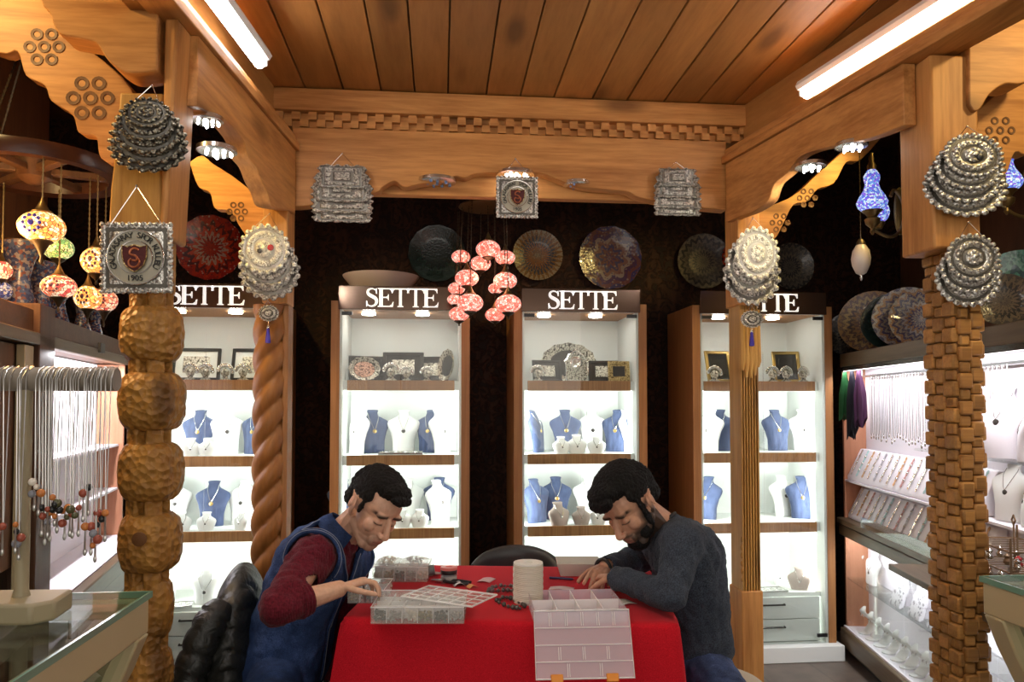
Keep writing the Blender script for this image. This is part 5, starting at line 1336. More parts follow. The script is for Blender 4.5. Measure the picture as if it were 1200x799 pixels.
# ================================================================== glass counters in the foreground
M['sparkle'] = silver('trinket_glitter', (0.55, 0.50, 0.42), (0.10, 0.09, 0.06), 60, 0.4, 1.0)
def counter(label, X0, X1, Y0, Y1, zt):
    # X0 is the side that shows; Y1 the far end
    s = 1 if X1 > X0 else -1
    t = thing('glass_counter', label, 'counter', (X0, Y1, 0))
    W = X1 - X0; D = Y0 - Y1
    MB().bb((0, 0, zt - 0.012), (W, D, zt)).build('glass_top', M['glassg'], t)
    mk = MB().bb((-s * 0.002, 0.003, zt - 0.0125), (s * 0.003, D, zt + 0.0005)); mk.build('glass_edge', M['gedge'], t)
    MB().bb((0, 0.003, zt - 0.0125), (W, -0.003, zt + 0.0005)).build('glass_edge', M['gedge'], t)
    MB().bb((s * 0.004, 0, zt - 0.085), (s * 0.03, D, zt - 0.013)).build('side_rail', M['cream'], t, bev=0.004)
    MB().bb((s * 0.03, -0.004, zt - 0.05), (W, -0.03, zt - 0.013)).build('end_rail', M['cream'], t, bev=0.004)
    # bowed corner leg sweeping inwards below the rail
    outl = [(0.0, -0.084), (0.03, -0.16), (0.075, -0.25), (0.11, -0.36), (0.125, -0.50), (0.125, -0.98), (0.185, -0.98), (0.185, -0.50), (0.17, -0.34), (0.135, -0.22), (0.10, -0.14), (0.08, -0.084)]
    for yy in (-0.005, D + 0.12):
        MB().prism([(s * a, zt + b_) for a, b_ in outl], 'xz', yy, yy - 0.06).build('bowed_leg', M['cream'], t, bev=0.005)
    mk = MB(); pane = [(0.02, -0.09), (0.05, -0.16), (0.095, -0.25), (0.13, -0.36), (0.145, -0.50)]
    mk.loft([[Vector((s * a, -0.07, zt + b_)), Vector((s * a, D + 0.12, zt + b_))] for a, b_ in pane], closed=False)
    mk.build('bowed_glass', M['glassg'], t)
    MB().bb((s * 0.14, -0.03, zt - 0.53), (W, D, zt - 0.50)).build('shelf', M['cream'], t)
    MB().bb((s * 0.14, -0.03, 0.0), (W, D, zt - 0.53)).build('base', M['beige'], t)
    mk = MB().bb((W, -0.02, zt - 0.5), (W - s * 0.01, D, zt - 0.013)); mk.build('rear_glass', M['glassg'], t)
    return t
counter('glass-topped counter with cream bowed legs in the lower left corner', -0.61, -1.35, 0.55, 1.676, 1.0)
counter('glass-topped counter with cream bowed legs in the lower right corner', 1.245, 2.0, 0.55, 1.64, 1.0)
# jewellery inside the left counter
r_ = random.Random(8)
def pad_proto():
    tt = thing('jewellery_pad', 'x', 'tray')
    MB().bb((-0.10, -0.07, 0), (0.10, 0.07, 0.018)).build('pad', M['beige'], tt, bev=0.004)
    for k in range(6):
        MB().tube([(-0.075 + (k % 3) * 0.075 + 0.022 * math.cos(a * 0.5236), -0.032 + (k // 3) * 0.064 + 0.022 * math.sin(a * 0.5236), 0.022) for a in range(12)], 0.0035, 6, True).build('bangle', M['silverf'], tt)
    return tt
for i in range(2):
    for k in range(4):
        put('pad', pad_proto, (-0.90 - 0.26 * i, 1.50 - 0.2 * k, 0.501), R(90), 'beige pad of silver bangles inside the lower-left glass counter', 'bangle pads in the left counter')
for k in range(4):
    put('pad', pad_proto, (1.54, 1.50 - 0.2 * k, 0.501), R(90), 'beige pad of silver bangles inside the lower-right glass counter', 'bangle pads in the right counter')
# price tag cards near the right counter
for px, py in ((1162, 663), (1192, 663)):
    p = PZ(px, py + 3, 1.0) if False else PD(px, py, 2.35)
    tt = MB().bb((-0.022, -0.002, -0.026), (0.022, 0.002, 0.026)).build('price_card', M['white'], None, bev=0.001)
    lp = hit(RMI, px, py, -0.225); tt.location = RM @ Vector((lp.x, -0.225, zl + 0.0275)); tt.rotation_euler = (0, 0, R(-50))
    tag(tt, 'small white price card on the ledge below the bronze wire rack', 'card', 'price cards')

# ================================================================== necklace stand on the left counter
zt = 1.0
pc = PZ(28, 697, zt)
bx_ = PD(25, 600, pc.y * 0.9955 + pc.x * 0.095).x
pb = PY(25, 692, 1.50); pb.z = 1.0012
t = thing('necklace_stand', 'beige T-shaped stand on the left counter, its roller bar hung with necklaces', 'jewellery stand', (pb.x, 1.50, zt + 0.001))
MB().prism([(-0.30, -0.05), (0.05, -0.065), (0.078, -0.035), (0.07, 0.05), (-0.30, 0.07)], 'xy', 0.0, 0.038).build('base', M['beige'], t, bev=0.006)
zb = PY(60, 445, 1.50).z - zt
MB().lathe([(0.016, 0.036), (0.0125, 0.05), (0.0125, zb - 0.02)], 16).build('pole', M['beige'], t)
xe = PY(137, 445, 1.50).x - pb.x
MB().tube([(-0.42, 0, zb), (xe, 0, zb)], 0.0225, 24).build('roller_bar', plain('taupe_velvet', (0.24, 0.20, 0.155), 0.8, sheen=0.3), t)
M['chainm'] = plain('steel_chain', (0.62, 0.60, 0.58), 0.3, 0.9)
bead_cols = {'amber': (0.55, 0.19, 0.05), 'rust': (0.32, 0.07, 0.04), 'black': (0.02, 0.02, 0.02), 'pearl': (0.75, 0.68, 0.58), 'olive': (0.09, 0.09, 0.04), 'grey': (0.25, 0.25, 0.28)}
BM = {k: plain(k + '_beads', v, 0.25) for k, v in bead_cols.items()}
rn = random.Random(21)
xs = [(-2, 612, 'amber'), (8, 612, 'rust'), (23, 610, 'amber'), (27, 618, 'black'), (44, 0, 'pearl'), (49, 566, 'pearl'), (53, 590, 'black'), (57, 600, 'rust'), (60, 592, 'rust'), (63, 596, 'amber'), (68, 578, 'amber'), (71, 586, 'black'), (80, 594, 'amber'),
      (86, 590, 'amber'), (89, 592, 'olive'), (96, 590, 'rust'), (101, 573, 'rust'), (104, 612, 'amber'), (107, 566, 'black'), (111, 612, 'rust'), (116, 620, 'grey'), (121, 596, 'rust'), (127, 596, 'amber')]
for i, (px, py, cl) in enumerate(xs):
    yo = 1.50 - 0.0225 - 0.003 - 0.004 * (i % 3)
    if py == 0: py = 560
    top = PY(px, 440, yo); low_ = PY(px, py, yo)
    ln = top.z - low_.z; zbar = zb + zt
    tt = thing('beaded_necklace', '%s-beaded necklace with long chain hanging from the roller bar' % cl, 'necklace', (top.x, 1.50, zbar), 0, '%s-beaded necklaces on the roller bar' % cl)
    w_ = rn.uniform(0.003, 0.006); d_ = yo - 1.50
    strand = []
    for s in (-1, 1):
        arc = [Vector((s * w_, 0.0255 * math.cos(a), 0.0255 * math.sin(a))) for a in [math.pi * (0.5 + k / 10) for k in range(6)]]
        arc = [Vector((v.x, -abs(v.y) if True else v.y, v.z)) for v in arc]
        dn = [Vector((s * w_ * (1 - u * 0.9), d_, -u * ln)) for u in (0.15, 0.4, 0.7, 1.0)]
        strand.append([arc[0], Vector((s * w_, -0.018, 0.018)), Vector((s * w_, d_, 0.0))] + dn)
    loop = strand[0][::-1] + [Vector((0, 0.012, 0.023))] + strand[1]
    MB().tube(loop, 0.00095, 5).build('chain', M['chainm'], tt)
    zb_ = -ln
    n = rn.choice((1, 1, 2, 3))
    for k in range(n):
        r_b = rn.uniform(0.005, 0.0085)
        MB().ell(((k % 2 - 0.5) * 0.008 if n > 1 else 0, d_ - 0.002, zb_ - k * 0.011), (r_b, r_b, r_b * 1.05), nu=12, nv=8).build('bead', BM[cl] if k == 0 else BM[rn.choice(list(BM))], tt)
    MB().tube([(0, d_ - 0.002, zb_), (0, d_ - 0.002, zb_ - 0.045)], [0.0012, 0.0022], 6).build('pendant_drop', M['chainm'], tt)
    MB().ell((0, d_ - 0.002, zb_ - 0.047), (0.0035, 0.003, 0.007), nu=8, nv=6).build('drop_bead', M['chainm'], tt)
# ================================================================== the work table under its red felt cloth
TZ = 0.755
RH = (CR @ Vector((1, 0, 0))).normalized(); RH.z = 0; RH.normalize()      # across the table
FH = Vector((-RH.y, RH.x, 0))                                              # away from the photographer
fl, fr = PZ(401, 724, TZ), PZ(797, 731, TZ)
TX = (fr - fl); TW = TX.length; TX.normalize(); TYv = Vector((-TX.y, TX.x, 0))
bk = PZ(600, 663, TZ); TD = (bk - fl).dot(TYv)
TC = fl + TX * TW / 2 + TYv * TD / 2
TRZ = math.atan2(TX.y, TX.x)
t = thing('work_table', 'square work table hidden under the red cloth', 'table', (TC.x, TC.y, 0), TRZ)
MB().bb((-TW / 2 + 0.01, -TD / 2 + 0.01, TZ - 0.035), (TW / 2 - 0.01, TD / 2 - 0.01, TZ - 0.006)).build('tabletop', M['walnut'], t, bev=0.004)
for sx in (-1, 1):
    for sy in (-1, 1):
        MB().bb((sx * (TW / 2 - 0.09), sy * (TD / 2 - 0.09), 0), (sx * (TW / 2 - 0.04), sy * (TD / 2 - 0.04), TZ - 0.036)).build('leg', M['walnut'], t, bev=0.004)
m, nt, b = newmat('red_felt'); n = nd(nt, 'ShaderNodeTexNoise', Scale=420.0, Detail=2.0); nt.links.new(coords(nt), n.inputs['Vector'])
nt.links.new(ramp(nt, n.outputs[0], [(0.35, (0.42, 0.008, 0.016)), (0.65, (0.60, 0.014, 0.026))]), b.inputs['Base Color']); setp(b, rough=0.95, sheen=0.06, spec=0.05); bump(nt, b, n.outputs[0], 0.15, 0.002)
M['felt'] = m
def cloth_ring(off, z, amp):
    out = []; N = 220; hw, hd, rc_ = TW / 2, TD / 2, 0.03
    per = []
    for i in range(N):
        u = i / N * 4; sd = int(u); f = u - sd
        if sd == 0: x, y, nx, ny = -hw + 2 * hw * f, -hd, 0, -1
        elif sd == 1: x, y, nx, ny = hw, -hd + 2 * hd * f, 1, 0
        elif sd == 2: x, y, nx, ny = hw - 2 * hw * f, hd, 0, 1
        else: x, y, nx, ny = -hw, hd - 2 * hd * f, -1, 0
        # near a corner the cloth turns and hangs out in a fold
        cx_, cy_ = abs(x) / hw, abs(y) / hd
        corner = max(0.0, min(cx_, cy_) - 0.80) / 0.20
        dx, dy = nx, ny
        if corner > 0:
            dx = nx + corner * math.copysign(1, x) * (0.9 if nx == 0 else 0); dy = ny + corner * math.copysign(1, y) * (0.9 if ny == 0 else 0)
            l_ = math.hypot(dx, dy); dx /= l_; dy /= l_
        s_ = i / N * 2 * math.pi
        if off < 0.004:
            out.append(Vector((x * (hw + off) / hw, y * (hd + off) / hd, z))); continue
        k = off * ((1 if sd in (0, 2) else 0.3) + 1.1 * corner ** 2) + amp * (0.55 * math.sin(9 * s_ + 0.5) + 0.45 * math.sin(17 * s_ + 1.3) + 0.25 * math.sin(31 * s_))
        ex = rc_ * corner ** 2 * 0.35
        out.append(Vector((x + dx * k - math.copysign(ex, x) * (1 if off < 0.03 else 0.4), y + dy * k - math.copysign(ex, y) * (1 if off < 0.03 else 0.4), z)))
    return out
mk = MB(); rings = [cloth_ring(-0.35 * min(TW, TD), TZ, 0), cloth_ring(-0.03, TZ, 0), cloth_ring(-0.004, TZ, 0), cloth_ring(0.005, TZ - 0.004, 0), cloth_ring(0.010, TZ - 0.014, 0.0005)]
for k in range(1, 15):
    u = k / 14; rings.append(cloth_ring(0.010 + 0.050 * u ** 0.9, TZ - 0.014 - 0.62 * u, 0.013 * u))
mk.loft(rings, caps=False)
c_ = len(mk.v); mk.v.append(Vector((0, 0, TZ))); 
for i in range(220): mk.f.append((c_, i, (i + 1) % 220)); mk.mi.append(0)
o = mk.build('tablecloth', M['felt'], None, ang=70)
o.location = (TC.x, TC.y, 0); o.rotation_euler = (0, 0, TRZ)
s_ = o.modifiers.new('thickness', 'SOLIDIFY'); s_.thickness = 0.003; s_.offset = -1
tag(o, 'red felt cloth draped over the work table between the two men', 'tablecloth')
TOP = TZ + 0.0012
def on(px, py, dz=0.0):
    p = PZ(px, py, TOP + dz); return p
# ---- compartment boxes of clear plastic
M['clear'] = clearplastic('clear_plastic', (0.80, 0.82, 0.78), 0.17, 0.15)
M['milky'] = clearplastic('milky_lid_plastic', (0.86, 0.78, 0.88), 0.36, 0.2)
M['rib'] = clearplastic('lid_rib_plastic', (0.97, 0.95, 0.97), 0.8, 0.2)
M['orange'] = plain('orange_clip', (0.80, 0.28, 0.02), 0.4)
BEADS = [plain('silver_beads', (0.45, 0.44, 0.42), 0.3, 0.7), plain('dark_beads', (0.06, 0.055, 0.05), 0.35), plain('olive_gold_beads', (0.30, 0.25, 0.14), 0.35, 0.5), plain('pale_beads', (0.62, 0.58, 0.50), 0.4)]
def organizer(label, p, rz, w_, d_, h_, nx, ny, seed, lid=True):
    t = thing('compartment_box', label, 'storage box', p, rz, None)
    r_ = random.Random(seed); th = 0.0022
    mk = MB().bb((-w_ / 2, 0, 0), (w_ / 2, d_, th))
    for s in (-1, 1): mk.bb((s * w_ / 2, 0, th), (s * (w_ / 2 - th), d_, h_))
    mk.bb((-w_ / 2 + th, 0, th), (w_ / 2 - th, th, h_)); mk.bb((-w_ / 2 + th, d_ - th, th), (w_ / 2 - th, d_, h_))
    mk.build('tray', M['clear'], t)
    for i in range(1, nx): MB().bb((-w_ / 2 + w_ * i / nx - 0.001, th, th), (-w_ / 2 + w_ * i / nx + 0.001, d_ - th, h_ - 0.004)).build('divider', M['rib'], t)
    for i in range(1, ny): MB().bb((-w_ / 2 + th, d_ * i / ny - 0.001, th), (w_ / 2 - th, d_ * i / ny + 0.001, h_ - 0.004)).build('divider', M['rib'], t)
    for q in range(4):
        mk = MB()
        for i in range(nx):
            for j in range(ny):
                if (i * 3 + j * 5 + seed) % 4 != q: continue
                for k in range(40):
                    x = -w_ / 2 + w_ * (i + r_.uniform(0.1, 0.9)) / nx; y = d_ * (j + r_.uniform(0.12, 0.88)) / ny
                    rb = r_.uniform(0.003, 0.0055); mk.ell((x, y, th + rb + r_.uniform(0, h_ * 0.5)), (rb, rb * r_.uniform(.8, 1.2), rb), nu=6, nv=4)
        if mk.v: tag(mk.build('bead_filling', BEADS[q], t), kind='stuff')
    if lid:
        MB().bb((-w_ / 2 - 0.001, -0.001, h_ + 0.0005), (w_ / 2 + 0.001, d_ + 0.001, h_ + 0.003)).build('lid', M['clear'], t)
        mk = MB().tube([(-w_ / 2, 0, h_ + 0.004), (w_ / 2, 0, h_ + 0.004), (w_ / 2, d_, h_ + 0.004), (-w_ / 2, d_, h_ + 0.004)], 0.0018, 6, True); mk.build('lid_rim', M['rib'], t)
    return t
pA = on(489, 731); rzA = TRZ + R(4)
organizer('large clear compartment box of beads at the front left of the red cloth', pA, rzA, 0.272, 0.20, 0.044, 6, 4, 1)
pB = on(428, 716); organizer('clear compartment box of beads by the denim-clad man hand', on(428, 707), TRZ + R(2), 0.115, 0.17, 0.036, 3, 4, 2)
pC = on(460, 690); 
organizer('clear compartment box of beads at the rear of the pile, bags of beads on top', on(468, 682), TRZ + R(3), 0.20, 0.15, 0.05, 5, 3, 3)
# bags of beads on the rear box
M['bag'] = clearplastic('clear_bag', (0.80, 0.82, 0.84), 0.28, 0.12)
rb_ = Matrix.Rotation(TRZ + R(3), 3, 'Z')
for i, (x, w_, nm) in enumerate(((-0.055, 0.085, 'left'), (0.045, 0.10, 'right'))):
    mk = MB(); mk.grid(lambda u, v, w_=w_, i=i: Vector(((u - 0.5) * w_, (v - 0.5) * 0.13, 0.022 * math.sin(u * math.pi) ** 0.6 * math.sin(v * math.pi) ** 0.6 + 0.002 * math.sin(u * 31 + i) * math.sin(v * 27))), 22, 22)
    mk.grid(lambda u, v, w_=w_: Vector(((u - 0.5) * w_, (v - 0.5) * 0.13, 0.0)), 4, 4)
    pt = on(468, 682) + rb_ @ Vector((x, 0.075, 0.056))
    o = mk.build('bead_bag', M['bag'], None); o.location = pt; o.rotation_euler = (0, 0, TRZ + R(3 + 8 * i - 4))
    tag(o, 'clear plastic bag, %s of two lying on the rear compartment box' % nm, 'bag')
    t_ = o; r_ = random.Random(i); mb = MB()
    for k in range(60): mb.ell((r_.uniform(-.3, .3) * w_, r_.uniform(-.045, .045), r_.uniform(0.003, 0.012)), 0.0032, nu=6, nv=4)
    b_ = mb.build('bead_filling', BEADS[0 if i else 3], o); tag(b_, kind='stuff')
# a loose gridded lid lying across the front box
pl_ = pA + Matrix.Rotation(rzA, 3, 'Z') @ Vector((0.085, 0.11, 0.0505))
t = thing('box_lid', 'loose clear gridded lid lying askew across the front left compartment box', 'lid', pl_, rzA + R(-28))
mk = MB().bb((-0.125, -0.075, 0), (0.125, 0.075, 0.0025)); mk.build('panel', M['clear'], t)
mk = MB().tube([(-0.125, -0.075, 0.003), (0.125, -0.075, 0.003), (0.125, 0.075, 0.003), (-0.125, 0.075, 0.003)], 0.003, 6, True); mk.build('rim', M['rib'], t)
for k in range(1, 6): MB().tube([(-0.125 + k * 0.0417, -0.075, 0.003), (-0.125 + k * 0.0417, 0.075, 0.003)], 0.0014, 5).build('rib', M['rib'], t)
for k in range(1, 4): MB().tube([(-0.125, -0.075 + k * 0.0375, 0.003), (0.125, -0.075 + k * 0.0375, 0.003)], 0.0014, 5).build('rib', M['rib'], t)
# ---- open organiser with its lid hanging over the table edge
a, b_ = on(626, 731), on(735, 729)
wv = (b_ - a); w_ = wv.length; wv.normalize(); rz_o = math.atan2(wv.y, wv.x)
mid = (a + b_) / 2; bk = on(660, 691); d_ = 0.235
t = thing('compartment_box', 'open clear compartment box whose lid hangs down over the table edge', 'storage box', mid, rz_o)
th, h_ = 0.002, 0.040
mk = MB().bb((-w_ / 2, 0, 0), (w_ / 2, d_, th))
for s in (-1, 1): mk.bb((s * w_ / 2, 0, th), (s * (w_ / 2 - th), d_, h_))
mk.bb((-w_ / 2 + th, 0, th), (w_ / 2 - th, th, h_)); mk.bb((-w_ / 2 + th, d_ - th, th), (w_ / 2 - th, d_, h_)); mk.build('tray', M['milky'], t)
for i in range(1, 4): MB().bb((-w_ / 2 + w_ * i / 4 - 0.0012, th, th), (-w_ / 2 + w_ * i / 4 + 0.0012, d_ - th, h_ - 0.002)).build('divider', M['rib'], t)
MB().bb((-w_ / 2 + th, d_ / 2 - 0.0012, th), (w_ / 2 - th, d_ / 2 + 0.0012, h_ - 0.002)).build('divider', M['rib'], t)
r_ = random.Random(5); mk = MB()
for k in range(46): mk.ell((r_.uniform(-.47, .47) * w_, d_ * r_.choice((0.12, 0.42, 0.60, 0.85)) + r_.uniform(-.008, .008), th + 0.004), (r_.uniform(.002, .006), 0.003, 0.003), nu=6, nv=4)
tag(mk.build('bead_filling', BEADS[1], t), kind='stuff')
LH = 0.185
lt = Matrix.Rotation(R(-24), 3, 'X')
def lv(x, z, o_=0): return lt @ Vector((x, -o_, -z)) + Vector((0, -0.006, h_ - 0.002))
lid = MB(); ww = w_ / 2 + 0.002
def slab(mk, x0, x1, z0, z1, o0, o1):
    mk.loft([[lv(x0, z0, o0), lv(x1, z0, o0), lv(x1, z1, o0), lv(x0, z1, o0)], [lv(x0, z0, o1), lv(x1, z0, o1), lv(x1, z1, o1), lv(x0, z1, o1)]])
slab(lid, -ww, ww, 0, LH, 0, 0.003); lo = lid.build('lid', M['milky'], t)
mk = MB().tube([lv(-ww, 0, 0.004), lv(ww, 0, 0.004), lv(ww, LH, 0.004), lv(-ww, LH, 0.004)], 0.0032, 6, True); mk.build('lid_rim', M['rib'], lo)
zr = [0.0, 0.048, 0.095, 0.14, 0.185]
for z in zr[1:4]: MB().tube([lv(-ww, z, 0.004), lv(ww, z, 0.004)], 0.0018, 6).build('lid_rib', M['rib'], lo)
for n_, z0, z1 in ((6, zr[0], zr[1]), (4, zr[2], zr[3]), (3, zr[3], zr[4])):
    for i in range(1, n_):
        for q in (-0.003, 0.003): MB().tube([lv(-ww + 2 * ww * i / n_ + q, z0 + 0.005, 0.004), lv(-ww + 2 * ww * i / n_ + q, z1 - 0.005, 0.004)], 0.0013, 5).build('lid_rib', M['rib'], lo)
for x in (-ww * 0.58, ww * 0.55):
    mk = MB(); slab(mk, x - 0.017, x + 0.017, LH - 0.012, LH + 0.010, -0.002, 0.010); mk.build('clip', M['orange'], t, bev=0.002)
# ---- spool of clear cord
p = on(619, 705)
t = thing('cord_spool', 'large spool wound with pale translucent cord on the red cloth', 'spool', p)
hs = 0.128; r0 = 0.049
MB().lathe([(r0 * 0.30, 0), (r0 * 0.96, 0), (r0 * 0.98, 0.004), (r0 * 0.9, 0.006), (r0 * 0.9, hs - 0.006), (r0 * 0.98, hs - 0.004), (r0 * 0.96, hs), (r0 * 0.30, hs), (r0 * 0.28, hs - 0.02), (r0 * 0.25, hs - 0.02)], 40).build('reel', M['wlin'], t)
prof = [(r0 * 0.85, 0.006)]; n_ = 26
for k in range(n_ * 4):
    z = 0.006 + (hs - 0.012) * k / (n_ * 4); prof.append((r0 * (0.985 + 0.02 * math.sin(k * math.pi / 2) + 0.015 * math.sin(k * 0.37)), z))
prof.append((r0 * 0.85, hs - 0.006))
MB().lathe(prof, 48).build('cord_winding', plain('pale_cord', (0.66, 0.62, 0.54), 0.25, coat=0.5), t, ang=80)
# ---- small reels, pliers and scraps
p = on(526, 681)
t = thing('thread_reel', 'small thread reel with red top and black band on the table', 'reel', p)
MB().lathe([(0.030, 0.0), (0.031, 0.003), (0.026, 0.005), (0.026, 0.022), (0.031, 0.024), (0.031, 0.027), (0.001, 0.027)], 28).build('clear_reel', M['bag'], t)
MB().lathe([(0.0265, 0.006), (0.029, 0.010), (0.029, 0.018), (0.0265, 0.021)], 28).build('grey_thread', plain('grey_thread', (0.40, 0.38, 0.37), 0.7), t)
MB().lathe([(0.029, 0.028), (0.030, 0.032), (0.030, 0.040), (0.029, 0.042), (0.001, 0.042)], 28).build('black_band', M['black'], t)
MB().lathe([(0.030, 0.0425), (0.031, 0.046), (0.030, 0.052), (0.012, 0.0535), (0.012, 0.050), (0.001, 0.050)], 28).build('red_top', plain('red_reel', (0.75, 0.22, 0.19), 0.35), t)
def pliers(label, p, rz, colr, tip):
    t = thing('pliers', label, 'pliers', p, rz)
    for s in (-1, 1):
        MB().tube([Vector((a, s * b2, 0.008)) for a, b2 in scallop([(0.0, 0.004), (-0.02, 0.012), (-0.05, 0.018), (-0.085, 0.014), (-0.10, 0.010)], 4)], 0.0055, 8).build('handle', colr, t)
        MB().tube([(0.0, s * 0.004, 0.008), (0.02, s * 0.005, 0.008), (0.05, s * 0.0015, 0.008)], [0.006, 0.005, 0.0018], 8).build('jaw', tip, t)
    MB().lathe([(0.009, 0.0), (0.009, 0.015), (0.004, 0.017)], 14).build('rivet', M['steel'], t)
    return t
pliers('black-handled pliers lying beside the small thread reel', on(520, 683), R(155), M['black'], M['steel'])
pliers('pliers with one red handle end behind the beads boxes', on(505, 674), R(-10), M['redenamel'], M['steel'])
p = on(503, 675)
t = thing('tape_roll', 'grey roll of thread lying on its side near the red-topped reel', 'reel', p)
MB().lathe([(0.012, -0.02), (0.020, -0.02), (0.021, -0.017), (0.017, -0.015), (0.018, 0.015), (0.021, 0.017), (0.020, 0.02), (0.012, 0.02)], 22, (0, 0, 0.0215), Matrix.Rotation(R(80), 3, 'Y')).build('roll', plain('grey_tape', (0.20, 0.22, 0.23), 0.5), t)
def paper(label, px, py, w_, d_, rz, colr, cat='paper', bend=0.004):
    mk = MB(); mk.grid(lambda u, v: Vector(((u - .5) * w_, (v - .5) * d_, 0.0008 + bend * math.sin(u * math.pi))), 8, 4)
    o = mk.build('paper_slip', plain('paper_' + label.split()[0] + str(px), colr, 0.7), None); o.location = on(px, py); o.rotation_euler = (0, 0, R(rz))
    s_ = o.modifiers.new('thickness', 'SOLIDIFY'); s_.thickness = 0.0006
    return tag(o, label, cat)
paper('pale pink paper slip left of the cord spool', 570, 680, 0.05, 0.065, -25, (0.75, 0.48, 0.46))
paper('orange paper slip near the small reel', 553, 688, 0.035, 0.028, 30, (0.70, 0.34, 0.10), bend=0.008)
paper('white crumpled scrap beside the small reel', 538, 686, 0.04, 0.035, 10, (0.75, 0.72, 0.68), bend=0.012)
paper('pink-white paper slip right of the cord spool', 658, 690, 0.085, 0.045, -18, (0.80, 0.62, 0.60))
paper('white card under the bearded man forearm', 731, 706, 0.06, 0.06, 20, (0.72, 0.66, 0.60))
o = MB().tube([(-0.045, 0, 0.0045), (0.038, 0, 0.0045), (0.046, 0, 0.0045)], [0.0042, 0.0042, 0.001], 10).build('pen', plain('dark_blue_pen', (0.03, 0.03, 0.10), 0.3), None)
o.location = on(658, 679); o.rotation_euler = (0, 0, R(-20)); tag(o, 'dark pen lying right of the cord spool', 'pen')
# strings of dark beads
for i, (pts, wd) in enumerate(([(573, 690), (585, 686), (598, 687), (610, 691), (604, 694), (590, 692), (578, 694)], 'upper string of dark beads left of the cord spool'), ) if False else enumerate((([(572, 695), (580, 690), (592, 688), (604, 690), (600, 694), (588, 694)], 'upper string of dark metal beads left of the cord spool'),
                              ([(582, 706), (592, 702), (604, 706), (614, 712), (606, 715), (594, 712)], 'lower string of dark metal beads left of the cord spool'))):
    cpt = on(*pts[0])
    t = thing('bead_string', wd, 'beads', cpt)
    lp_ = scallop([(on(a, c2).x - cpt.x, on(a, c2).y - cpt.y) for a, c2 in pts + [pts[0]]], 5)
    MB().tube([(x, y, 0.005) for x, y in lp_], 0.0012, 5).build('cord', M['black'], t)
    mk = MB()
    rb_q = random.Random(9 + i)
    for k, (x, y) in enumerate(lp_[::2]):
        q = rb_q.uniform(0.0045, 0.0085); mk.ell((x + rb_q.uniform(-.003, .003), y + rb_q.uniform(-.003, .003), q + 0.0005), (q, q * 0.9, q), nu=8, nv=6)
    tag(mk.build('beads', BEADS[1] if i else plain('gunmetal_beads', (0.16, 0.15, 0.14), 0.3, 0.6), t), kind='stuff')
# shallow white carton at the back
p = on(680, 676)
t = thing('carton_tray', 'shallow white lidless carton at the back right of the table', 'box', p, TRZ + R(4))
MB().loft([[Vector((sx * (0.072 + q), 0.07 + sy * (0.06 + q), z)) for sx, sy in ((-1, -1), (1, -1), (1, 1), (-1, 1))] for q, z in ((0, 0), (0.012, 0.048), (0.008, 0.048), (-0.003, 0.003))]).build('carton', plain('white_carton', (0.62, 0.60, 0.54), 0.6), t, bev=0.001)
for k in range(3): MB().bb((-0.06 + 0.042 * k, 0.02, 0.0035), (-0.025 + 0.042 * k, 0.12, 0.012)).build('packet', M['bag'], t)

# ---- the empty chair behind the table
p = PZ(606, 480, 0) if False else PD(606, 640, 3.44)
t = thing('chair', 'chair with a curved black padded back behind the table', 'chair', (p.x, p.y, 0), TRZ)
zt_ = PD(606, 640, 3.44).z
M['leather'] = plain('black_leather', (0.018, 0.018, 0.02), 0.35)
mk = MB(); rings = []
for i in range(25):
    u = -1 + 2 * i / 24; a = u * 1.15
    x = 0.20 * math.sin(a) / math.sin(1.15); y = -0.10 + 0.14 * math.cos(a) ; zt2 = zt_ - 0.075 * abs(u) ** 2.2
    ring = [Vector((x + math.sin(a) * 0.022 * math.cos(q) * 1.0, y + 0.026 * math.cos(q) * math.cos(a), (zt2 + 0.50) / 2 + (zt2 - 0.50) / 2 * math.copysign(abs(math.sin(q)) ** 0.5, math.sin(q)))) for q in [2 * math.pi * k / 20 for k in range(20)]]
    rings.append(ring)
mk.loft(rings).build('backrest', M['leather'], t)
MB().loft([[Vector((0.21 * k * math.copysign(abs(math.cos(q)) ** .6, math.cos(q)), -0.13 + 0.19 * k * math.copysign(abs(math.sin(q)) ** .6, math.sin(q)), z)) for q in [2 * math.pi * j / 28 for j in range(28)]] for k, z in ((0.93, 0.40), (1, 0.42), (1, 0.455), (0.9, 0.475), (0.4, 0.48))]).build('seat', M['leather'], t)
for sx in (-1, 1):
    for sy in (-0.28, 0.02): MB().tube([(sx * 0.17, sy, 0.40), (sx * 0.185, sy + (0.02 if sy > -0.1 else -0.02), 0.0)], [0.018, 0.013], 10).build('leg', M['walnut'], t)
# ================================================================== the two men
UP = Vector((0, 0, 1)); TC_ = -FH            # towards the photographer
def blob(mk, p, r, q=None, r2=None, n=14):
    # a tapered capsule (or a ball) used to model flesh before it is fused into one skin
    p = Vector(p)
    if q is None: return mk.ell(p, r, nu=n, nv=10)
    q = Vector(q); r2 = r if r2 is None else r2
    ax = (q - p)
    if ax.length < 1e-6: return mk.ell(p, r, nu=n, nv=10)
    ax.normalize(); u = ax.orthogonal().normalized(); v = ax.cross(u)
    rings = []
    for k in range(0, 7):
        t = math.pi / 2 * k / 6; rr_ = r * math.sin(t) + 1e-5; rings.append([p - ax * r * math.cos(t) + (u * math.cos(a) + v * math.sin(a)) * rr_ for a in [2 * math.pi * i / n for i in range(n)]])
    for k in range(0, 7):
        t = math.pi / 2 * k / 6; rr_ = r2 * math.cos(t) + 1e-5; rings.append([q + ax * r2 * math.sin(t) + (u * math.cos(a) + v * math.sin(a)) * rr_ for a in [2 * math.pi * i / n for i in range(n)]])
    return mk.loft(rings)
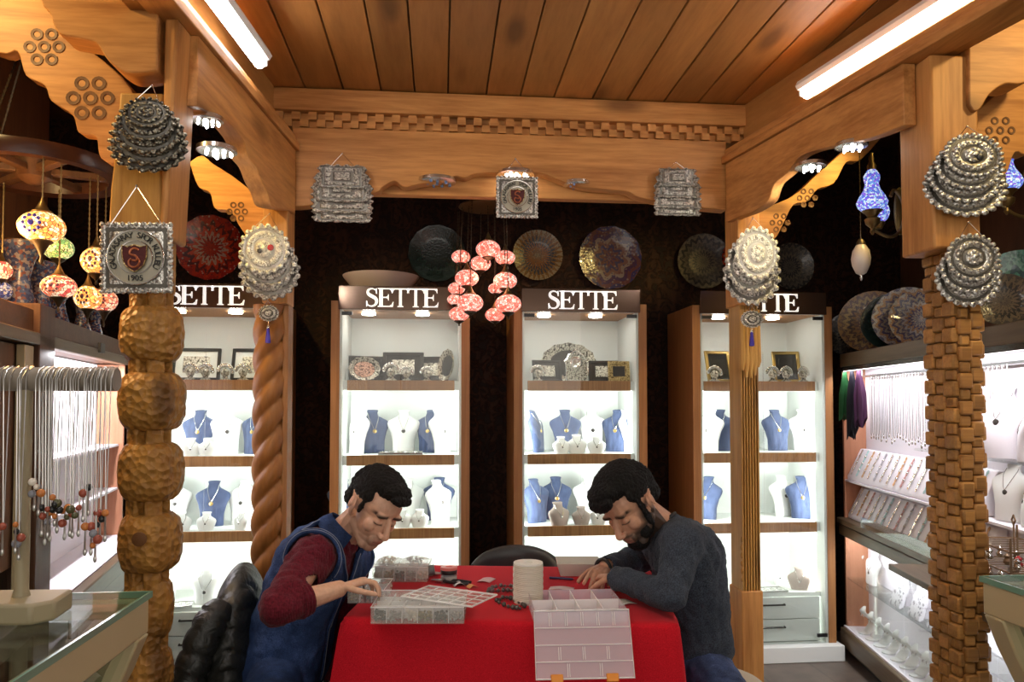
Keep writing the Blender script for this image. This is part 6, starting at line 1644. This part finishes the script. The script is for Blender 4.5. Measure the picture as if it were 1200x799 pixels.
def limb(mk, pts, rad, n=14):
    for i in range(len(pts) - 1): blob(mk, pts[i], rad[i], pts[i + 1], rad[i + 1], n)
def trunk(mk, pts, rad, half):
    for s in (-1, 1): limb(mk, [p + TC_ * half * s * h for p, h in pts], rad)
def slabell(mk, c, ax, rad, nu=18, nv=12):
    # an ellipsoid with its own axes (columns of ax)
    return mk.ell(c, rad, ax, nu, nv)
def fuse(mk, name, voxel, smooth=2, sf=0.5):
    # fuse overlapping volumes into one continuous surface
    o = mk.build(name, [], None, smooth=False)
    r_ = o.modifiers.new('r', 'REMESH'); r_.mode = 'VOXEL'; r_.voxel_size = voxel; r_.adaptivity = 0
    if smooth:
        s_ = o.modifiers.new('s', 'SMOOTH'); s_.iterations = smooth; s_.factor = sf
    bpy.context.view_layer.update()
    me = bpy.data.meshes.new_from_object(o.evaluated_get(bpy.context.evaluated_depsgraph_get()))
    old = o.data; bpy.data.objects.remove(o); bpy.data.meshes.remove(old)
    me.name = name
    me.polygons.foreach_set('use_smooth', [True] * len(me.polygons))
    return me
def cutmesh(me, keep):
    import bmesh
    bm = bmesh.new(); bm.from_mesh(me)
    bmesh.ops.delete(bm, geom=[v for v in bm.verts if not keep(v.co)], context='VERTS')
    bm.to_mesh(me); bm.free(); return me
def wear(me, name, mat, parent, solid=0.0, wrinkle=0.0, wscale=0.08, offset=1):
    me.materials.clear(); me.materials.append(mat)
    o = bpy.data.objects.new(name, me); col.objects.link(o); o.parent = parent
    if wrinkle:
        tx = bpy.data.textures.new(name + '_folds', 'CLOUDS'); tx.noise_scale = wscale; tx.noise_depth = 2
        d = o.modifiers.new('folds', 'DISPLACE'); d.texture = tx; d.strength = wrinkle; d.mid_level = 0.5
    if solid:
        s_ = o.modifiers.new('thickness', 'SOLIDIFY'); s_.thickness = solid; s_.offset = offset
    return o
def basis(fwd, up):
    # head axes: local -Y looks along fwd
    f = fwd.normalized(); x = f.cross(up).normalized(); z = x.cross(f).normalized()
    return Matrix((x, -f, z)).transposed()
def head(mk, c, Rm, s=1.0):
    def W(p): return c + Rm @ (Vector(p) * s)
    def E(p, r, rot=(0, 0, 0)): mk.ell(W(p), tuple(q * s for q in (r if isinstance(r, tuple) else (r,) * 3)), Rm @ Euler(rot).to_matrix(), 20, 14)
    def C(p, r, q, r2): blob(mk, W(p), r * s, W(q), r2 * s, 12)
    E((0, .018, .052), (.077, .096, .088)); E((0, -.030, .045), (.066, .062, .062))
    E((0, -.030, -.015), (.060, .066, .078)); E((0, -.036, -.062), (.050, .052, .042)); E((0, -.070, -.088), (.026, .024, .022))
    for q in (-1, 1):
        C((q * .053, -.004, -.046), .015, (q * .024, -.066, -.088), .017)
        E((q * .030, -.078, .034), (.026, .016, .011), (0, 0, q * -.25)); E((q * .041, -.062, -.014), (.021, .023, .024))
        E((q * .031, -.077, .010), (.0155, .0145, .0115)); E((q * .012, -.104, -.028), (.0085, .012, .0085))
        E((q * .079, .012, .001), (.006, .020, .028), (-.22, 0, q * .42)); E((q * .084, .020, .012), (.006, .015, .018), (-.22, 0, q * .5)); E((q * .077, .002, -.024), (.006, .008, .010)); E((q * .086, .022, .008), (.004, .008, .022), (-.22, 0, q * .5))
    C((0, -.090, .022), .0095, (0, -.116, -.024), .0115); E((0, -.112, -.028), (.012, .013, .0105))
    E((0, -.094, -.053), (.023, .010, .0065)); E((0, -.092, -.064), (.019, .010, .0075)); E((0, -.085, -.056), (.034, .016, .024))
    C((0, .022, -.05), .056, (0, .050, -.15), .058)
    return W
def paint(me, c, Rm, s, skin, beard, cool=0.0):
    # skin tones by feature: brows, lashes, lips, stubble
    inv = Rm.inverted()
    at = me.color_attributes.new('tone', 'FLOAT_COLOR', 'POINT')
    buf = []
    def sm(e0, e1, x):
        t = min(1, max(0, (x - e0) / (e1 - e0))); return t * t * (3 - 2 * t)
    lip = (0.36, 0.13, 0.095); dark = (0.022, 0.016, 0.013)
    for v in me.vertices:
        p = (inv @ (v.co - c)) / s; x, y, z = p; cl = list(skin)
        if p.length < 0.19 and y < 0.05:
            ax_ = abs(x)
            # warm cheeks, ears and nose
            w_ = 0.35 * math.exp(-((ax_ - .04) ** 2 + (z + .02) ** 2) / .0006) + (0.35 if ax_ > .076 else 0) + 0.35 * math.exp(-((x) ** 2 + (z + .027) ** 2) / .0003)
            cl = [a + (b_ - a) * min(1, w_) * 0.5 for a, b_ in zip(cl, (0.60, 0.26, 0.17))]
            if beard > 0 and y < .035:
                jaw = sm(-.028, -.052, z - 0.30 * max(0, ax_ - .03)) if z < 0 else 0
                side = sm(.045, .058, ax_) * sm(.02, -.02, z) * sm(-.06, -.03, y) * (1 if y < .01 else 0)
                mst = math.exp(-(((z + .043) / .006) ** 2)) * sm(.034, .026, ax_) if y < -.06 else 0
                lipm = math.exp(-(((z + .058) / .009) ** 2)) * sm(.026, .018, ax_) if y < -.07 else 0
                k = min(1, max(jaw, side, mst)) * (1 - lipm) * beard
                cl = [a + (b_ - a) * k for a, b_ in zip(cl, (0.045, 0.032, 0.026))]
            if y < -.07:
                lm = max(math.exp(-(((z + .053) / .0045) ** 2)), math.exp(-(((z + .064) / .005) ** 2))) * sm(.025, .017, ax_)
                cl = [a + (b_ - a) * lm * .75 for a, b_ in zip(cl, lip)]
                ml = math.exp(-(((z + .0585) / .0018) ** 2)) * sm(.025, .018, ax_); cl = [a + (b_ - a) * ml * .8 for a, b_ in zip(cl, (0.08, 0.03, 0.025))]
            if y < -.03:
                bz = .034 - 3.0 * (ax_ - .032) ** 2 + (0.04 * (ax_ - .032))
                bw = math.exp(-(((z - bz) / 0.0066) ** 4)) * sm(.008, .013, ax_) * sm(.062, .050, ax_); cl = [a + (b_ - a) * bw * .97 for a, b_ in zip(cl, dark)]
                ez = .003 + 5.0 * (ax_ - .031) ** 2
                ew = math.exp(-(((z - ez) / .0026) ** 2)) * sm(.016, .020, ax_) * sm(.050, .044, ax_); cl = [a + (b_ - a) * ew * .95 for a, b_ in zip(cl, dark)]
        buf += [*cl, 1.0]
    at.data.foreach_set('color', buf)
def skinmat(name):
    m, nt, b = newmat(name); a = nt.nodes.new('ShaderNodeAttribute'); a.attribute_name = 'tone'
    n = nd(nt, 'ShaderNodeTexNoise', Scale=70.0, Detail=3.0); nt.links.new(coords(nt), n.inputs['Vector'])
    nt.links.new(mixc(nt, 1.0, a.outputs[0], ramp(nt, n.outputs[0], [(0.3, (.88, .86, .84)), (0.7, (1.05, 1.04, 1.03))]), 'MULTIPLY'), b.inputs['Base Color'])
    setp(b, rough=0.48, sss=0.06, spec=0.35); b.inputs['Subsurface Radius'].default_value = (0.01, 0.004, 0.002); return m
def hairmat(name, c):
    m, nt, b = newmat(name); n = nd(nt, 'ShaderNodeTexNoise', Scale=1.0, Detail=4.0, Roughness=0.7); nt.links.new(coords(nt, (260, 260, 60)), n.inputs['Vector'])
    nt.links.new(ramp(nt, n.outputs[0], [(0.3, tuple(x * .4 for x in c)), (0.7, tuple(x * 1.9 for x in c))]), b.inputs['Base Color']); setp(b, rough=0.55, spec=0.25); bump(nt, b, n.outputs[0], 1.0, 0.008); return m
def knit(name, c, scale=220.0, fleck=0.35):
    m, nt, b = newmat(name); n = nd(nt, 'ShaderNodeTexNoise', Scale=scale, Detail=3.0); nt.links.new(coords(nt), n.inputs['Vector'])
    n2 = nd(nt, 'ShaderNodeTexWave', Scale=scale * 0.35, Distortion=2.0); nt.links.new(coords(nt), n2.inputs['Vector'])
    nt.links.new(ramp(nt, n.outputs[0], [(0.32, tuple(x * (1 - fleck) for x in c)), (0.68, tuple(x * (1 + fleck) for x in c))]), b.inputs['Base Color'])
    setp(b, rough=0.9, sheen=0.06, spec=0.12); bump(nt, b, mth(nt, 'ADD', n.outputs[0], mth(nt, 'MULTIPLY', n2.outputs[0], 0.5)), 0.5, 0.003); return m
def denim(name, c):
    m, nt, b = newmat(name); n = nd(nt, 'ShaderNodeTexNoise', Scale=9.0, Detail=5.0, Roughness=0.65); nt.links.new(coords(nt), n.inputs['Vector'])
    n2 = nd(nt, 'ShaderNodeTexNoise', Scale=330.0, Detail=1.0); nt.links.new(coords(nt), n2.inputs['Vector'])
    f = mth(nt, 'ADD', mth(nt, 'MULTIPLY', n.outputs[0], 0.75), mth(nt, 'MULTIPLY', n2.outputs[0], 0.3))
    nt.links.new(ramp(nt, f, [(0.35, tuple(x * .35 for x in c)), (0.55, c), (0.72, tuple(min(1, x * 2.2 + .02) for x in c))]), b.inputs['Base Color']); setp(b, rough=0.85, spec=0.2); bump(nt, b, f, 0.4, 0.004); return m
def hand(mk, wrist, aim, palm_n, L=0.185, curl=(.5, .6, .5), spread=.12, thumb=1, tcurl=.5, point=None):
    # palm and five separate fingers; aim = from wrist to knuckles, palm_n = direction the palm faces
    a = aim.normalized(); n = (palm_n - a * palm_n.dot(a)).normalized(); sd = a.cross(n)
    K = L / 0.185
    base = wrist
    for s in (-1.2, -0.4, 0.4, 1.2):
        blob(mk, base + a * .012 * K + sd * s * .012 * K, .0135 * K, base + a * (.086 - .004 * abs(s)) * K + sd * s * .0175 * K, .0118 * K, 10)
    for i, (s, ln) in enumerate(((1.35, .070), (.45, .078), (-.45, .073), (-1.35, .058))):
        if thumb < 0: s = -s
        cu = curl if not (point is not None and i == 0) else point
        p = base + a * (.088 - .004 * abs(s)) * K + sd * s * .0175 * K
        d = (a + sd * s * spread * .6).normalized(); r0 = .0088 * K
        for j, fr_ in enumerate((.44, .31, .25)):
            ang = cu[j]; ax_ = d.cross(n).normalized()
            d = (Matrix.Rotation(ang, 3, ax_) @ d).normalized(); n2 = n
            q = p + d * ln * fr_ * K; blob(mk, p, r0, q, r0 * .9, 10); p = q; r0 *= .9
            n = (Matrix.Rotation(ang, 3, ax_) @ n).normalized()
        n = (palm_n - a * palm_n.dot(a)).normalized()
    tb = base + a * .022 * K + sd * thumb * .020 * K
    d = (a * .62 + sd * thumb * .62 + n * .45).normalized(); r0 = .0115 * K
    for j, ln in enumerate((.040, .032, .025)):
        if j: d = (d * 1.0 + a * tcurl + n * tcurl * .4 - sd * thumb * tcurl * .5).normalized()
        q = tb + d * ln * K; blob(mk, tb, r0, q, r0 * .88, 10); tb = q; r0 *= .88
def hairpiece(parent, c, Rm, s, pieces, mat, voxel=0.0030, noise=0.010):
    mk = MB()
    for p, r, rot in pieces: mk.ell(c + Rm @ (Vector(p) * s), tuple(q * s for q in r), Rm @ Euler(rot).to_matrix(), 22, 16)
    me = fuse(mk, 'hair', voxel, 2)
    o = wear(me, 'hair', mat, parent, 0, noise, 0.009)
    return o

# ------------------------------------------------------------------ man in the denim waistcoat
hc = PD(436, 597, 2.50)
fw = RH * .62 + TC_ * .62 - UP * .56
RmL = basis(fw, UP + RH * .35)
nk = hc + RmL @ Vector((0, .050, -.150))
pelv = PD(336, 776, 2.52); mid = PD(347, 722, 2.53); chest = PD(370, 660, 2.54)
shN, shF = PD(367, 652, 2.36), PD(414, 656, 2.71)
elN, wrN = PD(326, 712, 2.13), PD(397, 690, 2.27)
elF, wrF = PD(392, 735, 2.78), PD(394, 790, 2.60)
base = Vector((pelv.x, pelv.y, 0.0))
man = thing('person', 'seated man in denim waistcoat over maroon sweater, head bent, picking beads with one hand', 'person', base)
# everything below is modelled in room coordinates and then shifted to the man's own origin
sh_ = -base
body = MB()
W = head(body, hc, RmL)
trunk(body, [(nk, 0), (chest + (nk - chest) * .55, .4), (chest, 1), (mid, 1), (pelv, 1)], [.056, .075, .095, .093, .105], .06)
limb(body, [shN, chest, shF], [.052, .10, .052])
limb(body, [shN, elN, wrN], [.048, .040, .026]); limb(body, [shF, elF, wrF], [.048, .040, .026])
knN, knF = base + RH * .14 + TC_ * .36 + UP * .50, base + RH * .20 - TC_ * .10 + UP * .50
knN = base + RH * .06 + TC_ * .40 + UP * .50; knF = base - RH * .02 - TC_ * .42 + UP * .50
ftN = knN + RH * .03 - UP * .42; ftF = knF + RH * .02 - UP * .42
hipN, hipF = pelv + TC_ * .09, pelv - TC_ * .09
limb(body, [hipN, knN, ftN], [.085, .058, .04]); limb(body, [hipF, knF, ftF], [.085, .058, .04])
limb(body, [ftN, ftN + RH * .06 + TC_ * .12 - UP * .02], [.04, .032]); limb(body, [ftF, ftF + RH * .06 - TC_ * .12 - UP * .02], [.04, .032])
aimN = PD(424, 681, 2.30) - wrN
hand(body, wrN, aimN, -UP * .7 + RH * .55 - TC_ * .1, .175, (.55, .75, .5), .05, -1, .5)
hand(body, wrF, PD(394, 830, 2.50) - wrF, -UP - TC_ * .6, .175, (.4, .4, .3), .06, 1, .4)
me = fuse(body, 'person_body', 0.0024, 2)
paint(me, hc, RmL, 1.0, (0.66, 0.40, 0.28), 0.40)
me.transform(Matrix.Translation(sh_))
M['skin1'] = skinmat('olive_skin')
wear(me, 'body', M['skin1'], man)
hcL = hc + sh_
HAIR1 = [((0, .010, .100), (.072, .092, .050), (0, 0, 0)), ((0, .062, .055), (.074, .058, .078), (0, 0, 0)), ((0, -.052, .112), (.056, .042, .030), (-.25, 0, 0)), ((0, -.088, .104), (.044, .018, .020), (-.6, 0, 0)),
         ((.066, .018, .064), (.015, .056, .038), (0, 0, 0)), ((-.066, .018, .064), (.015, .056, .038), (0, 0, 0)), ((.072, -.018, .022), (.006, .010, .028), (0, 0, 0)), ((-.072, -.018, .022), (.006, .010, .028), (0, 0, 0)), ((0, .085, .0), (.055, .028, .04), (0, 0, 0)), ((.050, .066, .004), (.020, .030, .036), (0, 0, 0)), ((-.050, .066, .004), (.020, .030, .036), (0, 0, 0))]
hairpiece(man, hcL, RmL, 1.0, HAIR1, hairmat('black_hair', (0.0065, 0.0055, 0.005)))
# maroon sweater: trunk and sleeves, cuff pushed up the near forearm
def off(p): return p + sh_
sw = MB(); cuff = elN + (wrN - elN) * .42
trunk(sw, [(nk + (chest - nk) * .10, 0), (chest + (nk - chest) * .4, .5), (chest, 1), (mid, 1), (pelv, 1)], [.064, .090, .104, .102, .114], .065)
limb(sw, [shN, chest, shF], [.066, .115, .066])
limb(sw, [shN, shN + (elN - shN) * .5, elN, cuff], [.066, .057, .051, .043]); limb(sw, [shF, elF, wrF], [.066, .056, .038])
sw.v = [off(v) for v in sw.v]
me = fuse(sw, 'sweater', 0.006, 4)
adir = (wrN - elN).normalized(); cl_ = off(cuff)
nkd = (nk - chest).normalized(); ntop = off(nk + (chest - nk) * .30)
me = cutmesh(me, lambda v: not ((v - cl_).dot(adir) > 0.012 and (v - cl_ - adir * (v - cl_).dot(adir)).length < .058 and (v - cl_).length < .09) and not ((v - ntop).dot(nkd) > 0.052 and (v - ntop).length < .14))
M['maroon'] = knit('maroon_knit', (0.095, 0.008, 0.016), 150.0)
wear(me, 'sweater', M['maroon'], man, 0.004, 0.024, 0.045)
mk = MB(); u = adir.orthogonal().normalized(); v_ = adir.cross(u)
for k in range(3): mk.tube([cl_ + adir * (0.008 - .012 * k) + (u * math.cos(a) + v_ * math.sin(a)) * (.0415 + .0025 * k) for a in [2 * math.pi * i / 28 for i in range(28)]], .0065, 8, True)
mk.build('cuff', M['maroon'], man)
# denim waistcoat
ve = MB()
trunk(ve, [(nk + (chest - nk) * .16, 0), (chest + (nk - chest) * .35, .5), (chest, 1), (mid, 1), (pelv, 1)], [.074, .108, .120, .118, .128], .07)
limb(ve, [shN + (chest - shN) * .12, chest, shF + (chest - shF) * .12], [.080, .13, .080])
ve.v = [off(v) for v in ve.v]
me = fuse(ve, 'waistcoat', 0.006, 6)
a0, a1 = off(shN), off(elN); b0, b1 = off(shF), off(elF)
def segd(p, a, b_):
    t_ = max(0, min(1, (p - a).dot(b_ - a) / (b_ - a).length_squared)); return (p - (a + (b_ - a) * t_)).length
chl = off(chest); pl_v = off(pelv); frv = (RH * .93 + TC_ * .36).normalized()
sN = a0 + (a1 - a0) * -.25
def keep(v):
    if segd(v, a0 + (a1 - a0) * .10, a1) < .084: return False
    if segd(v, b0 + (b1 - b0) * .10, b1) < .084: return False
    if (v - ntop).dot(nkd) > 0.034 and (v - ntop).length < .14: return False
    rel = v - chl; h = rel.dot(UP); lat = abs(rel.dot(frv.cross(UP)))
    if rel.dot(frv) > .03 and lat < .03 + max(0, h + .03) * .55: return False
    return v.z > .44
me = cutmesh(me, keep)
M['denim'] = denim('dark_blue_denim', (0.022, 0.045, 0.125))
wear(me, 'waistcoat', M['denim'], man, 0.005, 0.020, 0.06)
import bmesh
bm = bmesh.new(); bm.from_mesh(me); bm.edges.ensure_lookup_table()
be = {e for e in bm.edges if e.is_boundary}; loops = []
while be:
    e = be.pop(); a, b2 = e.verts; lp_ = [a, b2]
    while True:
        nx_ = [q for q in lp_[-1].link_edges if q in be]
        if not nx_: break
        be.discard(nx_[0]); lp_.append(nx_[0].other_vert(lp_[-1]))
    if len(lp_) > 30: loops.append([(v.co.copy(), v.normal.copy()) for v in lp_])
bm.free()
M['stitch'] = plain('pale_seam_thread', (0.22, 0.25, 0.32), 0.8)
for L_ in loops:
    P_l = [p + nn * .008 for p, nn in L_]
    for _ in range(4): P_l = [(P_l[max(i - 1, 0)] + P_l[i] + P_l[min(i + 1, len(P_l) - 1)]) / 3 for i in range(len(P_l))]
    MB().tube(P_l[::2], .0055, 8).build('hem', M['denim'], man)
    MB().tube([p + nn * .0055 for p, (_, nn) in zip(P_l[::2], L_[::2])], .0014, 5).build('seam_stitching', M['stitch'], man)
# stand collar of the waistcoat and pale seam stitching
mk = MB(); pts = []
u2 = nkd.orthogonal().normalized()
xf = (frv - nkd * frv.dot(nkd)).normalized(); yf = nkd.cross(xf)
cc = ntop + nkd * .052
rings = []
for i in range(31):
    a = math.pi * (.20 + 1.60 * i / 30)
    d = xf * math.cos(a) + yf * math.sin(a)
    rings.append([cc + d * .078 - nkd * .03, cc + d * .072 + nkd * .014, cc + d * .079 + nkd * .018, cc + d * .094 - nkd * .012, cc + d * .098 - nkd * .034])
mk.loft(rings).build('collar', M['denim'], man)
# blue jeans and dark shoes, mostly under the table
je = MB(); limb(je, [hipN, knN, ftN + UP * .05], [.098, .072, .056]); limb(je, [hipF, knF, ftF + UP * .05], [.098, .072, .056]); limb(je, [hipN, hipF], [.13, .13])
je.v = [off(v) for v in je.v]; wear(fuse(je, 'jeans', 0.008, 3), 'jeans', M['denim'], man, 0, 0.012, 0.06)
for f_, sgn in ((ftN, 1), (ftF, -1)):
    so = MB(); limb(so, [off(f_), off(f_ + RH * .06 + TC_ * .13 * sgn - UP * .02)], [.052, .043]); wear(fuse(so, 'shoe', 0.006, 3), 'shoe', M['black'], man)
# thin steel tweezers between his fingers
tip = PD(428, 706, 2.30)
t = thing('tweezers', 'thin steel tweezers held in the hand of the man in the denim waistcoat', 'tweezers', tip)
hp = PD(426, 684, 2.285) - tip
for s in (-1, 1): MB().tube([Vector((0, 0, 0)), hp * .5 + RH * .004 * s, hp], [.0008, .002, .002], 6).build('arm', M['steel'], t)

# his chair with a black quilted jacket over its back
cb = PD(285, 740, 2.52)
t = thing('chair', 'chair of the man in the denim waistcoat, a quilted jacket over its back', 'chair', (base.x, base.y, 0), math.atan2(RH.y, RH.x))
def LC(p): return p
MB().bb((-0.21, -0.2, 0.385), (0.17, 0.2, 0.425)).build('seat', M['walnut'], t, bev=0.01)
for sx in (-0.185, 0.15):
    for sy in (-0.17, 0.17): MB().tube([(sx, sy, 0.385), (sx * 1.05, sy * 1.05, 0)], [.017, .013], 10).build('leg', M['walnut'], t)
for sy in (-0.17, 0.17): MB().tube([(-0.17, sy, 0.40), (-0.165, sy, 0.60), (-0.15, sy, 0.76)], 0.014, 10).build('back_post', M['walnut'], t)
for z, x in ((0.72, -0.155), (0.60, -0.165)): MB().bb((x - 0.01, -0.17, z - 0.03), (x + 0.01, 0.17, z + 0.03)).build('back_slat', M['walnut'], t, bev=0.004)
m, nt, b = newmat('black_quilted_nylon'); setp(b, color=(0.016, 0.017, 0.015), rough=0.42, spec=0.5)
n = nd(nt, 'ShaderNodeTexNoise', Scale=26.0, Detail=4.0, Distortion=1.5); nt.links.new(coords(nt), n.inputs['Vector']); bump(nt, b, n.outputs[0], 0.55, 0.012)
M['nylon'] = m
jt = thing('quilted_jacket', 'black quilted puffer jacket hung over the back of the left chair', 'jacket', (base.x, base.y, 0), math.atan2(RH.y, RH.x))
mk = MB(); rings = []
NZ = 110
for j in range(NZ + 1):
    u = j / NZ; z = 0.862 - 0.79 * u
    g = math.sqrt(max(0.0015, min(1.0, 1 - (1 - min(1, u / 0.16)) ** 2)))
    wx = (0.062 + 0.03 * min(1, u * 2.0)) * g; wy = 0.245 * (0.55 + 0.45 * min(1, u * 3)) * g
    ring = []
    for i in range(72):
        a = 2 * math.pi * i / 72
        ph = z + 0.035 * math.sin(a * 2 + .6) + .012 * math.sin(5 * a + z * 9)
        q = 0.89 + 0.11 * abs(math.sin(ph / 0.060 * math.pi)) ** 0.38 + 0.025 * math.sin(a * 3 + z * 8)
        x = wx * q * math.copysign(abs(math.cos(a)) ** .8, math.cos(a)); y = wy * q * math.copysign(abs(math.sin(a)) ** .8, math.sin(a))
        ring.append(Vector((-0.150 - 0.05 * min(1, u * 1.4) - y * 0.16 + x, y, z)))
    rings.append(ring)
mk.loft(rings)
mk.build('shell', M['nylon'], jt, ang=85)
for s in (-1,):
    mk = MB(); rings = []
    pa = scallop([(-0.26, -0.20, 0.80), (-0.30, -0.245, 0.66), (-0.32, -0.25, 0.50), (-0.30, -0.24, 0.36)], 1) if False else [Vector(p) for p in ((-0.15, -0.17, 0.775), (-0.185, -0.225, 0.70), (-0.22, -0.25, 0.58), (-0.235, -0.255, 0.46), (-0.225, -0.25, 0.34))]
    path = []
    for i in range(len(pa) - 1):
        for k in range(12): path.append(pa[i].lerp(pa[i + 1], k / 12))
    mk.tube(path, [(.043 + .009 * abs(math.sin(i * math.pi / 6)) ** .4) * min(1, .6 + i * .08) for i in range(len(path))], 20); mk.build('sleeve', M['nylon'], jt, ang=85)

# ------------------------------------------------------------------ bearded man in the grey-blue sweater
hc = PD(741, 594, 2.50)
fw = -RH * .60 + TC_ * .56 - UP * .64
RmR = basis(fw, UP - RH * .35)
nk = hc + RmR @ Vector((0, .050, -.150))
pelv = PD(818, 775, 2.53); mid = PD(817, 725, 2.53); chest = PD(803, 650, 2.53)
shN, shF = PD(799, 634, 2.36), PD(768, 626, 2.70)
elN, wrN = PD(786, 699, 2.25), PD(722, 677, 2.46)
elF, wrF = PD(752, 655, 2.84), PD(709, 665, 2.66)
base = Vector((pelv.x, pelv.y, 0.0)); sh_ = -base
man = thing('person', 'seated bearded man in a grey-blue sweater, leaning on the table with head bent', 'person', base)
body = MB(); head(body, hc, RmR)
trunk(body, [(nk, 0), (chest + (nk - chest) * .55, .4), (chest, 1), (mid, 1), (pelv, 1)], [.056, .075, .095, .080, .090], .06)
limb(body, [shN, chest, shF], [.052, .10, .052])
limb(body, [shN, elN, wrN], [.048, .038, .026]); limb(body, [shF, elF, wrF], [.048, .038, .026])
hipN, hipF = pelv + TC_ * .09, pelv - TC_ * .09
knN = base + RH * .03 + TC_ * .42 + UP * .50; knF = base + RH * .04 - TC_ * .42 + UP * .50
ftN = knN - UP * .42; ftF = knF - UP * .42
limb(body, [hipN, knN, ftN], [.078, .056, .04]); limb(body, [hipF, knF, ftF], [.078, .056, .04])
limb(body, [ftN, ftN + TC_ * .13 - UP * .02], [.04, .032]); limb(body, [ftF, ftF - TC_ * .13 - UP * .02], [.04, .032])
hand(body, wrF, PD(693, 679, 2.50) - wrF, -UP * .85 - RH * .1 - TC_ * .25, .185, (.50, .65, .45), .10, -1, .35, point=(.25, .25, .2))
hand(body, wrN, PD(706, 675, 2.56) - wrN, -UP, .175, (.35, .5, .3), .04, 1, .3)
me = fuse(body, 'person_body', 0.0024, 2)
paint(me, hc, RmR, 1.0, (0.58, 0.32, 0.21), 0.93)
me.transform(Matrix.Translation(sh_))
wear(me, 'body', M['skin1'], man)
hcR = hc + sh_
HAIR2 = [((0, .005, .108), (.076, .096, .058), (0, 0, 0)), ((0, .066, .055), (.077, .060, .085), (0, 0, 0)), ((0, -.058, .115), (.062, .050, .038), (-.25, 0, 0)), ((0, -.094, .100), (.054, .024, .030), (-.6, 0, 0)),
         ((.068, .014, .070), (.017, .062, .042), (0, 0, 0)), ((-.068, .014, .070), (.017, .062, .042), (0, 0, 0)), ((.072, -.020, .014), (.006, .012, .036), (0, 0, 0)), ((-.072, -.020, .014), (.006, .012, .036), (0, 0, 0)), ((0, .090, .0), (.058, .028, .045), (0, 0, 0)), ((.050, .066, .004), (.020, .030, .036), (0, 0, 0)), ((-.050, .066, .004), (.020, .030, .036), (0, 0, 0))]
M['hair'] = hairmat('near_black_hair', (0.0055, 0.005, 0.005))
hairpiece(man, hcR, RmR, 1.0, HAIR2, M['hair'])
mk = MB()
for p, r in (((0, -.062, -.098), (.040, .034, .024)), ((.043, -.036, -.066), (.0125, .038, .026)), ((-.043, -.036, -.066), (.0125, .038, .026)), ((0, -.086, -.084), (.030, .016, .018)), ((.058, -.014, -.035), (.009, .016, .036)), ((-.058, -.014, -.035), (.009, .016, .036))):
    mk.ell(hcR + RmR @ Vector(p), r, RmR, 18, 12)
wear(fuse(mk, 'beard', 0.003, 2), 'beard', M['hair'], man, 0, 0.005, 0.01)
sw = MB()
trunk(sw, [(nk + (chest - nk) * .08, 0), (chest + (nk - chest) * .4, .5), (chest, 1), (mid, 1), (pelv + UP * .06, 1)], [.066, .096, .114, .087, .094], .068)
limb(sw, [shN, chest, shF], [.066, .118, .066])
limb(sw, [shN, shN + (elN - shN) * .5, elN, wrN], [.066, .053, .045, .035]); limb(sw, [shF, elF, wrF], [.066, .050, .037])
sw.v = [off(v) for v in sw.v]
me = fuse(sw, 'sweater', 0.006, 4)
nkd = (nk - chest).normalized(); ntop = off(nk + (chest - nk) * .28)
ad1 = (wrN - elN).normalized(); ad2 = (wrF - elF).normalized()
me = cutmesh(me, lambda v: not ((v - off(wrN)).dot(ad1) > 0.0 and (v - off(wrN)).length < .06) and not ((v - off(wrF)).dot(ad2) > 0.0 and (v - off(wrF)).length < .06) and not ((v - ntop).dot(nkd) > 0.050 and (v - ntop).length < .13) and v.z > .50)
M['gsw'] = knit('grey_blue_knit', (0.042, 0.052, 0.072), 260.0, 0.5)
wear(me, 'sweater', M['gsw'], man, 0.004, 0.024, 0.05)
mk = MB(); u = nkd.orthogonal().normalized(); v_ = nkd.cross(u)
mk.tube([ntop + nkd * .050 + (u * math.cos(a) + v_ * math.sin(a)) * .061 for a in [2 * math.pi * i / 32 for i in range(32)]], .007, 8, True); mk.build('neckband', plain('black_ribbing', (0.02, 0.022, 0.028), 0.85), man)
je = MB(); limb(je, [hipN, knN, ftN + UP * .05], [.092, .070, .055]); limb(je, [hipF, knF, ftF + UP * .05], [.092, .070, .055]); limb(je, [hipN, hipF], [.098, .098])
je.v = [off(v) for v in je.v]; wear(fuse(je, 'jeans', 0.007, 3), 'jeans', denim('mid_blue_denim', (0.055, 0.085, 0.19)), man, 0, 0.012, 0.05)
for f_, sgn in ((ftN, 1), (ftF, -1)):
    so = MB(); limb(so, [off(f_), off(f_ + TC_ * .13 * sgn - UP * .02)], [.052, .043]); wear(fuse(so, 'shoe', 0.006, 3), 'shoe', M['black'], man)
mk = MB(); wq = off(wrF) + ad2 * .012; u = ad2.orthogonal().normalized(); v_ = ad2.cross(u)
mk.tube([wq + (u * math.cos(a) + v_ * math.sin(a)) * .031 for a in [2 * math.pi * i / 26 for i in range(26)]], .006, 8, True); mk.build('wrist_strap', M['black'], man)
# his cushioned stool
t = thing('stool', 'stool with a cream cushion under the bearded man', 'stool', (base.x + RH.x * .07, base.y, -0.0))
MB().loft([[Vector((0.16 * k * math.copysign(abs(math.cos(q)) ** .7, math.cos(q)), 0.17 * k * math.copysign(abs(math.sin(q)) ** .7, math.sin(q)), z)) for q in [2 * math.pi * j / 36 for j in range(36)]] for k, z in ((0.9, 0.385), (1.0, 0.395), (1.03, 0.42), (1.0, 0.45), (0.85, 0.462), (0.3, 0.464))]).build('cushion', plain('cream_cushion', (0.50, 0.42, 0.30), 0.85), t)
MB().bb((-0.14, -0.15, 0.36), (0.14, 0.15, 0.385)).build('frame', M['walnut'], t, bev=0.004)
for sx in (-1, 1):
    for sy in (-1, 1): MB().tube([(sx * .12, sy * .13, .37), (sx * .13, sy * .14, 0)], [.018, .014], 10).build('leg', M['walnut'], t)
